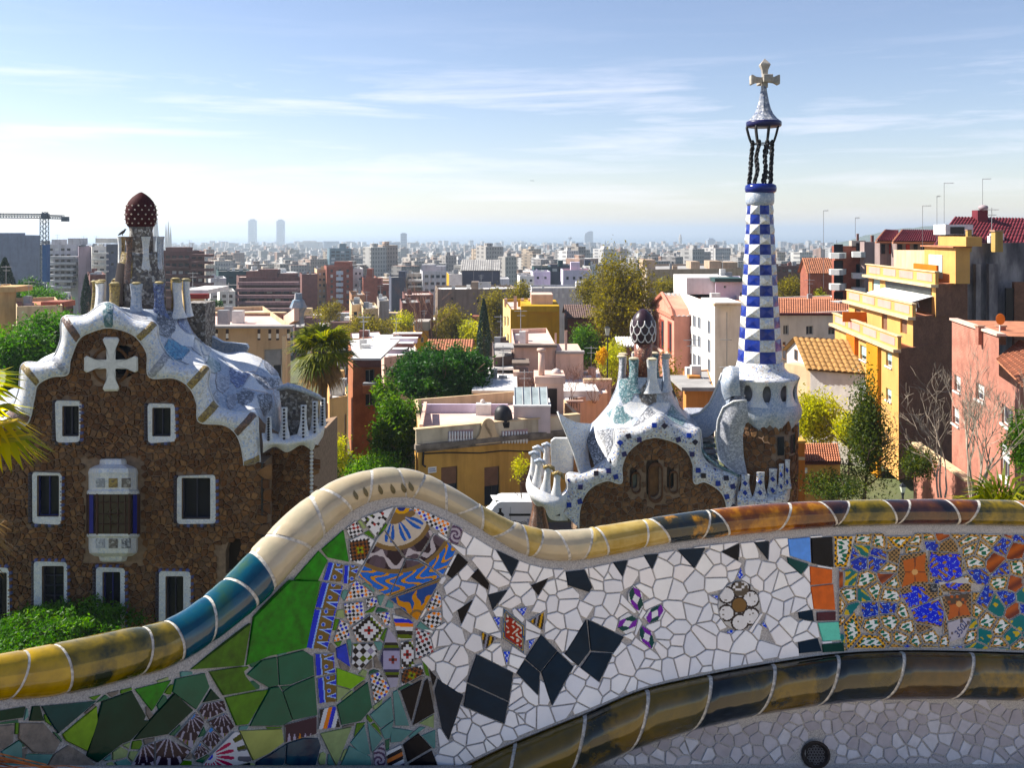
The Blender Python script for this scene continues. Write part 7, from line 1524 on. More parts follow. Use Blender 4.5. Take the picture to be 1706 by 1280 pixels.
r, ff, fs, z0, z1 = bld('small_house', 'small orange house with one window behind bare trees', [(688, 172), (692, 160), (714, 161)], 551, wall('orange2', (.6, .34, .1)), 'grey', front=[(701, 562, 706, 571)], par=.2, cat='house'); rbox(r, 'roof_box', 690, 714, 536, 551, 160, 5, WGR)
# ---- salmon gable, white flats, lavender box, long beige flats
Y0, Y1 = 128, 112
fc = Face((X_(1087, 128), 128), (X_(1123, 112), 112)); t = thing('gabled_hall', 'salmon pink gabled hall with tall red window bays left of the white flats', 'building', (X_(1105, 120), 120, ground(120)-2)); z0 = ground(120)-2
mb = MB(); ga = [fc.P(0, z0), fc.P(fc.L, z0), fc.P(fc.L, Z_(528, 112)), fc.P(fc.L*.93, Z_(515, 113)), fc.P(fc.L*.55, Z_(489, 119)), fc.P(fc.L*.07, Z_(505, 127)), fc.P(0, Z_(512, 128))]; mb.prism(ga, fc.n*-14); mb.build('wall', WSA, t)
for x0, x1, ya, yb in ((1090, 1094, 527, 575), (1099, 1106, 532, 582), (1113, 1119, 536, 588)):
    h = fc.rect(x0, ya, x1, yb); mb = MB(); fc.slab(mb, h[0], h[1], h[2], h[3], .01, .06); w_ = mb.build('window_bay', pm('bay_red', (.22, .05, .035), rough=.8), t); mb = MB(); fc.slab(mb, h[0]+(h[1]-h[0])*.55, h[1]-.1, h[2]+.2, h[3]-.2, .062, .08); mb.build('pane', GLS, w_); mb = MB(); fc.slab(mb, h[0]-.2, h[1]+.2, h[2]-.3, h[2], .0, .3); mb.build('sill', WPK, w_)
mb = MB(); 
for A, B in ((ga[6], ga[5]), (ga[5], ga[4]), (ga[4], ga[3]), (ga[3], ga[2])): mb.tube([A+fc.n*.2, B+fc.n*.2], .28, 5)
mb.build('verge', pm('verge_salmon', (.45, .2, .15), rough=.8), t)
mb = MB(); h = fc.rect(1088, 519, 1121, 522); fc.slab(mb, 0, fc.L, h[2], h[2]+.4, .0, .25); mb.build('string_course', pm('verge_salmon', (.45, .2, .15), rough=.8), t)
tiles(t, 'roof', ga[2]+fc.n*.2, ga[2]-fc.n*14, ga[4]-fc.n*14, ga[4]+fc.n*.2, 24, ROOF['grey'])
st = {'blind': .85, 'frac': [1.0, .8, .95], 'bmat': pm('blind_grey', (.13, .14, .16), var=.15, rough=.7), 'frame': FRG}
sw = [(1128, 518, 1133, 537), (1128, 549, 1133, 570), (1128, 582, 1133, 602)]
for row, dy in ((0, 0), (1, 31.5), (2, 64)):
    for px, o in ((1149.5, 0), (1157, 2.5), (1165, 5)): sw.append((px-2.6, 524+dy+o, px+2.6, 543+dy+o))
    sw.append((1179, 534+dy+1, 1184, 554+dy+3))
r, ff, fs, z0, z1 = bld('white_flats', 'white block of flats with grey shutters left of the chequered spire', [(1122, 124), (1191, 98), (1262, 103)], 508, WWH, 'terra', side=sw, par=.5, style=st); rbox(r, 'roof_edge', 1190, 1262, 506, 509.5, 97.8, 1, WC)
mb = MB(); h = fs.rect(1122, 486, 1144, 500); fs.slab(mb, 0, h[1], z1, z1+2.1, -6, .002); mb.build('roof_block', WWH, r); mb = MB(); fs.slab(mb, fs.L*.72, fs.L, z1-.2, z1+.25, -3, .01); mb.build('roof_kerb', WWH, r); rbox(r, 'water_stack', 1200, 1214, 612, 613, 97, .3, FRG)
mb = MB(); mb.tube([W(1211, 520, 97.7), W(1211, 610, 97.9)], .04, 4); mb.tube([W(1200, 566, 97.6), W(1219, 567, 97.6)], .04, 4); mb.build('wall_aerial', FRG, r)
r, ff, fs, z0, z1 = bld('stair_house', 'lavender roof house with dark cap behind the chequered spire', [(1188, 126), (1192, 112), (1241, 113)], 470, WLV, 'grey', front=[(1206, 476, 1210, 480), (1233, 487, 1239, 507)], par=.2, style={}, zb=84, cat='house'); rbox(r, 'cap', 1191, 1242, 464, 470, 111.8, 4, pm('cap_greenblack', (.03, .06, .06), rough=.7))
fw = wg(1098, 1160, 6, 455, 491, 2, 4.2, 6)+wg(1168, 1226, 4, 456, 492, 2, 5, 6)
r, ff, fs, z0, z1 = bld('beige_flats', 'long weathered beige flats behind the plane tree and white flats', [(1070, 236), (1078, 205), (1236, 212)], 449, WBE, 'grey', front=fw, par=.5, style={'blind': .4, 'frame': FRM}); 
for a, b, y0_, y1_ in ((1071, 1092, 433, 450), (1151, 1166, 436, 448), (1182, 1202, 435, 448), (1204, 1229, 437, 449)): rbox(r, 'roof_house', a, b, y0_, y1_, 212, 6, WBE)
antenna(r, 1189, 440, 410, 214, 0); rbox(r, 'light_pier', 1076, 1077.4, 446, 492, 204.6, .4, WWH)
# ---- white building with tile edge and little white house right of the spire
r, ff, fs, z0, z1 = bld('white_block', 'white block with red tiled eave right of the chequered spire', [(1286, 135), (1292, 108), (1414, 112)], 523, WWH, 'terra', front=[(1305, 542, 1314, 558), (1343, 543, 1355, 558), (1380, 545, 1392, 558), (1304, 570, 1309, 590)], par=.1, style={'blind': .3, 'bmat': BLB})
tiles(r, 'tiled_eave', W(1288, 523, 107.5), W(1416, 524, 111.5), W(1416, 499, 121), W(1288, 498, 118), 34, ROOF['terra'], .1); rbox(r, 'gutter', 1288, 1416, 522, 526, 107.2, .5, pm('gutter_maroon', (.08, .02, .02), rough=.6))
def lean_house():
    Y = 86; t = thing('cottage', 'small white cottage with mossy brown tiled roof below the yellow flats', 'house', (X_(1350, Y), Y, ground(Y)-2)); z0 = ground(Y)-2; f = Face((X_(1311, 92), 92), (X_(1350, 84), 84)); mb = MB()
    P = [f.P(0, z0), f.P(f.L, z0), f.P(f.L, Z_(612, 84)), f.P(f.L*.47, Z_(563, 88)), f.P(0, Z_(580, 92))]; hole = []; mb.prism(P, f.n*-7+f.u*4); mb.build('wall', WWH, t)
    for r_ in ((1305, 577, 1310, 598), (1324, 584, 1329, 599), (1319, 613, 1325, 626), (1343, 621, 1349, 643)):
        h = f.rect(*r_); mb = MB(); f.slab(mb, h[0]-.08, h[1]+.08, h[2]-.08, h[3]+.08, .0, .04); w_ = mb.build('window', pm('frame_brown', (.15, .07, .03), rough=.7), t); mb = MB(); f.slab(mb, h[0], h[1], h[2], h[3], .041, .05); mb.build('pane', GLS, w_)
    b = f.n*-7+f.u*4; o = f.n*.4; tiles(t, 'roof', P[2]+o+f.u*.2-Vector((0, 0, .2)), P[2]+b+f.u*.2-Vector((0, 0, .2)), P[3]+b, P[3]+o, 16, ROOF['brown'], .1); tiles(t, 'roof', P[4]+b-f.u*.3-Vector((0, 0, .2)), P[4]+o-f.u*.3-Vector((0, 0, .2)), P[3]+o, P[3]+b, 14, ROOF['brown'], .1)
    q = Face((X_(1350, 84), 84), (X_(1392, 86), 86)); mb = MB(); q.slab(mb, 0, q.L, z0, Z_(612, 84), -3, 0); mb.build('front_wall', WC, t)
lean_house()
# ---- stepped yellow flats with the dark party wall
WYL = wall('yellow_lit', (.52, .32, .145), streak=.15); WOL = wall('orange_band', (.50, .16, .01), streak=.1); PKP = wall('pink_panel', (.48, .30, .27), streak=.1)
def tier(root, x0, Y0, x1, Y1, xb, Yb, ytop, ybot, rail=True, wins=(), style=None, nm='storey'):
    f = Face((X_(x0, Y0), Y0), (X_(x1, Y1), Y1)); g = Face((X_(x1, Y1), Y1), (X_(xb, Yb), Yb)); zt_, zb_ = Z_(ytop, Y1), Z_(ybot, Y1)
    holes = [f.rect(*w) for w in wins]; holes = [(max(h[0], .1), min(h[1], f.L-.1), max(h[2], zb_+.05), min(h[3], zt_-.1)) for h in holes]; mb = MB(); f.wallgrid(mb, zb_, zt_, holes, .25); w_ = mb.build(nm, WYL, root)
    for h in holes: add_window(f, h, root, style or {}, .25)
    mb = MB(); g.wallgrid(mb, zb_, zt_, []); mb.build('party_wall', BRD, root)
    A = [f.P(0, zt_), f.P(f.L, zt_), g.P(g.L, zt_)]; A.append(A[0]+A[2]-A[1]); mb = MB(); mb.add(A, [(0, 1, 2, 3)]); mb.build('terrace', ROOF['terra'], root)
    if rail:
        mb = MB(); f.slab(mb, -.3, f.L+.2, zt_, zt_+1.0, -.15, .12); par_ = mb.build('terrace_parapet', WYL, root); n = 4
        for k in range(n): mb = MB(); f.slab(mb, f.L*(k+.12)/n, f.L*(k+.9)/n, zt_+.2, zt_+.85, .12, .15); mb.build('panel', PKP, par_)
        mb = MB(); f.slab(mb, -.5, f.L+.3, zt_-.25, zt_, -.1, .5); mb.build('cornice', WC, root); mb = MB(); f.slab(mb, -.5, f.L+.3, zt_+1.0, zt_+1.1, -.2, .2); mb.build('coping', WC, root)
    return f, g, zt_
r = thing('stepped_flats', 'stepped yellow flats with terraces and a dark brick party wall', 'building', (X_(1480, 84), 84, 74))
stB = {'blind': 1, 'frac': [.55, .7, .6], 'bmat': BLG, 'frame': FRM, 'sill': True}
w1 = [(1403, 572, 1415, 594), (1433, 577, 1446, 601), (1476, 588, 1486, 611), (1402, 622, 1413, 647), (1431, 632, 1445, 659), (1476, 648, 1485, 668), (1400, 677, 1410, 699), (1430, 689, 1444, 711)]
f1, g1, t1 = tier(r, 1391, 92, 1497, 72, 1612, 78, 582, 800, True, w1, stB)
for a, b in ((1416, 1430), ):
    h = f1.rect(a, 560, b, 760); mb = MB(); f1.slab(mb, h[0], h[1], 74, t1-.3, .0, .35); mb.build('orange_bay', WOL, r)
    h = f1.rect(1449, 560, 1468, 760); mb = MB(); f1.slab(mb, h[0], h[1], 74, t1-.3, .0, .3); mb.build('ochre_bay', wall('ochre_bay', (.45, .22, .015), streak=.15), r)
for px in (1396.5,):
    for y in (571, 622, 675): h = f1.rect(px-2, y-5, px+2.5, y+20); mb = MB(); f1.slab(mb, h[0], h[1], h[2], h[3], .0, .04); mb.build('stair_panel', WOL, r)
f2, g2, t2 = tier(r, 1414, 91, 1521, 73.5, 1612, 78, 528, 582, True, [(1424, 515, 1434, 534), (1469, 523, 1478, 550), (1500, 530, 1511, 556)], {'blind': .5, 'bmat': BLB, 'frame': FRM})
f3, g3, t3 = tier(r, 1447, 92, 1559, 75, 1612, 78, 474, 528, True, [(1453, 464, 1466, 486)], {'blind': 1, 'frac': [1], 'bmat': BLG})
mb = MB(); p = f2; h = p.rect(1443, 523, 1465, 540); p.slab(mb, h[0], h[0]+.15, h[2], h[3], 0, 2.2); mb.build('screen', WOL, r)
mb = MB(); h = f3.rect(1503, 424, 1540, 440); f3.slab(mb, h[0], h[1], t3, t3+1.5, -1.2, -1.0); mb.build('screen', WOL, r)
f4 = Face((X_(1540, 82), 82), (X_(1592, 76), 76)); mb = MB(); f4.slab(mb, 0, f4.L, t3, Z_(412, 78), -1.2, 0); pt = mb.build('penthouse', WYL, r); h = f4.rect(1548, 424, 1560, 440); mb = MB(); f4.slab(mb, h[0], h[1]+1.2, t3+.3, h[3], .002, .05); mb.build('blue_door', BLG, pt); mb = MB(); f4.slab(mb, -.2, f4.L+.2, Z_(412, 78), Z_(409.5, 78), -1.3, .3); mb.build('roof', ROOF['terra'], pt); mb = MB(); f4.slab(mb, f4.L*.35, f4.L+1.2, Z_(409.5, 78), Z_(394, 78), -1.6, -.3); mb.build('lift_house', WYL, pt)
mb = MB(); mb.obox(f3.P(f3.L*.30, Z_(488, 80), .1), f3.u*(f3.L*.68), f3.n*1.7+Vector((0, 0, -.5)), Vector((0, 0, .06))); mb.build('awning', pm('awning_white', (.72, .71, .68), var=.06, rough=.8), r)
h = f3.rect(1475, 492, 1512, 505); mb = MB(); f3.slab(mb, f3.L*.3, f3.L*.95, t2+.1, t2+2.2, .02, .06); mb.build('terrace_glass', pm('terrace_dark', (.03, .035, .035), var=.6, scale=1.5, rough=.3), r)
mb = MB()
for k in range(9): q = f3.P(f3.L*(.62+.04*k), t2+.2, 1.2); mb.tube([q, q+Vector((0, 0, 1.0))], .03, 4); mb.tube([q+Vector((0, 0, .5)), q+f3.u*.3+Vector((0, 0, .9)), q+f3.u*.6+Vector((0, 0, .4))], .03, 4)
mb.build('terrace_railing', FRM, r)
antenna(r, 1537, 415, 343, 80); antenna(r, 1561, 412, 327, 86, 1, 5)
# stained grey block, maroon roofs behind
r, ff, fs, z0, z1 = bld('stained_block', 'tall stained grey concrete wall block right of the stepped flats', [(1608, 92), (1611, 79), (1760, 82)], 405, pm('stained_concrete', (.2, .19, .2), scale=.35, rough=.95, bump=.3, bscale=4, stops=[(.32, (.025, .025, .03)), (.48, (.12, .11, .12)), (.6, (.3, .28, .28)), (.75, (.14, .10, .09))], stretch=(1, 1, .35)), 'maroon', par=.1)
for a, b, y in ((1612, 1619, 384), (1658, 1671, 386)): chimney(r, a, b, 420, y, 78.6, wall('chimney_ochre', (.38, .27, .12), streak=.6))
for a, b in ((1626, 1634), (1648, 1662)): rbox(r, 'buttress', a, b, 440, 640, 78.5, .5, pm('stained_concrete', (1, 1, 1)))
rbox(r, 'dark_recess', 1676, 1690, 480, 560, 78.9, .2, MDARK); rbox(r, 'brick_infill', 1690, 1740, 470, 640, 78.8, .4, BRD)
r = thing('maroon_roof_house', 'house with long maroon roof, skylight and dish at the upper right', 'house', (X_(1640, 92), 92, 78)); zz = 78
mb = MB(); mb.box(X_(1560, 90), X_(1800, 90), 90, 100, zz, Z_(420, 90)); mb.build('wall', WC, r)
tiles(r, 'roof', W(1552, 412, 88), W(1800, 412, 88), W(1800, 366, 94), W(1590, 362, 94), 40, ROOF['maroon'], .09); tiles(r, 'roof', W(1800, 372, 100), W(1590, 368, 100), W(1590, 362, 94), W(1800, 366, 94), 40, ROOF['terra'], .09)
mb = MB(); mb.box(X_(1571, 89), X_(1617, 89), 88.5, 91, Z_(391, 89), Z_(374, 89)); dm = mb.build('dormer', FRM, r); rbox(dm, 'dormer_glass', 1584, 1607, 378, 390, 88.4, .1, MDARK); rbox(r, 'chimney', 1629, 1646, 350, 372, 93, 1.2, ROOF['maroon']); mb = MB(); c_ = W(1638, 350, 93); mb.lathe((c_.x, c_.y), [(.05, c_.z-.1), (.4, c_.z+.05), (.48, c_.z+.25), (.4, c_.z+.45), (.05, c_.z+.55)], 12); mb.build('dish', pm('dish_grey', (.3, .25, .26), rough=.6), r, smooth=True)
antenna(r, 1637, 352, 298, 94); antenna(r, 1573, 372, 305, 93, 1, 16)
for k, (a, b, e, lb) in enumerate(((1460, 1497, 402, 'left of the two small maroon roofed houses on the right hilltop'), (1488, 1575, 403, 'right and longer of the two small maroon roofed houses on the right hilltop'))):
    t = thing('maroon_roof_house', lb, 'house', (X_((a+b)/2, 105), 105, 78)); Y = 104+k*-2; mb = MB(); mb.box(X_(a+6, Y), X_(b, Y), Y, Y+1.5, 78, Z_(e, Y)); mb.build('wall', wall('greybrown', (.24, .19, .18)), t)
    tiles(t, 'roof', W(a, e, Y-.5), W(b, e, Y-.5), W(b, 384, Y+4), W(a+16, 383, Y+4), 12+10*k, ROOF['maroon'], .09); tiles(t, 'roof', W(a, e, Y-.5), W(a+7, e-9, Y+4), W(a+17, 383, Y+5), W(a+16, 383, Y+4), 8, ROOF['terra'], .09); rbox(t, 'fascia', a, b, e, e+3, Y-.6, .3, ROOF['terra'])
    for q in range(2+2*k): mb = MB(); mb.box(X_(a+8+q*13, Y), X_(a+14+q*13, Y), Y-.12, Y-.02, Z_(423, Y), Z_(407, Y)); mb.build('door', pm('door_red', (.3, .04, .03), rough=.6) if q == 1 else MDARK, t)
# grey flats with curved balconies
r = thing('balcony_flats', 'grey and brick flats with white curved balconies at the hill edge', 'building', (X_(1410, 120), 120, 74)); Y = 120
mb = MB(); mb.box(X_(1391, Y), X_(1450, Y), Y, Y+1.2, 74, Z_(410, Y)); mb.build('wall', BRR, r); rbox(r, 'grey_wall', 1440, 1480, 403, 520, 118, 1.5, wall('greybrown', (.24, .19, .18))); rbox(r, 'roof_house', 1419, 1442, 401, 412, 120, 1, WGR)
for k, (y, h) in enumerate(((421, 9), (448, 9), (472, 10), (500, 10))):
    for a, b, cy_ in ((1381, 1410, 0), (1418, 1445, -2 if k == 0 else 6)):
        pts = [(X_(a, Y), Y), (X_(a+3, Y-2), Y-2.0), (X_((a+b)/2, Y-2), Y-2.6), (X_(b-3, Y-2), Y-2.0), (X_(b, Y), Y)]; zz = Z_(y+cy_+h, Y); mb = MB(); mb.prism([(x, yy, zz) for x, yy in pts], (0, 0, h*Y/F)); mb.build('balcony', wall('balcony_white', (.55, .57, .56)), r)
        mb = MB(); mb.box(X_(a+8, Y), X_(b-6, Y), Y-.1, Y-.03, Z_(y+cy_, Y)-0, Z_(y+cy_-14, Y)); mb.build('opening', MDARK, r)
chimney(r, 1428, 1431, 404, 390, 122, BRM); chimney(r, 1452, 1456, 405, 393, 119, BRM); antenna(r, 1425, 395, 363, 122, 1, 7); antenna(r, 1394, 440, 400, 125, 0)
gable('gabled_house', 'brick house with tiled hip roof left of the balcony flats', 1346, 1388, 454, 430, 150, 4, BRR, ROOF['terra'], 14)
ant = thing('roof_aerial', 'tall thin aerial mast standing left of the balcony flats', 'aerial', W(1372, 470, 130)); antenna(ant, 1372, 480, 351, 130, 1, 8); ant = thing('roof_aerial', 'short thin aerial left of the tall aerial mast', 'aerial', W(1349, 470, 140)); antenna(ant, 1349, 470, 405, 140, 0)
# ---- pink brick house at the right edge
r = thing('pink_brick_house', 'pink brick house with white windows at the right edge', 'house', (X_(1650, 58), 58, 78)); f = Face((X_(1586, 66), 66), (X_(1664, 56), 56)); g = Face((X_(1664, 56), 56), (X_(1800, 62), 62)); z0 = 78; zt_ = Z_(560, 56)
wn = [(1590, 626, 1600, 653), (1587, 680, 1598, 708), (1626, 640, 1640, 668)]; hs = [f.rect(*w) for w in wn]; mb = MB(); f.wallgrid(mb, z0, zt_, hs, .25); g.wallgrid(mb, z0, Z_(600, 56), []); mb.build('wall', BRP, r)
for h in hs: add_window(f, h, r, {'blind': 1, 'frac': [.4, .6], 'sill': True}, .25)
mb = MB(); mb.add([f.P(0, zt_), f.P(f.L, zt_), f.P(f.L, zt_)-f.n*6, f.P(0, zt_)-f.n*6], [(0, 1, 2, 3)]); mb.build('roof', ROOF['terra'], r); mb = MB(); f.slab(mb, -.1, f.L+.1, zt_, zt_+.15, -.4, .15); mb.build('coping', WPK, r)
for a, b in ((1630, 1640), (1665, 1676)): chimney(r, a, b, 575, 545, 59, BRP)
f5 = Face((X_(1664, 55), 55), (X_(1700, 50), 50)); hs = [f5.rect(1669, 679, 1688, 712), f5.rect(1667, 740, 1682, 800)]; mb = MB(); f5.wallgrid(mb, z0, Z_(640, 52), hs, .2); mb.build('annex_wall', BRP, r)
for h in hs: add_window(f5, h, r, {'blind': .5, 'sill': True}, .2)
tiles(r, 'annex_roof', W(1660, 600, 55.5)-Vector((0, 0, 0)), W(1702, 642, 49.5), W(1775, 600, 52), W(1700, 568, 58), 16, ROOF['terra'], .1)
mb = MB(); c_ = W(1666, 532, 58); ring = [c_+Vector((.30*math.cos(2*math.pi*k/16), -.06, .36*math.sin(2*math.pi*k/16))) for k in range(16)]; mb.prism(ring, (.05, .1, 0)); mb.build('satellite_dish', pm('dish_orange', (.65, .2, .01), rough=.5), r); mb = MB(); mb.tube([W(1666, 540, 58), W(1665, 565, 58)], .05, 6); mb.build('dish_mast', FRM, r)
# ---- orange garden buildings right of the spire
r = thing('garden_house', 'orange garden house with mossy tile roof right of the spire base', 'house', (X_(1350, 58), 58, 78)); mb = MB(); mb.box(X_(1306, 57), X_(1400, 57), 57, 63, 78, Z_(775, 57)); mb.build('wall', WO, r); mb = MB(); mb.box(X_(1308, 56), X_(1341, 56), 56, 58, 78, Z_(738, 56)); mb.build('pier', wall('orange3', (.5, .2, .07)), r); rbox(r, 'pier_cap', 1306, 1343, 735, 739, 55.9, 2.3, WO)
tiles(r, 'roof', W(1341, 772, 56.6), W(1402, 772, 56.6), W(1396, 741, 60), W(1338, 741, 60), 15, ROOF['terra'], .1); rbox(r, 'meter_box', 1340, 1345, 780, 789, 56.9, .12, FRM); rbox(r, 'band', 1308, 1341, 762, 767, 55.93, .1, WC)
mb = MB(); mb.tube([W(1329, 740, 57), W(1329, 704, 57)], .1, 8); mb.build('post', pm('post_grey', (.12, .14, .2), rough=.5), r)
r = thing('brick_wall', 'sunlit pink brick retaining wall below the bare tree', 'wall', (X_(1570, 60), 60, 78)); f = Face((X_(1522, 66), 66), (X_(1612, 56), 56)); mb = MB(); f.slab(mb, 0, f.L, 78, Z_(770, 61), -.4, 0); mb.build('wall', BRP, r); mb = MB(); f.slab(mb, -.1, f.L, Z_(770, 61), Z_(770, 61)+.15, -.5, .1); mb.build('coping', WC, r)
r, ff, fs, z0, z1 = bld('kiosk', 'small orange shed with a flat grey roof behind the right gatehouse', [(1138, 80), (1143, 70), (1190, 71)], 652, wall('orange4', (.5, .24, .1)), 'grey', par=.1, cat='shed'); rbox(r, 'roof_slab', 1136, 1192, 646, 652, 69.6, 6, ROOF['grey'])
r, ff, fs, z0, z1 = bld('orange_house', 'narrow orange and cream house end below the palm', [(545, 66), (549, 58), (579, 59)], 665, wall('apricot', (.6, .38, .2)), 'white', par=.2, cat='house', front=[(574, 690, 577, 760)])
# ================================================================ middle distance blocks
random.seed(71)
def mid(label, x0, x1, ytop, Y, wm, win=None, depth=14, lit=4, roof='grey', boxes=(), name='apartment_block', group=None, sidemat=None, style=None):
    fr = wg(x0+2, x1-2, win[0], ytop+win[4] if len(win) > 4 else ytop+3, win[1], win[2], win[3][0], win[3][1]) if win else ()
    r, ff, fs, z0, z1 = bld(name, label, [(x0-lit, Y+depth), (x0, Y), (x1, Y+2)], ytop, wm, roof, front=fr, par=.5, near=False, style=style or {'blind': .3}, group=group, sidemat=sidemat)
    for a, b, c, d in boxes: rbox(r, 'roof_house', a, b, c, d, Y+3, 4, wm)
    return r, ff, z1
WMV = wall('mauve', (.30, .25, .30)); WBW = wall('brown', (.13, .075, .07)); WDG = wall('darkgreen', (.03, .06, .065)); WTN = wall('tan', (.46, .32, .18)); WPL = wall('palegrey', (.46, .46, .48))
mid('big plain blue grey block at the far left under the crane', -70, 66, 392, 262, WBL, roof='grey', boxes=((-20, 30, 388, 392),))
r, ff, z1 = mid('pale balconied flats behind the crane mast', 78, 131, 408, 250, WPL, (5, 478, 7, (6, 4)), boxes=((113, 135, 397, 408), (86, 100, 399, 408)))
for k in range(6): rbox(r, 'balcony', 80, 128-k*2, 427+k*10, 430.5+k*10, 247.5, 2.5, WPL)
mid('mauve windowless block right of the crane mast', 131, 153, 411, 246, WMV, lit=2); r, ff, z1 = mid('slim white balcony stack left of the domed house tower', 153, 177, 411, 244, WWH, (2, 455, 4, (7, 4)), boxes=((159, 198, 397, 405),))
for k in range(4): rbox(r, 'balcony', 153, 177, 421+k*10, 423.5+k*10, 242.5, 1.5, WWH)
mid('blue grey block touching the domed house tower', 177, 214, 408, 250, WBL, (2, 450, 2, (4, 4))); mid('red brick low block with white sills left of the domed tower', 150, 176, 458, 190, BRM, (3, 490, 2, (4, 5)))
r, ff, z1 = mid('dark brown flats with stacked balconies right of the domed tower', 272, 341, 419, 236, WBW, (6, 486, 5, (7, 5)), boxes=((276, 312, 412, 420),)); antenna(r, 321, 419, 405, 238, 0)
for k in range(6): rbox(r, 'balcony', 318, 350, 424+k*12, 428+k*12, 233, 3, WBW); rbox(r, 'balcony_front', 274, 314, 431+k*13, 434+k*13, 234.5, 1.4, WBW)
r, ff, z1 = mid('low house with cream sheet roof and red fascia behind the crown', 308, 340, 494, 118, WC, roof='white', lit=6, name='low_house'); rbox(r, 'fascia', 309, 345, 490, 498, 117, 1, pm('fascia_red', (.22, .025, .02), rough=.6)); rbox(r, 'sheet_roof', 304, 346, 483, 490, 119, 9, ROOF['white'])
mid('white low flats with dark window bands beside the dark brown flats', 351, 377, 464, 290, WPL, (1, 500, 3, (18, 4))); mid('dark green glass block behind the terraced brown flats', 364, 418, 452, 310, WDG, (4, 470, 1, (8, 3))); mid('small white house with ledges below the dark green block', 366, 392, 486, 270, WWH, (2, 508, 2, (6, 5)), name='low_house')
r, ff, z1 = mid('terraced brown flats stepping down behind the municipal block', 398, 500, 462, 284, WBW, (7, 522, 4, (9, 5)), roof='pink', boxes=((410, 430, 452, 462), (430, 462, 449, 462), (464, 492, 456, 462)))
for k in range(5): rbox(r, 'terrace', 396-k*4, 496, 470+k*11, 475+k*11, 282-k*2.2, 3, wall('terrace_mauve', (.24, .16, .16)))
mid('plain dark brick block left of the tall red brick block', 503, 529, 457, 322, BRM); mid('cream flats column between brick blocks', 528, 545, 449, 330, WC, (2, 508, 6, (3.4, 4)))
r, ff, z1 = mid('tall red brick block with white bay windows', 544, 588, 444, 326, BRR, (3, 508, 7, (4, 5)), boxes=((557, 584, 436, 445),))
for k in range(6): rbox(r, 'bay_window', 560, 571, 452+k*9.6, 458+k*9.6, 324.5, 1, pm('bay_pale', (.45, .5, .55), rough=.4))
mid('white flats joined to the right of the tall red brick block', 588, 605, 448, 330, WWH, (2, 490, 4, (3, 4))); mid('brick block end right of the white flats, stepping down', 605, 629, 463, 322, BRR, boxes=((611, 620, 448, 463),)); mid('grey glass office tower rising above the tall red brick block', 549, 585, 414, 720, pm('office_glass', (.12, .17, .20), var=.4, scale=.12, rough=.3), (4, 440, 4, (6, 3)), boxes=((566, 576, 406, 414),), name='office_tower')
mid('brown low house with a sloping roof before the brick blocks', 586, 608, 492, 200, wall('brown2', (.3, .18, .12)), name='low_house'); mid('beige low house with white garage door among the bare trees', 605, 630, 515, 176, WC, (1, 540, 1, (13, 10)), name='low_house', style={'blind': 1}); mid('cream low house left of the white garage door house', 586, 606, 508, 184, WC, (2, 536, 1, (6, 8)), name='low_house'); mid('tall narrow grey house end behind the beige low house', 632, 648, 502, 190, WGR, name='low_house')
mid('dark slate windowless block in the middle of the town', 652, 676, 462, 292, WSL, boxes=((664, 675, 452, 462),)); r, ff, z1 = mid('grey flats with balconies right of the dark slate block', 676, 705, 456, 300, WGR, (3, 492, 3, (6, 6)))
for k in range(3): rbox(r, 'balcony', 680, 703, 466+k*10, 469+k*10, 298, 2, WWH)
r, ff, z1 = mid('grey flats with pink rooftop left of the gabled grey block', 704, 746, 452, 296, WPL, (4, 490, 3, (6, 5)), roof='pink', boxes=((702, 724, 441, 452), (724, 742, 443, 452))); mid('low brick building with white doors before the slate block', 674, 722, 492, 232, BRM, (3, 508, 1, (8, 6)), roof='pink', name='low_house'); mid('dark red low wing with light sill before the slate block', 670, 700, 505, 210, BRM, name='low_house')
gable('gabled_block', 'old grey block with broken gable and chimneys in mid town', 769, 832, 450, 433, 262, 16, WSL, ROOF['grey'], 18, cat='building'); mid('small yellow and white house end left of the old grey gable', 748, 770, 457, 255, WWH, sidemat=WY, name='low_house')
r, ff, z1 = mid('long grey brown block with slanting roofs behind the cypress', 729, 864, 482, 208, wall('greybrown2', (.2, .16, .13)), (3, 515, 1, (4, 9)), roof='white', boxes=((785, 797, 470, 482),)); antenna(r, 789, 470, 408, 215, 0); antenna(r, 820, 470, 420, 220, 1, 4); rbox(r, 'white_screen', 797, 818, 470, 480, 206, .3, WWH)
mid('white boxy house left in the white cluster over the yellow block', 866, 890, 460, 340, WWH, (3, 472, 1, (4, 4)), name='white_house'); mid('white boxy house with blue tint in the middle of the white cluster', 888, 917, 453, 345, WLV, (2, 470, 1, (4, 4)), name='white_house'); mid('dark green roofed block behind the white cluster', 890, 918, 445, 372, WDG, boxes=((930, 938, 434, 444),)); mid('dark glazed block with chimneys behind the white cluster', 917, 952, 442, 380, WSL, (3, 455, 1, (8, 5)), boxes=((974, 984, 433, 443),)); r, ff, z1 = mid('lavender white house with stepped roofline right in the white cluster', 938, 986, 450, 335, WLV, (4, 474, 1, (4, 5)), roof='terra', name='white_house', boxes=((951, 966, 437, 450),))
mid('long pale grey building with small windows behind the yellow block', 886, 1002, 480, 246, WPL, (10, 503, 1, (4.5, 7)), boxes=((960, 980, 470, 480),))
gable('brick_hall', 'dark brick hall with brown tiled roof behind the plane tree', 946, 1086, 528, 508, 138, 9, BRM, pm('roof_dark', (.13, .09, .08), var=.3, rough=.9), 40, cat='building'); gable('shed', 'low shed with pale metal roof right of the street lamp', 1034, 1062, 575, 562, 112, 6, BRM, ROOF['white'], 8, cat='shed'); mid('dark brown block behind the yellow trees right of the spire', 1290, 1342, 443, 232, WBW, (5, 456, 1, (5, 4)))
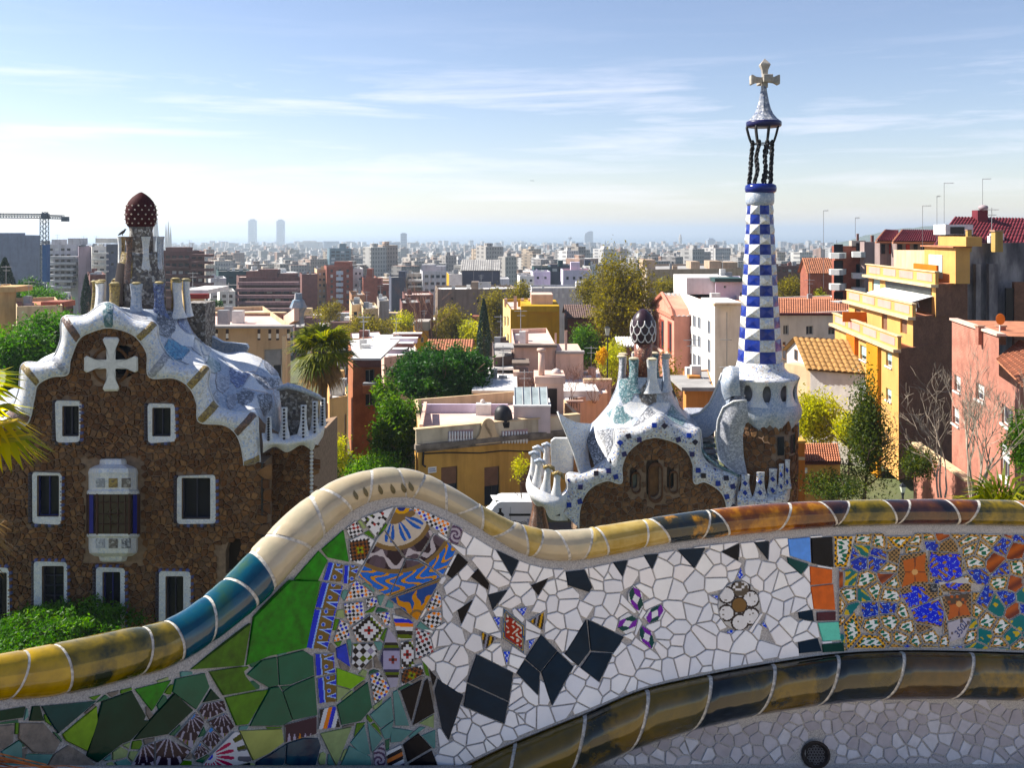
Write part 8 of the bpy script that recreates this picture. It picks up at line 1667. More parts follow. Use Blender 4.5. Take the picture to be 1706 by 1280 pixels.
r, ff, z1 = mid('tan low house with flat parapet at the far left edge', -30, 27, 486, 112, WTN, roof='pink', name='low_house', lit=3); rbox(r, 'roof_lantern', -10, 26, 478, 487, 113, 4, WTN); r, ff, z1 = mid('low orange and cream walls left of the gatehouse gable', 28, 104, 511, 108, WC, roof='terra', name='low_house', lit=4); rbox(r, 'roof_wall', 68, 106, 503, 512, 112, 3, BRR); mid('low brown roofed house beside the dark cypress at left', 102, 122, 500, 150, BRM, roof='white', name='low_house')
# ---- the many like houses between: each its own thing, told apart by no more than their colour
def filler():
    pal = [('cream', WC, 'terra'), ('white', WWH, 'white'), ('brick', BRR, 'terra'), ('grey', WPL, 'grey'), ('tan', WTN, 'pink'), ('brown', WBW, 'grey')]; cand = []; used = []
    for k in range(2600):
        low = k % 6 == 0; Y = random.uniform(150, 300) if low else random.uniform(335, 640); px = random.uniform(505, 835) if low else random.uniform(-40, 1380); w = random.uniform(8, 17 if low else 22)/Y*F; c = random.randrange(6)
        if any(abs(px-u)*1.15 < (w+v)/2 and abs(Y-q) < 12 for u, v, q in used): continue
        h = random.uniform(6.5, 10) if low else random.uniform(11, 23); yt = HY+F*(CAMZ-(ground(Y)+h))/Y; used.append((px, w, Y))
        if yt > 424: cand.append((Y, px, w, yt, c, low))
    cand.sort(); sk = SKYLINE.copy(); skl = np.interp(np.arange(2500)-400, [-400, 499, 500, 545, 590, 640, 722, 723, 835, 836, 2100], [0, 0, 560, 560, 572, 560, 566, 566, 566, 0, 0]); keep = {}
    for Y, px, w, yt, c, low in cand:
        a, b = int(px-w/2+400), int(px+w/2+400)+1; S_ = skl if low else sk; seen = np.clip(S_[a:b]-yt, 0, 40).sum() if b > a else 0; S_[a:b] = np.minimum(S_[a:b], yt)
        if low: sk[a:b] = np.minimum(sk[a:b], yt)
        if seen > 50: keep.setdefault((low, c), []).append((px, w, yt, Y))
    ORD = ['first', 'second', 'third', 'fourth', 'fifth', 'sixth', 'seventh', 'eighth', 'ninth', 'tenth']+['next']*90
    for (low, ci), l in keep.items():
        c, wm, rf = pal[ci]; l.sort(); m = len(l)
        for k, (px, w, yt, Y) in enumerate(l):
            lb = '%s %s of the %s town, %s of its colour from the %s' % (c, 'low house' if low else 'apartment block', 'middle' if low else 'hazy', ORD[min(k, m-1-k)], 'left' if k < m/2 else 'right'); nx = max(2, int(w/9)); wy = (nx, yt+(3 if low else 7)*2.9*F/Y, 2 if low else 4, (1.1/Y*F, 1.5/Y*F)) if Y < 560 else None
            r_, f_, z_ = mid(lb, px-w/2, px+w/2, yt, Y, wm, wy, depth=random.uniform(9, 16), lit=random.uniform(1, 7)*60/Y+1, roof=random.choice([rf, 'white', 'grey', 'terra']), name='town_house' if low else 'apartment_block', group=('low %s houses of the middle town' if low else '%s blocks of the hazy town') % c)
            if random.random() < .7: rbox(r_, 'roof_house', px-w*.2, px+w*.15, yt-2.4*F/Y, yt+.4*F/Y, Y+3, 3.5, wm)
filler()
# ================================================================ trees and plants
def quads(C, size, asp=1.0, up=.0, droop=None):
    n = len(C); a = RNG.normal(size=(n, 3)); a[:, 2] *= (1-up); a /= np.linalg.norm(a, axis=1)[:, None]; b = RNG.normal(size=(n, 3)); b -= a*(a*b).sum(1)[:, None]; b /= np.linalg.norm(b, axis=1)[:, None]
    s = size*RNG.uniform(.6, 1.3, (n, 1)); a = a*s; b = b*s*asp; V = np.stack([C-a, C-b*.6, C+a, C+b*.6], 1).reshape(-1, 3); return V, np.arange(n*4).reshape(-1, 4)
def crown(c, rad, n, clumps, size, flat=1.0, shell=.55, up=0, asp=.6, spread=.24, fn=None):
    """leaf quads in clumps through an ellipsoid; returns verts, faces, shade per face"""
    d = RNG.normal(size=(clumps, 3)); d /= np.linalg.norm(d, axis=1)[:, None]; rr = (shell+(1-shell)*RNG.random((clumps, 1)))*RNG.uniform(.78, 1.08, (clumps, 1)); K = d*rr
    if fn is not None: K = fn(K)
    k = RNG.integers(0, clumps, n); off = RNG.normal(size=(n, 3))*spread; P = (K[k]+off)*np.array(rad)*np.array([1, 1, flat])+np.array(c)
    V, Fq = quads(P, size, asp, up); sh = np.clip(.5+(RNG.random(clumps)[k]-.5)*.5+RNG.normal(size=n)*.18, 0, 1); return V, Fq, sh
def leafobj(name, parts, mat, parent):
    V = np.concatenate([p[0] for p in parts]); o = 0; Fs = []
    for p in parts: Fs.append(p[1]+o); o += len(p[0])
    sh = np.concatenate([p[2] for p in parts]); col = np.stack([sh, sh, sh, np.ones_like(sh)], 1); ob = meshobj(name, V, np.concatenate(Fs), mat, parent, fattr=col); return ob
LM = {'pine': leafmat('leaf_pine', [(.008, .03, .008), (.02, .07, .012), (.06, .13, .02)], .3), 'broad': leafmat('leaf_broad', [(.02, .06, .01), (.06, .13, .015), (.16, .24, .03)], .5), 'plane': leafmat('leaf_plane', [(.07, .055, .015), (.14, .12, .02), (.26, .22, .03)], .5), 'yell': leafmat('leaf_yellow', [(.14, .16, .01), (.34, .34, .02), (.55, .5, .04)], .55), 'cyp': leafmat('leaf_cypress', [(.004, .014, .010), (.010, .03, .018), (.02, .05, .025)], .15), 'con': leafmat('leaf_conifer', [(.015, .03, .01), (.05, .075, .015), (.13, .14, .025)], .4), 'hedge': leafmat('leaf_hedge', [(.015, .05, .008), (.05, .13, .015), (.12, .22, .025)], .4), 'ybush': leafmat('leaf_gold', [(.4, .25, .01), (.6, .4, .02), (.7, .5, .04)], .4), 'palm': leafmat('leaf_palm', [(.02, .035, .01), (.09, .11, .015), (.28, .26, .05)], .45), 'palmy': leafmat('leaf_palm_lit', [(.10, .16, .01), (.38, .34, .02), (.6, .45, .04)], .6), 'dry': leafmat('leaf_dry', [(.10, .055, .025), (.2, .12, .05), (.3, .2, .09)], .3)}
BARK = pm('bark', (.11, .085, .06), var=.4, scale=4, rough=.95, bump=.5, bscale=12, stretch=(1, 1, .3)); BARKL = pm('bark_pale', (.26, .22, .18), var=.35, scale=3, rough=.95)
def limbs(mb, p, d, L, r, depth, spread=.5, up=.25, rmin=.012, n=5):
    p = Vector(p); d = Vector(d).normalized(); pts = [p]; q = p; dd = d
    for k in range(4): dd = (dd+Vector((random.gauss(0, .12), random.gauss(0, .12), random.gauss(0, .08)+up*.12))).normalized(); q = q+dd*L/4; pts.append(q)
    mb.tube(pts, [max(r*(1-.45*k/4), rmin) for k in range(5)], n, cap=False)
    if depth <= 0: return
    for k in range(random.choice([2, 3, 3])):
        nd = (dd+Vector((random.gauss(0, spread), random.gauss(0, spread), random.gauss(up, spread*.6)))).normalized(); limbs(mb, pts[random.choice([2, 3, 4, 4])], nd, L*random.uniform(.55, .85), max(r*.55, rmin), depth-1, spread, up, rmin, max(3, n-1))
def tree(name, label, px, yt, yb, hw, Y, kind, n=5000, clumps=90, size=.28, trunk=None, cat='tree', shell=.45, flat=1.0, spread=.22, depth=2, fn=None, group=None, tr=.2, up=0, zb=None, cz=None):
    s = Y/F; zc = Z_((yt+yb)/2, Y); rz = (yb-yt)/2*s; rx = hw*s; c = (X_(px, Y), Y+rx*.3, zc); gz = zb if zb is not None else ground(Y)-.3
    t = thing(name, label, cat, (c[0], c[1], gz), group); mb = MB(); top = Vector((c[0], c[1], zc-rz*.15)); b = Vector((c[0]+(trunk or 0)*s, c[1], gz))
    if depth >= 0:
        mb.tube([b, b.lerp(top, .4)+Vector((random.gauss(0, .1), 0, 0)), b.lerp(top, .75), top], [tr, tr*.85, tr*.65, tr*.4], 8)
        for k in range(5+depth): q = b.lerp(top, random.uniform(.55, 1)); limbs(mb, q, (random.gauss(0, .7), random.gauss(0, .7), .55), rx*.7, tr*.4, depth, .5, .3, .015)
        mb.build('trunk', BARK, t)
    leafobj('crown', [crown(c, (rx, rx, rz), n, clumps, size, flat, shell, up, .6, spread, fn)], LM[kind], t); return t
random.seed(81)
dome = lambda K: np.concatenate([K[:, :2], np.where(K[:, 2:] < -.35, -.35+(K[:, 2:]+.35)*.25, K[:, 2:])], 1)
tree('umbrella_pine', 'broad dark green umbrella pine in front of the pink houses', 733, 578, 682, 86, 80, 'pine', 36000, 230, .19, trunk=10, shell=.62, spread=.10, fn=dome, depth=1, tr=.32, up=.2)
tree('leafy_tree', 'bushy light green tree left of the orange corner house', 655, 655, 795, 44, 66, 'broad', 15000, 110, .15, shell=.35, spread=.15); tree('leafy_tree', 'small dark leafy tree between the brick house and umbrella pine', 642, 632, 700, 20, 76, 'broad', 3000, 40, .17)
def cypress(label, px, yt, yb, hw, Y, n=6000):
    s = Y/F; zt_, zb_ = Z_(yt, Y), Z_(yb, Y); t = thing('cypress', label, 'tree', (X_(px, Y), Y, ground(Y)-.3)); f = RNG.random(n)**.8; r = hw*s*np.where(f > .35, ((1-f)/.65)**.75, 1-.25*((.35-f)/.35))*np.sqrt(RNG.uniform(.5, 1, n)); a = RNG.random(n)*6.283
    P = np.stack([X_(px, Y)+r*np.cos(a)+RNG.normal(0, .05, n), Y+r*np.sin(a), zb_+(zt_-zb_)*f], 1); V, Fq = quads(P, .22, .35, -1.2); leafobj('crown', [(V, Fq, np.clip(RNG.normal(.45, .22, n), 0, 1))], LM['cyp'], t); mb = MB(); mb.tube([(X_(px, Y), Y, ground(Y)-.3), (X_(px, Y), Y, zt_-1)], [.25, .05], 6); mb.build('trunk', BARK, t)
cypress('tall narrow dark cypress left of the yellow block', 806, 499, 600, 12, 150); cypress('dark cypress left of the domed house', 144, 458, 530, 9.5, 150, 4000); cypress('thick dark cypress at the far left edge', 8, 430, 500, 17, 140, 5000)
for (px, yt, yb, hw, Y, n, lb) in ((1034, 430, 575, 56, 126, 19000, 'tall olive plane tree behind the small mushroom finial'), (985, 455, 530, 28, 160, 4000, 'lower olive plane tree left of the tall plane tree'), (1112, 462, 500, 24, 190, 3000, 'small olive tree before the long beige flats'), (822, 478, 560, 26, 172, 5000, 'olive tree behind the narrow cypress'), (868, 470, 520, 24, 180, 3500, 'olive tree behind the roof of the yellow block'), (752, 508, 580, 30, 165, 6000, 'olive tree with bare stems left of the cypress'), (785, 530, 585, 22, 158, 3500, 'yellowish olive tree just left of the narrow cypress'), (610, 528, 578, 44, 150, 8000, 'wide olive yellow scrub tree right of the palm crown'), (668, 518, 560, 22, 170, 2600, 'thin yellow green tree among the low houses'), (1322, 462, 512, 32, 165, 6000, 'olive yellow tree just right of the chequered spire'), (1368, 478, 512, 20, 150, 2600, 'small yellow tree before the balcony flats'), (548, 500, 540, 26, 175, 2600, 'thin brownish tree above the palm')):
    tree('plane_tree', lb, px, yt, yb, hw, Y, 'plane' if px not in (785, 668, 1368) else 'yell', n, 70, .24, shell=.2, spread=.2, depth=3 if hw > 50 else 2, tr=.22)
tree('bright_tree', 'bright yellow green tree left of the dark conifer', 1362, 655, 745, 44, 68, 'yell', 9000, 80, .15, shell=.2, spread=.22, depth=2, tr=.1); tree('bright_tree', 'yellow green shrub tree between the bright tree and the conifer', 1418, 690, 748, 26, 64, 'yell', 3500, 40, .14, depth=1, tr=.08)
def cone_fn(K): f = (K[:, 2:]+1)/2; return np.concatenate([K[:, :2]*(1.05-f)*1.15, K[:, 2:]], 1)
tree('conifer', 'tall dark olive conifer in front of the stepped flats', 1452, 600, 850, 56, 58, 'con', 17000, 150, .11, shell=.05, spread=.15, fn=cone_fn, depth=2, tr=.14); tree('shrub', 'loose dark shrub right of the conifer foot', 1530, 745, 800, 30, 56, 'con', 3500, 50, .10, cat='shrub', depth=1, tr=.05); tree('shrub', 'sparse olive shrub below the garden house roof', 1395, 790, 840, 44, 50, 'con', 3500, 50, .09, cat='shrub', depth=2, tr=.05)
tree('leafy_tree', 'green tree behind the street lamp and small finial', 975, 545, 610, 26, 118, 'broad', 5000, 60, .2, depth=1); tree('leafy_tree', 'yellow green tree right of the street lamp', 1020, 568, 640, 26, 104, 'yell', 3600, 50, .17, depth=2, tr=.08); tree('bush', 'round golden yellow bush on the pink garden wall', 1003, 583, 606, 9, 92, 'ybush', 2500, 30, .12, cat='bush', depth=-1)
tree('shrub', 'small yellow shrub below the gatehouse terrace fingers', 556, 730, 790, 26, 48, 'yell', 1800, 40, .09, cat='shrub', depth=2, tr=.03); tree('shrub', 'dark green shrub under the white bead chain of the gatehouse', 540, 748, 830, 22, 46, 'broad', 4500, 50, .1, cat='shrub', depth=1, tr=.05); tree('shrub', 'green bush low in front of the leafy tree', 620, 760, 830, 50, 55, 'broad', 6000, 60, .12, cat='shrub', depth=1, tr=.05)
tree('shrub', 'yellow blossoming shrub at the orange house doorway', 868, 755, 800, 16, 58, 'yell', 700, 25, .08, cat='shrub', depth=1, tr=.03); tree('leafy_tree', 'reddish thin tree before the white flats', 1118, 590, 680, 20, 84, 'plane', 1500, 40, .13, depth=3, tr=.08); tree('leafy_tree', 'green tree at the far right edge beside the pink house', 1706, 690, 790, 26, 46, 'broad', 4000, 50, .1, depth=1, tr=.06)
for px, yt, yb, hw, Y, lb in ((20, 540, 700, 75, 58, 'large dark green pine at the left edge beside the gable'), (88, 520, 640, 60, 62, 'rounded green pine behind the gable horn'), (125, 535, 600, 30, 66, 'small green pine crown touching the gable peak')): tree('pine', lb, px, yt, yb, hw, Y, 'hedge', 17000, 150, .15, shell=.5, spread=.12, depth=0, tr=.2, up=.2)
tree('leafy_tree', 'bright green tree behind the low orange walls', 62, 480, 520, 36, 125, 'hedge', 4500, 50, .2, depth=0); tree('leafy_tree', 'dark bushy tree below the crane mast', 45, 462, 505, 22, 150, 'pine', 3500, 40, .25, depth=0); tree('leafy_tree', 'small dark tree before the white low flats', 358, 498, 522, 12, 170, 'pine', 1200, 25, .22, depth=0)
def bare(name, label, px, yt, yb, Y, n, L, r, depth, mat, spread=.4, upv=.35):
    g = W(px, yb, Y); t = thing(name, label, 'tree', g); mb = MB(); 
    for k in range(n): limbs(mb, g+Vector((random.gauss(0, .1), 0, 0)), (random.gauss(0, .32), random.gauss(0, .25), 1), L*random.uniform(.8, 1.1), r, depth, spread, upv, .008)
    mb.build('branches', mat, t)
bare('bare_tree', 'leafless pale branching tree before the pink brick house', 1622, 600, 845, 47, 5, 2.7, .085, 5, BARKL, .36, .3); bare('bare_tree', 'leafless twiggy tree left of the pink brick house', 1568, 640, 830, 52, 3, 2.5, .06, 5, BARKL, .55, .2)
for k, (px, yb, Y, L, lb) in enumerate(((905, 668, 83, 1.3, 'leftmost bare reddish shrub against the pink garden wall'), (950, 668, 82, 1.5, 'middle bare reddish shrub against the pink garden wall'), (990, 672, 81, 1.3, 'rightmost bare reddish shrub against the pink garden wall'), (725, 575, 160, 5, 'bare stems of a leafless tree above the pink tiled roof'), (690, 585, 150, 5, 'leafless grey tree above the flat pink terraces'))): bare('bare_shrub' if k < 3 else 'bare_tree', lb, px, 0, yb, Y, 6 if k < 3 else 3, L, .03 if k < 3 else .1, 4, pm('twig_red', (.22, .13, .10), rough=.9), .5, .25)
tree('hedge', 'clipped green hedge at the foot of the left gatehouse', 80, 1028, 1110, 130, 33.5, 'hedge', 16000, 220, .09, cat='hedge', shell=.5, spread=.08, depth=-1, zb=81)
# ---- palms
def fan_leaf(base, dirv, L, R_, nl=22, droop=.3, wid=.05):
    """petiole plus a fan of folded leaflets: verts, faces"""
    d = Vector(dirv).normalized(); side = d.cross(Vector((0, 0, 1))); side = side.normalized() if side.length > .05 else Vector((1, 0, 0)); upv = side.cross(d).normalized(); hub = Vector(base)+d*L; V = []; Fq = []
    w = .025; V += [Vector(base)-side*w, Vector(base)+side*w, hub+side*w, hub-side*w]; Fq.append((0, 1, 2, 3))
    for k in range(nl):
        a = R(-115+230*k/(nl-1)); ld = (d*math.cos(a)+side*math.sin(a)).normalized(); ll = R_*(.72+.28*math.cos(a))*random.uniform(.9, 1.08); ww = wid*random.uniform(.8, 1.2); pd = ld.cross(upv).normalized(); m = hub+ld*ll*.55+upv*.03; e = hub+ld*ll-Vector((0, 0, droop*ll*random.uniform(.5, 1.3))); b = len(V)
        V += [hub, m-pd*ww, e, m+pd*ww]; Fq.append((b, b+1, b+2, b+3))
    return V, Fq
def palm(name, label, px, py, Y, n, L, R_, mat, yb, dead=0, spreadz=(-.5, 1.2), dirs=None, wid=.05, tr=.2):
    c = W(px, py, Y); t = thing(name, label, 'palm', (c.x, c.y, ground(Y)-.3 if yb is None else yb)); 
    def leafset(nn, zlo, zhi, nm, m_, LL, RR, dr, dset=None):
        V = []; Fq = []; sh = []
        for k in range(nn):
            dv = dset[k] if dset else (math.cos(2.4*k)*random.uniform(.7, 1), math.sin(2.4*k)*random.uniform(.7, 1), random.uniform(zlo, zhi)); v, f = fan_leaf(c, dv, LL*random.uniform(.8, 1.15), RR*random.uniform(.85, 1.1), 22, dr, wid); b = len(V); V += v; Fq += [tuple(i+b for i in q) for q in f]; s0 = random.gauss(.5, .2); sh += [min(max(s0+random.gauss(0, .15), 0), 1) for _ in f]
        leafobj(nm, [(np.array([tuple(v) for v in V]), np.array(Fq), np.array(sh))], m_, t)
    leafset(n, *spreadz, 'fronds', LM[mat], L, R_, .3, dirs)
    if dead: leafset(dead, -2.2, -.8, 'dead_fronds', LM['dry'], L*.8, R_*.9, .5)
    mb = MB(); mb.tube([(c.x, c.y, ground(Y)-.3 if yb is None else yb), (c.x+.05, c.y, c.z-1), (c.x, c.y, c.z+.1)], [tr*1.2, tr, tr*1.1], 10); mb.build('trunk', BARK, t)
random.seed(91)
palm('fan_palm', 'tall fan palm with drooping skirt between the two gatehouses', 537, 588, 58, 44, 1.15, 1.6, 'palm', None, 22, (-.55, 1.4), wid=.075, tr=.26)
palm('fan_palm', 'sunlit yellow green fan palm fronds reaching in at the left edge', -95, 722, 8.5, 9, .44, .54, 'palmy', 92, 0, dirs=[(1, .1, .1), (1, -.2, .42), (.9, .3, -.25), (.6, -.3, .8), (-.5, .5, .5), (-.8, -.3, .2), (.2, .8, .6), (.3, -.8, .3), (1, .05, -.12)], wid=.036, tr=.1)  # sunlight on these fronds is put into their yellower leaf colours
palm('fan_palm', 'dry brown fan palm fronds low at the left edge', -70, 905, 7.5, 5, .2, .3, 'dry', 92, 0, dirs=[(1, 0, -.1), (.8, .3, .3), (.7, -.3, -.5), (-.6, .4, .2), (.1, .9, .3)], wid=.012, tr=.08)
palm('fan_palm', 'green palm fronds poking up behind the right end of the bench', 1668, 875, 8.0, 9, .18, .42, 'palm', 92, 0, dirs=[(-.6, .2, 1), (-.2, .1, 1), (.25, .2, 1), (.6, 0, .9), (-.9, .2, .6), (.9, .3, .6), (0, .6, .8), (.4, -.3, 1), (-.4, -.3, 1)], wid=.014, tr=.07)
# ================================================================ street, van, lamps, crane, plane, bird, seated person
mb = MB(); mb.add([(-9, 55, ground(55)+.06), (9, 55, ground(55)+.06), (9, 62, ground(62)+.06), (-9, 62, ground(62)+.06)], [(0, 1, 2, 3)]); tag(mb.build('street', pm('asphalt', (.055, .055, .058), var=.3, scale=4, rough=.9)), kind='structure')
mb = MB(); mb.prism([(10, 46, ground(46)+.02), (26, 46, ground(46)+.02), (30, 58, ground(58)+.02), (16, 58, ground(58)+.02)], (0, 0, .1)); tag(mb.build('path', pm('path_stone', (.4, .38, .36), var=.2, scale=2, rough=.9)), kind='structure')
def van():
    Y = 57.5; x0, x1 = X_(806, Y), X_(893, Y); z = ground(Y)+.1; t = thing('delivery_van', 'white delivery van parked in front of the orange corner house', 'van', ((x0+x1)/2, Y+.9, z)); white = pm('van_paint', (.72, .74, .76), var=.04, rough=.25, spec=.5); top = Z_(836, Y); mb = MB()
    pr = [(x0+.1, z+.35), (x1, z+.35), (x1, top-.25), (x1-.15, top-.04), (x1-.4, top), (x0+1.1, top), (x0+.85, top-.08), (x0+.35, top-.75), (x0, top-1.0)]; n = len(pr); rows = []
    A = [Vector((x, Y+.06, zz)) for x, zz in pr]; cc_ = sum(A, Vector())/n; rows = [[cc_+(p-cc_)*.97+Vector((0, -.06, 0)) for p in A], A, [p+Vector((0, 1.8, 0)) for p in A], [cc_+(p-cc_)*.97+Vector((0, 1.86, 0)) for p in A]]
    mb.grid([r+[r[0]] for r in rows]); mb.add(rows[0], [tuple(range(n))]); mb.add(rows[3], [tuple(range(n-1, -1, -1))]); mb.build('body', white, t)
    def sd(a, b, c, d, nm, m_, o=.012): mb = MB(); mb.box(X_(a, Y), X_(b, Y), Y-o-.004, Y-.002, Z_(d, Y), Z_(c, Y)); return mb.build(nm, m_, t)
    blk = pm('van_black', (.01, .01, .012), rough=.3); sd(848, 884, 856.3, 860, 'rail_strip', blk); sd(850.2, 850.8, 845, 880, 'door_gap', FRG); sd(837, 837.5, 858, 880, 'door_gap', FRG); sd(812, 826, 858, 869, 'side_window', MDARK)
    for wx in (821, 876):
        mb = MB(); c_ = Vector((X_(wx, Y), Y-.02, z+.33)); mb.tube([c_, c_+Vector((0, .22, 0))], .33, 16); w_ = mb.build('wheel', pm('tyre', (.015, .015, .015), rough=.9), t); mb = MB(); mb.tube([c_+Vector((0, -.015, 0)), c_+Vector((0, .1, 0))], .19, 12); mb.build('rim', FRG, w_)
    mb = MB(); c_ = W(833.3, 857, Y-.05); mb.lathe((c_.x, 0), [(.02, c_.z-.02-.19), (.2, c_.z-.17), (.26, c_.z-.05), (.2, c_.z+.04), (.08, c_.z+.12), (.07, c_.z+.28), (.1, c_.z+.32), (.1, c_.z+.36)], 14)
    mb.v = [(x, Y-.016+y*.02, zz) for x, y, zz in mb.v]; mb.build('jug_emblem', blk, t); text_on('Grania', .34, blk, t, W(866, 871, Y-.012), (1, 0, 0), (0, 0, 1), 'van_lettering')
    mb = MB(); 
    for k in range(4):
        for j in range(4):
            if rc_(k, j) > .35: mb.box(X_(877+k*1.2, Y), X_(878+k*1.2, Y), Y-.014, Y-.004, Z_(866+j*1.6, Y), Z_(864.8+j*1.6, Y))
    mb.build('small_print', pm('print_blue', (.15, .2, .35), rough=.5), t)
    for a, b in ((821, 836), (857, 872)): mb = MB(); mb.add([(X_(a, Y), Y+.3, top+.004), (X_(b, Y), Y+.3, top+.004), (X_(b, Y)-.2, Y+1.4, top+.004), (X_(a, Y)-.2, Y+1.4, top+.004)], [(0, 1, 2, 3)]); mb.build('roof_hatch', white, t)
van()
def lamp(label, px, yt, yb, Y, s=1.0):
    t = thing('street_lamp', label, 'lamp', W(px, yb, Y)); dk = pm('lamp_black', (.02, .022, .025), rough=.5); a = W(px, yt, Y); h = .62*s; mb = MB(); mb.tube([W(px, yb, Y), Vector((a.x, a.y, a.z-h))], [.09, .05], 8); mb.build('post', dk, t)
    mb = MB(); mb.lathe((a.x, a.y), [(.14*s, a.z-h), (.26*s, a.z-.1)], 4, a0=.78); mb.build('lantern_glass', pm('lamp_glass', (.55, .58, .5), rough=.3), t); mb = MB(); mb.lathe((a.x, a.y), [(.3*s, a.z-.1), (.2*s, a.z), (.04, a.z+.1)], 4, a0=.78); mb.build('lantern_cap', dk, t); mb = MB(); mb.lathe((a.x, a.y), [(.06, a.z-h-.2), (.16*s, a.z-h)], 6); mb.build('lantern_base', dk, t)
lamp('tall street lamp with pale lantern left of the small mushroom finial', 1012, 545, 640, 100, 1.5); lamp('low street lamp in front of the pink brick wall', 1504, 808, 850, 50, .7)
def crane():
    Y = 235; t = thing('tower_crane', 'construction tower crane over the blue grey block at left', 'crane', W(74, 520, Y)); st = pm('crane_steel', (.05, .07, .10), rough=.6)
    def lattice(a, b, w, n, nm, wz=None):
        mb = MB(); a, b = Vector(a), Vector(b); ax = (b-a).normalized(); u = Vector((0, 1, 0)); v = ax.cross(u).normalized(); cs = [(-1, -1), (1, -1), (1, 1), (-1, 1)]; P = [[a.lerp(b, k/n)+(u*p+v*q)*w/2 for p, q in cs] for k in range(n+1)]
        for j in range(4): mb.tube([P[0][j], P[n][j]], .12, 4)
        for k in range(n):
            for j in range(4): mb.tube([P[k][j], P[k+1][(j+1) % 4]], .07, 3, cap=False); mb.tube([P[k][j], P[k][(j+1) % 4]], .06, 3, cap=False)
        mb.build(nm, st, t)
    lattice(W(74, 520, Y), W(74, 364, Y), 1.5, 20, 'mast'); lattice(W(-90, 358.5, Y), W(78, 360, Y), 1.1, 36, 'jib'); lattice(W(78, 361, Y), W(106, 362, Y), .9, 7, 'counter_jib')
    mb = MB(); mb.box(X_(104, Y), X_(113.5, Y), Y-.7, Y+.7, Z_(369, Y), Z_(361, Y)); mb.build('counterweight', st, t); mb = MB(); mb.box(X_(71, Y), X_(80, Y), Y-.9, Y+.9, Z_(365, Y), Z_(356, Y)); mb.build('cab', st, t); lattice(W(75, 358, Y), W(75, 353, Y), 1.0, 2, 'apex'); rbox(t, 'cloak', 70.5, 77.5, 408, 470, Y-.9, 1.8, pm('crane_blue', (.03, .09, .22), rough=.7))
crane()
def plane_():
    Y = 3000; c = W(887, 301, Y); t = thing('airliner', 'tiny airliner crossing the pale sky in the middle', 'aeroplane', c); m_ = pm('plane_grey', (.25, .26, .28), rough=.4); mb = MB(); mb.tube([c+Vector((-7, 0, 0)), c+Vector((-5, 0, .1)), c+Vector((5, 0, 0)), c+Vector((7, 0, -.2))], [.2, .8, .8, .1], 8); mb.build('fuselage', m_, t); mb = MB(); mb.prism([c+Vector(q) for q in ((1, 0, -.3), (-2, -7, .3), (-3, -7, .3), (-2, 0, -.3), (-3, 7, .3), (-2, 7, .3))], (0, 0, .2)); mb.build('wing', m_, t); mb = MB(); mb.prism([c+Vector(q) for q in ((-5, -.1, .5), (-7, -.1, 2.6), (-7.6, -.1, 2.6), (-7, -.1, .4))], (0, .2, 0)); mb.build('tail', m_, t)
plane_()
def bird():
    c = W(203.5, 392, 38.5); t = thing('pigeon', 'dark bird perched on the left edge of the domed tower', 'bird', c); mb = MB(); k = pm('feather_dark', (.03, .03, .035), rough=.7)
    mb.tube([c+Vector(q) for q in ((-.18, 0, .0), (-.08, 0, .07), (.04, 0, .14), (.1, 0, .2), (.13, 0, .25), (.19, 0, .25))], [.015, .05, .07, .045, .04, .008], 8); mb.build('body', k, t, smooth=True); mb = MB(); mb.tube([c+Vector((.02, -.02, .09)), c+Vector((.02, -.02, -.02))], .01, 4); mb.tube([c+Vector((.02, .02, .09)), c+Vector((.02, .02, -.02))], .01, 4); mb.build('legs', k, t)
bird()
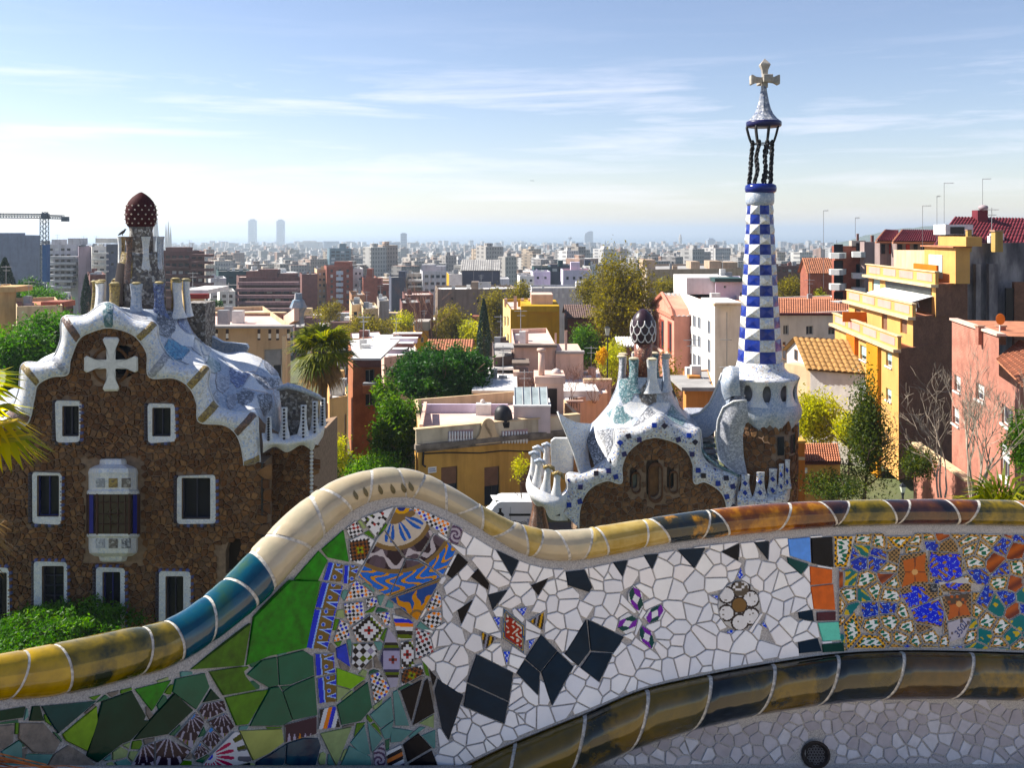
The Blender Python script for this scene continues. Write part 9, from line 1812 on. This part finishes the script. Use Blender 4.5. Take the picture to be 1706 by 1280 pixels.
def sitter():
    """someone seated at the near end, of whom only wind-blown hair enters the picture"""
    Y = 1.42; hx = -1.27; hz = CAMZ-1.06; t = thing('person', 'long wind blown reddish brown hair of a person seated at the lower left', 'person', (hx, Y, CAMZ-1.8)); sk = pm('skin', (.45, .27, .19), rough=.5); P = {'pel': (hx, Y, hz-.78), 'bel': (hx, Y+.02, hz-.55), 'che': (hx, Y+.02, hz-.34), 'nec': (hx, Y, hz-.17), 'hd0': (hx, Y, hz-.08), 'hd1': (hx, Y-.01, hz+.09)}
    V = list(P.values())+[(hx-.18, Y, hz-.25), (hx-.24, Y-.02, hz-.5), (hx-.2, Y-.22, hz-.62), (hx+.18, Y, hz-.25), (hx+.22, Y-.02, hz-.5), (hx+.16, Y-.22, hz-.62), (hx-.1, Y-.42, hz-.76), (hx-.1, Y-.46, hz-1.2), (hx+.1, Y-.42, hz-.76), (hx+.1, Y-.46, hz-1.2)]
    E = [(0, 1), (1, 2), (2, 3), (3, 4), (4, 5), (2, 6), (6, 7), (7, 8), (2, 9), (9, 10), (10, 11), (0, 12), (12, 13), (0, 14), (14, 15)]; rad = [.16, .13, .15, .055, .085, .09, .065, .045, .03, .065, .045, .03, .085, .05, .085, .05]
    og = ORIG[t.name]; me = bpy.data.meshes.new('body'); me.from_pydata([tuple(Vector(v)-og) for v in V], E, []); o = bpy.data.objects.new('tmp', me); COL.objects.link(o); o.modifiers.new('s', 'SKIN'); me.skin_vertices[0].data[0].use_root = True
    for k, q in enumerate(rad): me.skin_vertices[0].data[k].radius = (q, q*.8)
    o.modifiers.new('u', 'SUBSURF').levels = 2; dg = bpy.context.evaluated_depsgraph_get(); m2 = bpy.data.meshes.new_from_object(o.evaluated_get(dg)); bpy.data.objects.remove(o); m2.materials.append(pm('jacket', (.05, .06, .09), rough=.9)); link('body', m2, t)
    mb = MB(); rr = random.Random(4); hm_ = pm('hair_brown', (.16, .062, .026), var=.5, scale=60, rough=.4, col2=(.38, .17, .07))
    for k in range(420):
        a = rr.uniform(0, 6.28); e = rr.uniform(-.2, 1.4); d = Vector((math.cos(a)*math.cos(e), math.sin(a)*math.cos(e), math.sin(e))); p = Vector((hx, Y-.01, hz+.03))+Vector((d.x*.1, d.y*.115, d.z*.13)); pts = [p]; v = d*.035+Vector((.03, 0, .012)); L = rr.uniform(.8, 1.6)
        for q in range(8): v = v*.86+Vector((.0135*L, rr.gauss(0, .002), -.0085*L+.004*math.sin(q*1.3+k))); p = p+v; pts.append(p)
        mb.tube(pts, [.0035*(1-.85*q/8)+.0005 for q in range(9)], 3, cap=False)
    for k in range(7):
        p = Vector((hx+.14, Y+.02, hz+.13+k*.008)); pts = [p]; v = Vector((.055, .012, .018-.006*k))
        for q in range(7): v = v+Vector((.002, .001, -.006+rr.gauss(0, .003))); p = p+v; pts.append(p)
        mb.tube(pts, .0009, 3, cap=False)
    mb.build('hair', hm_, t)
sitter()
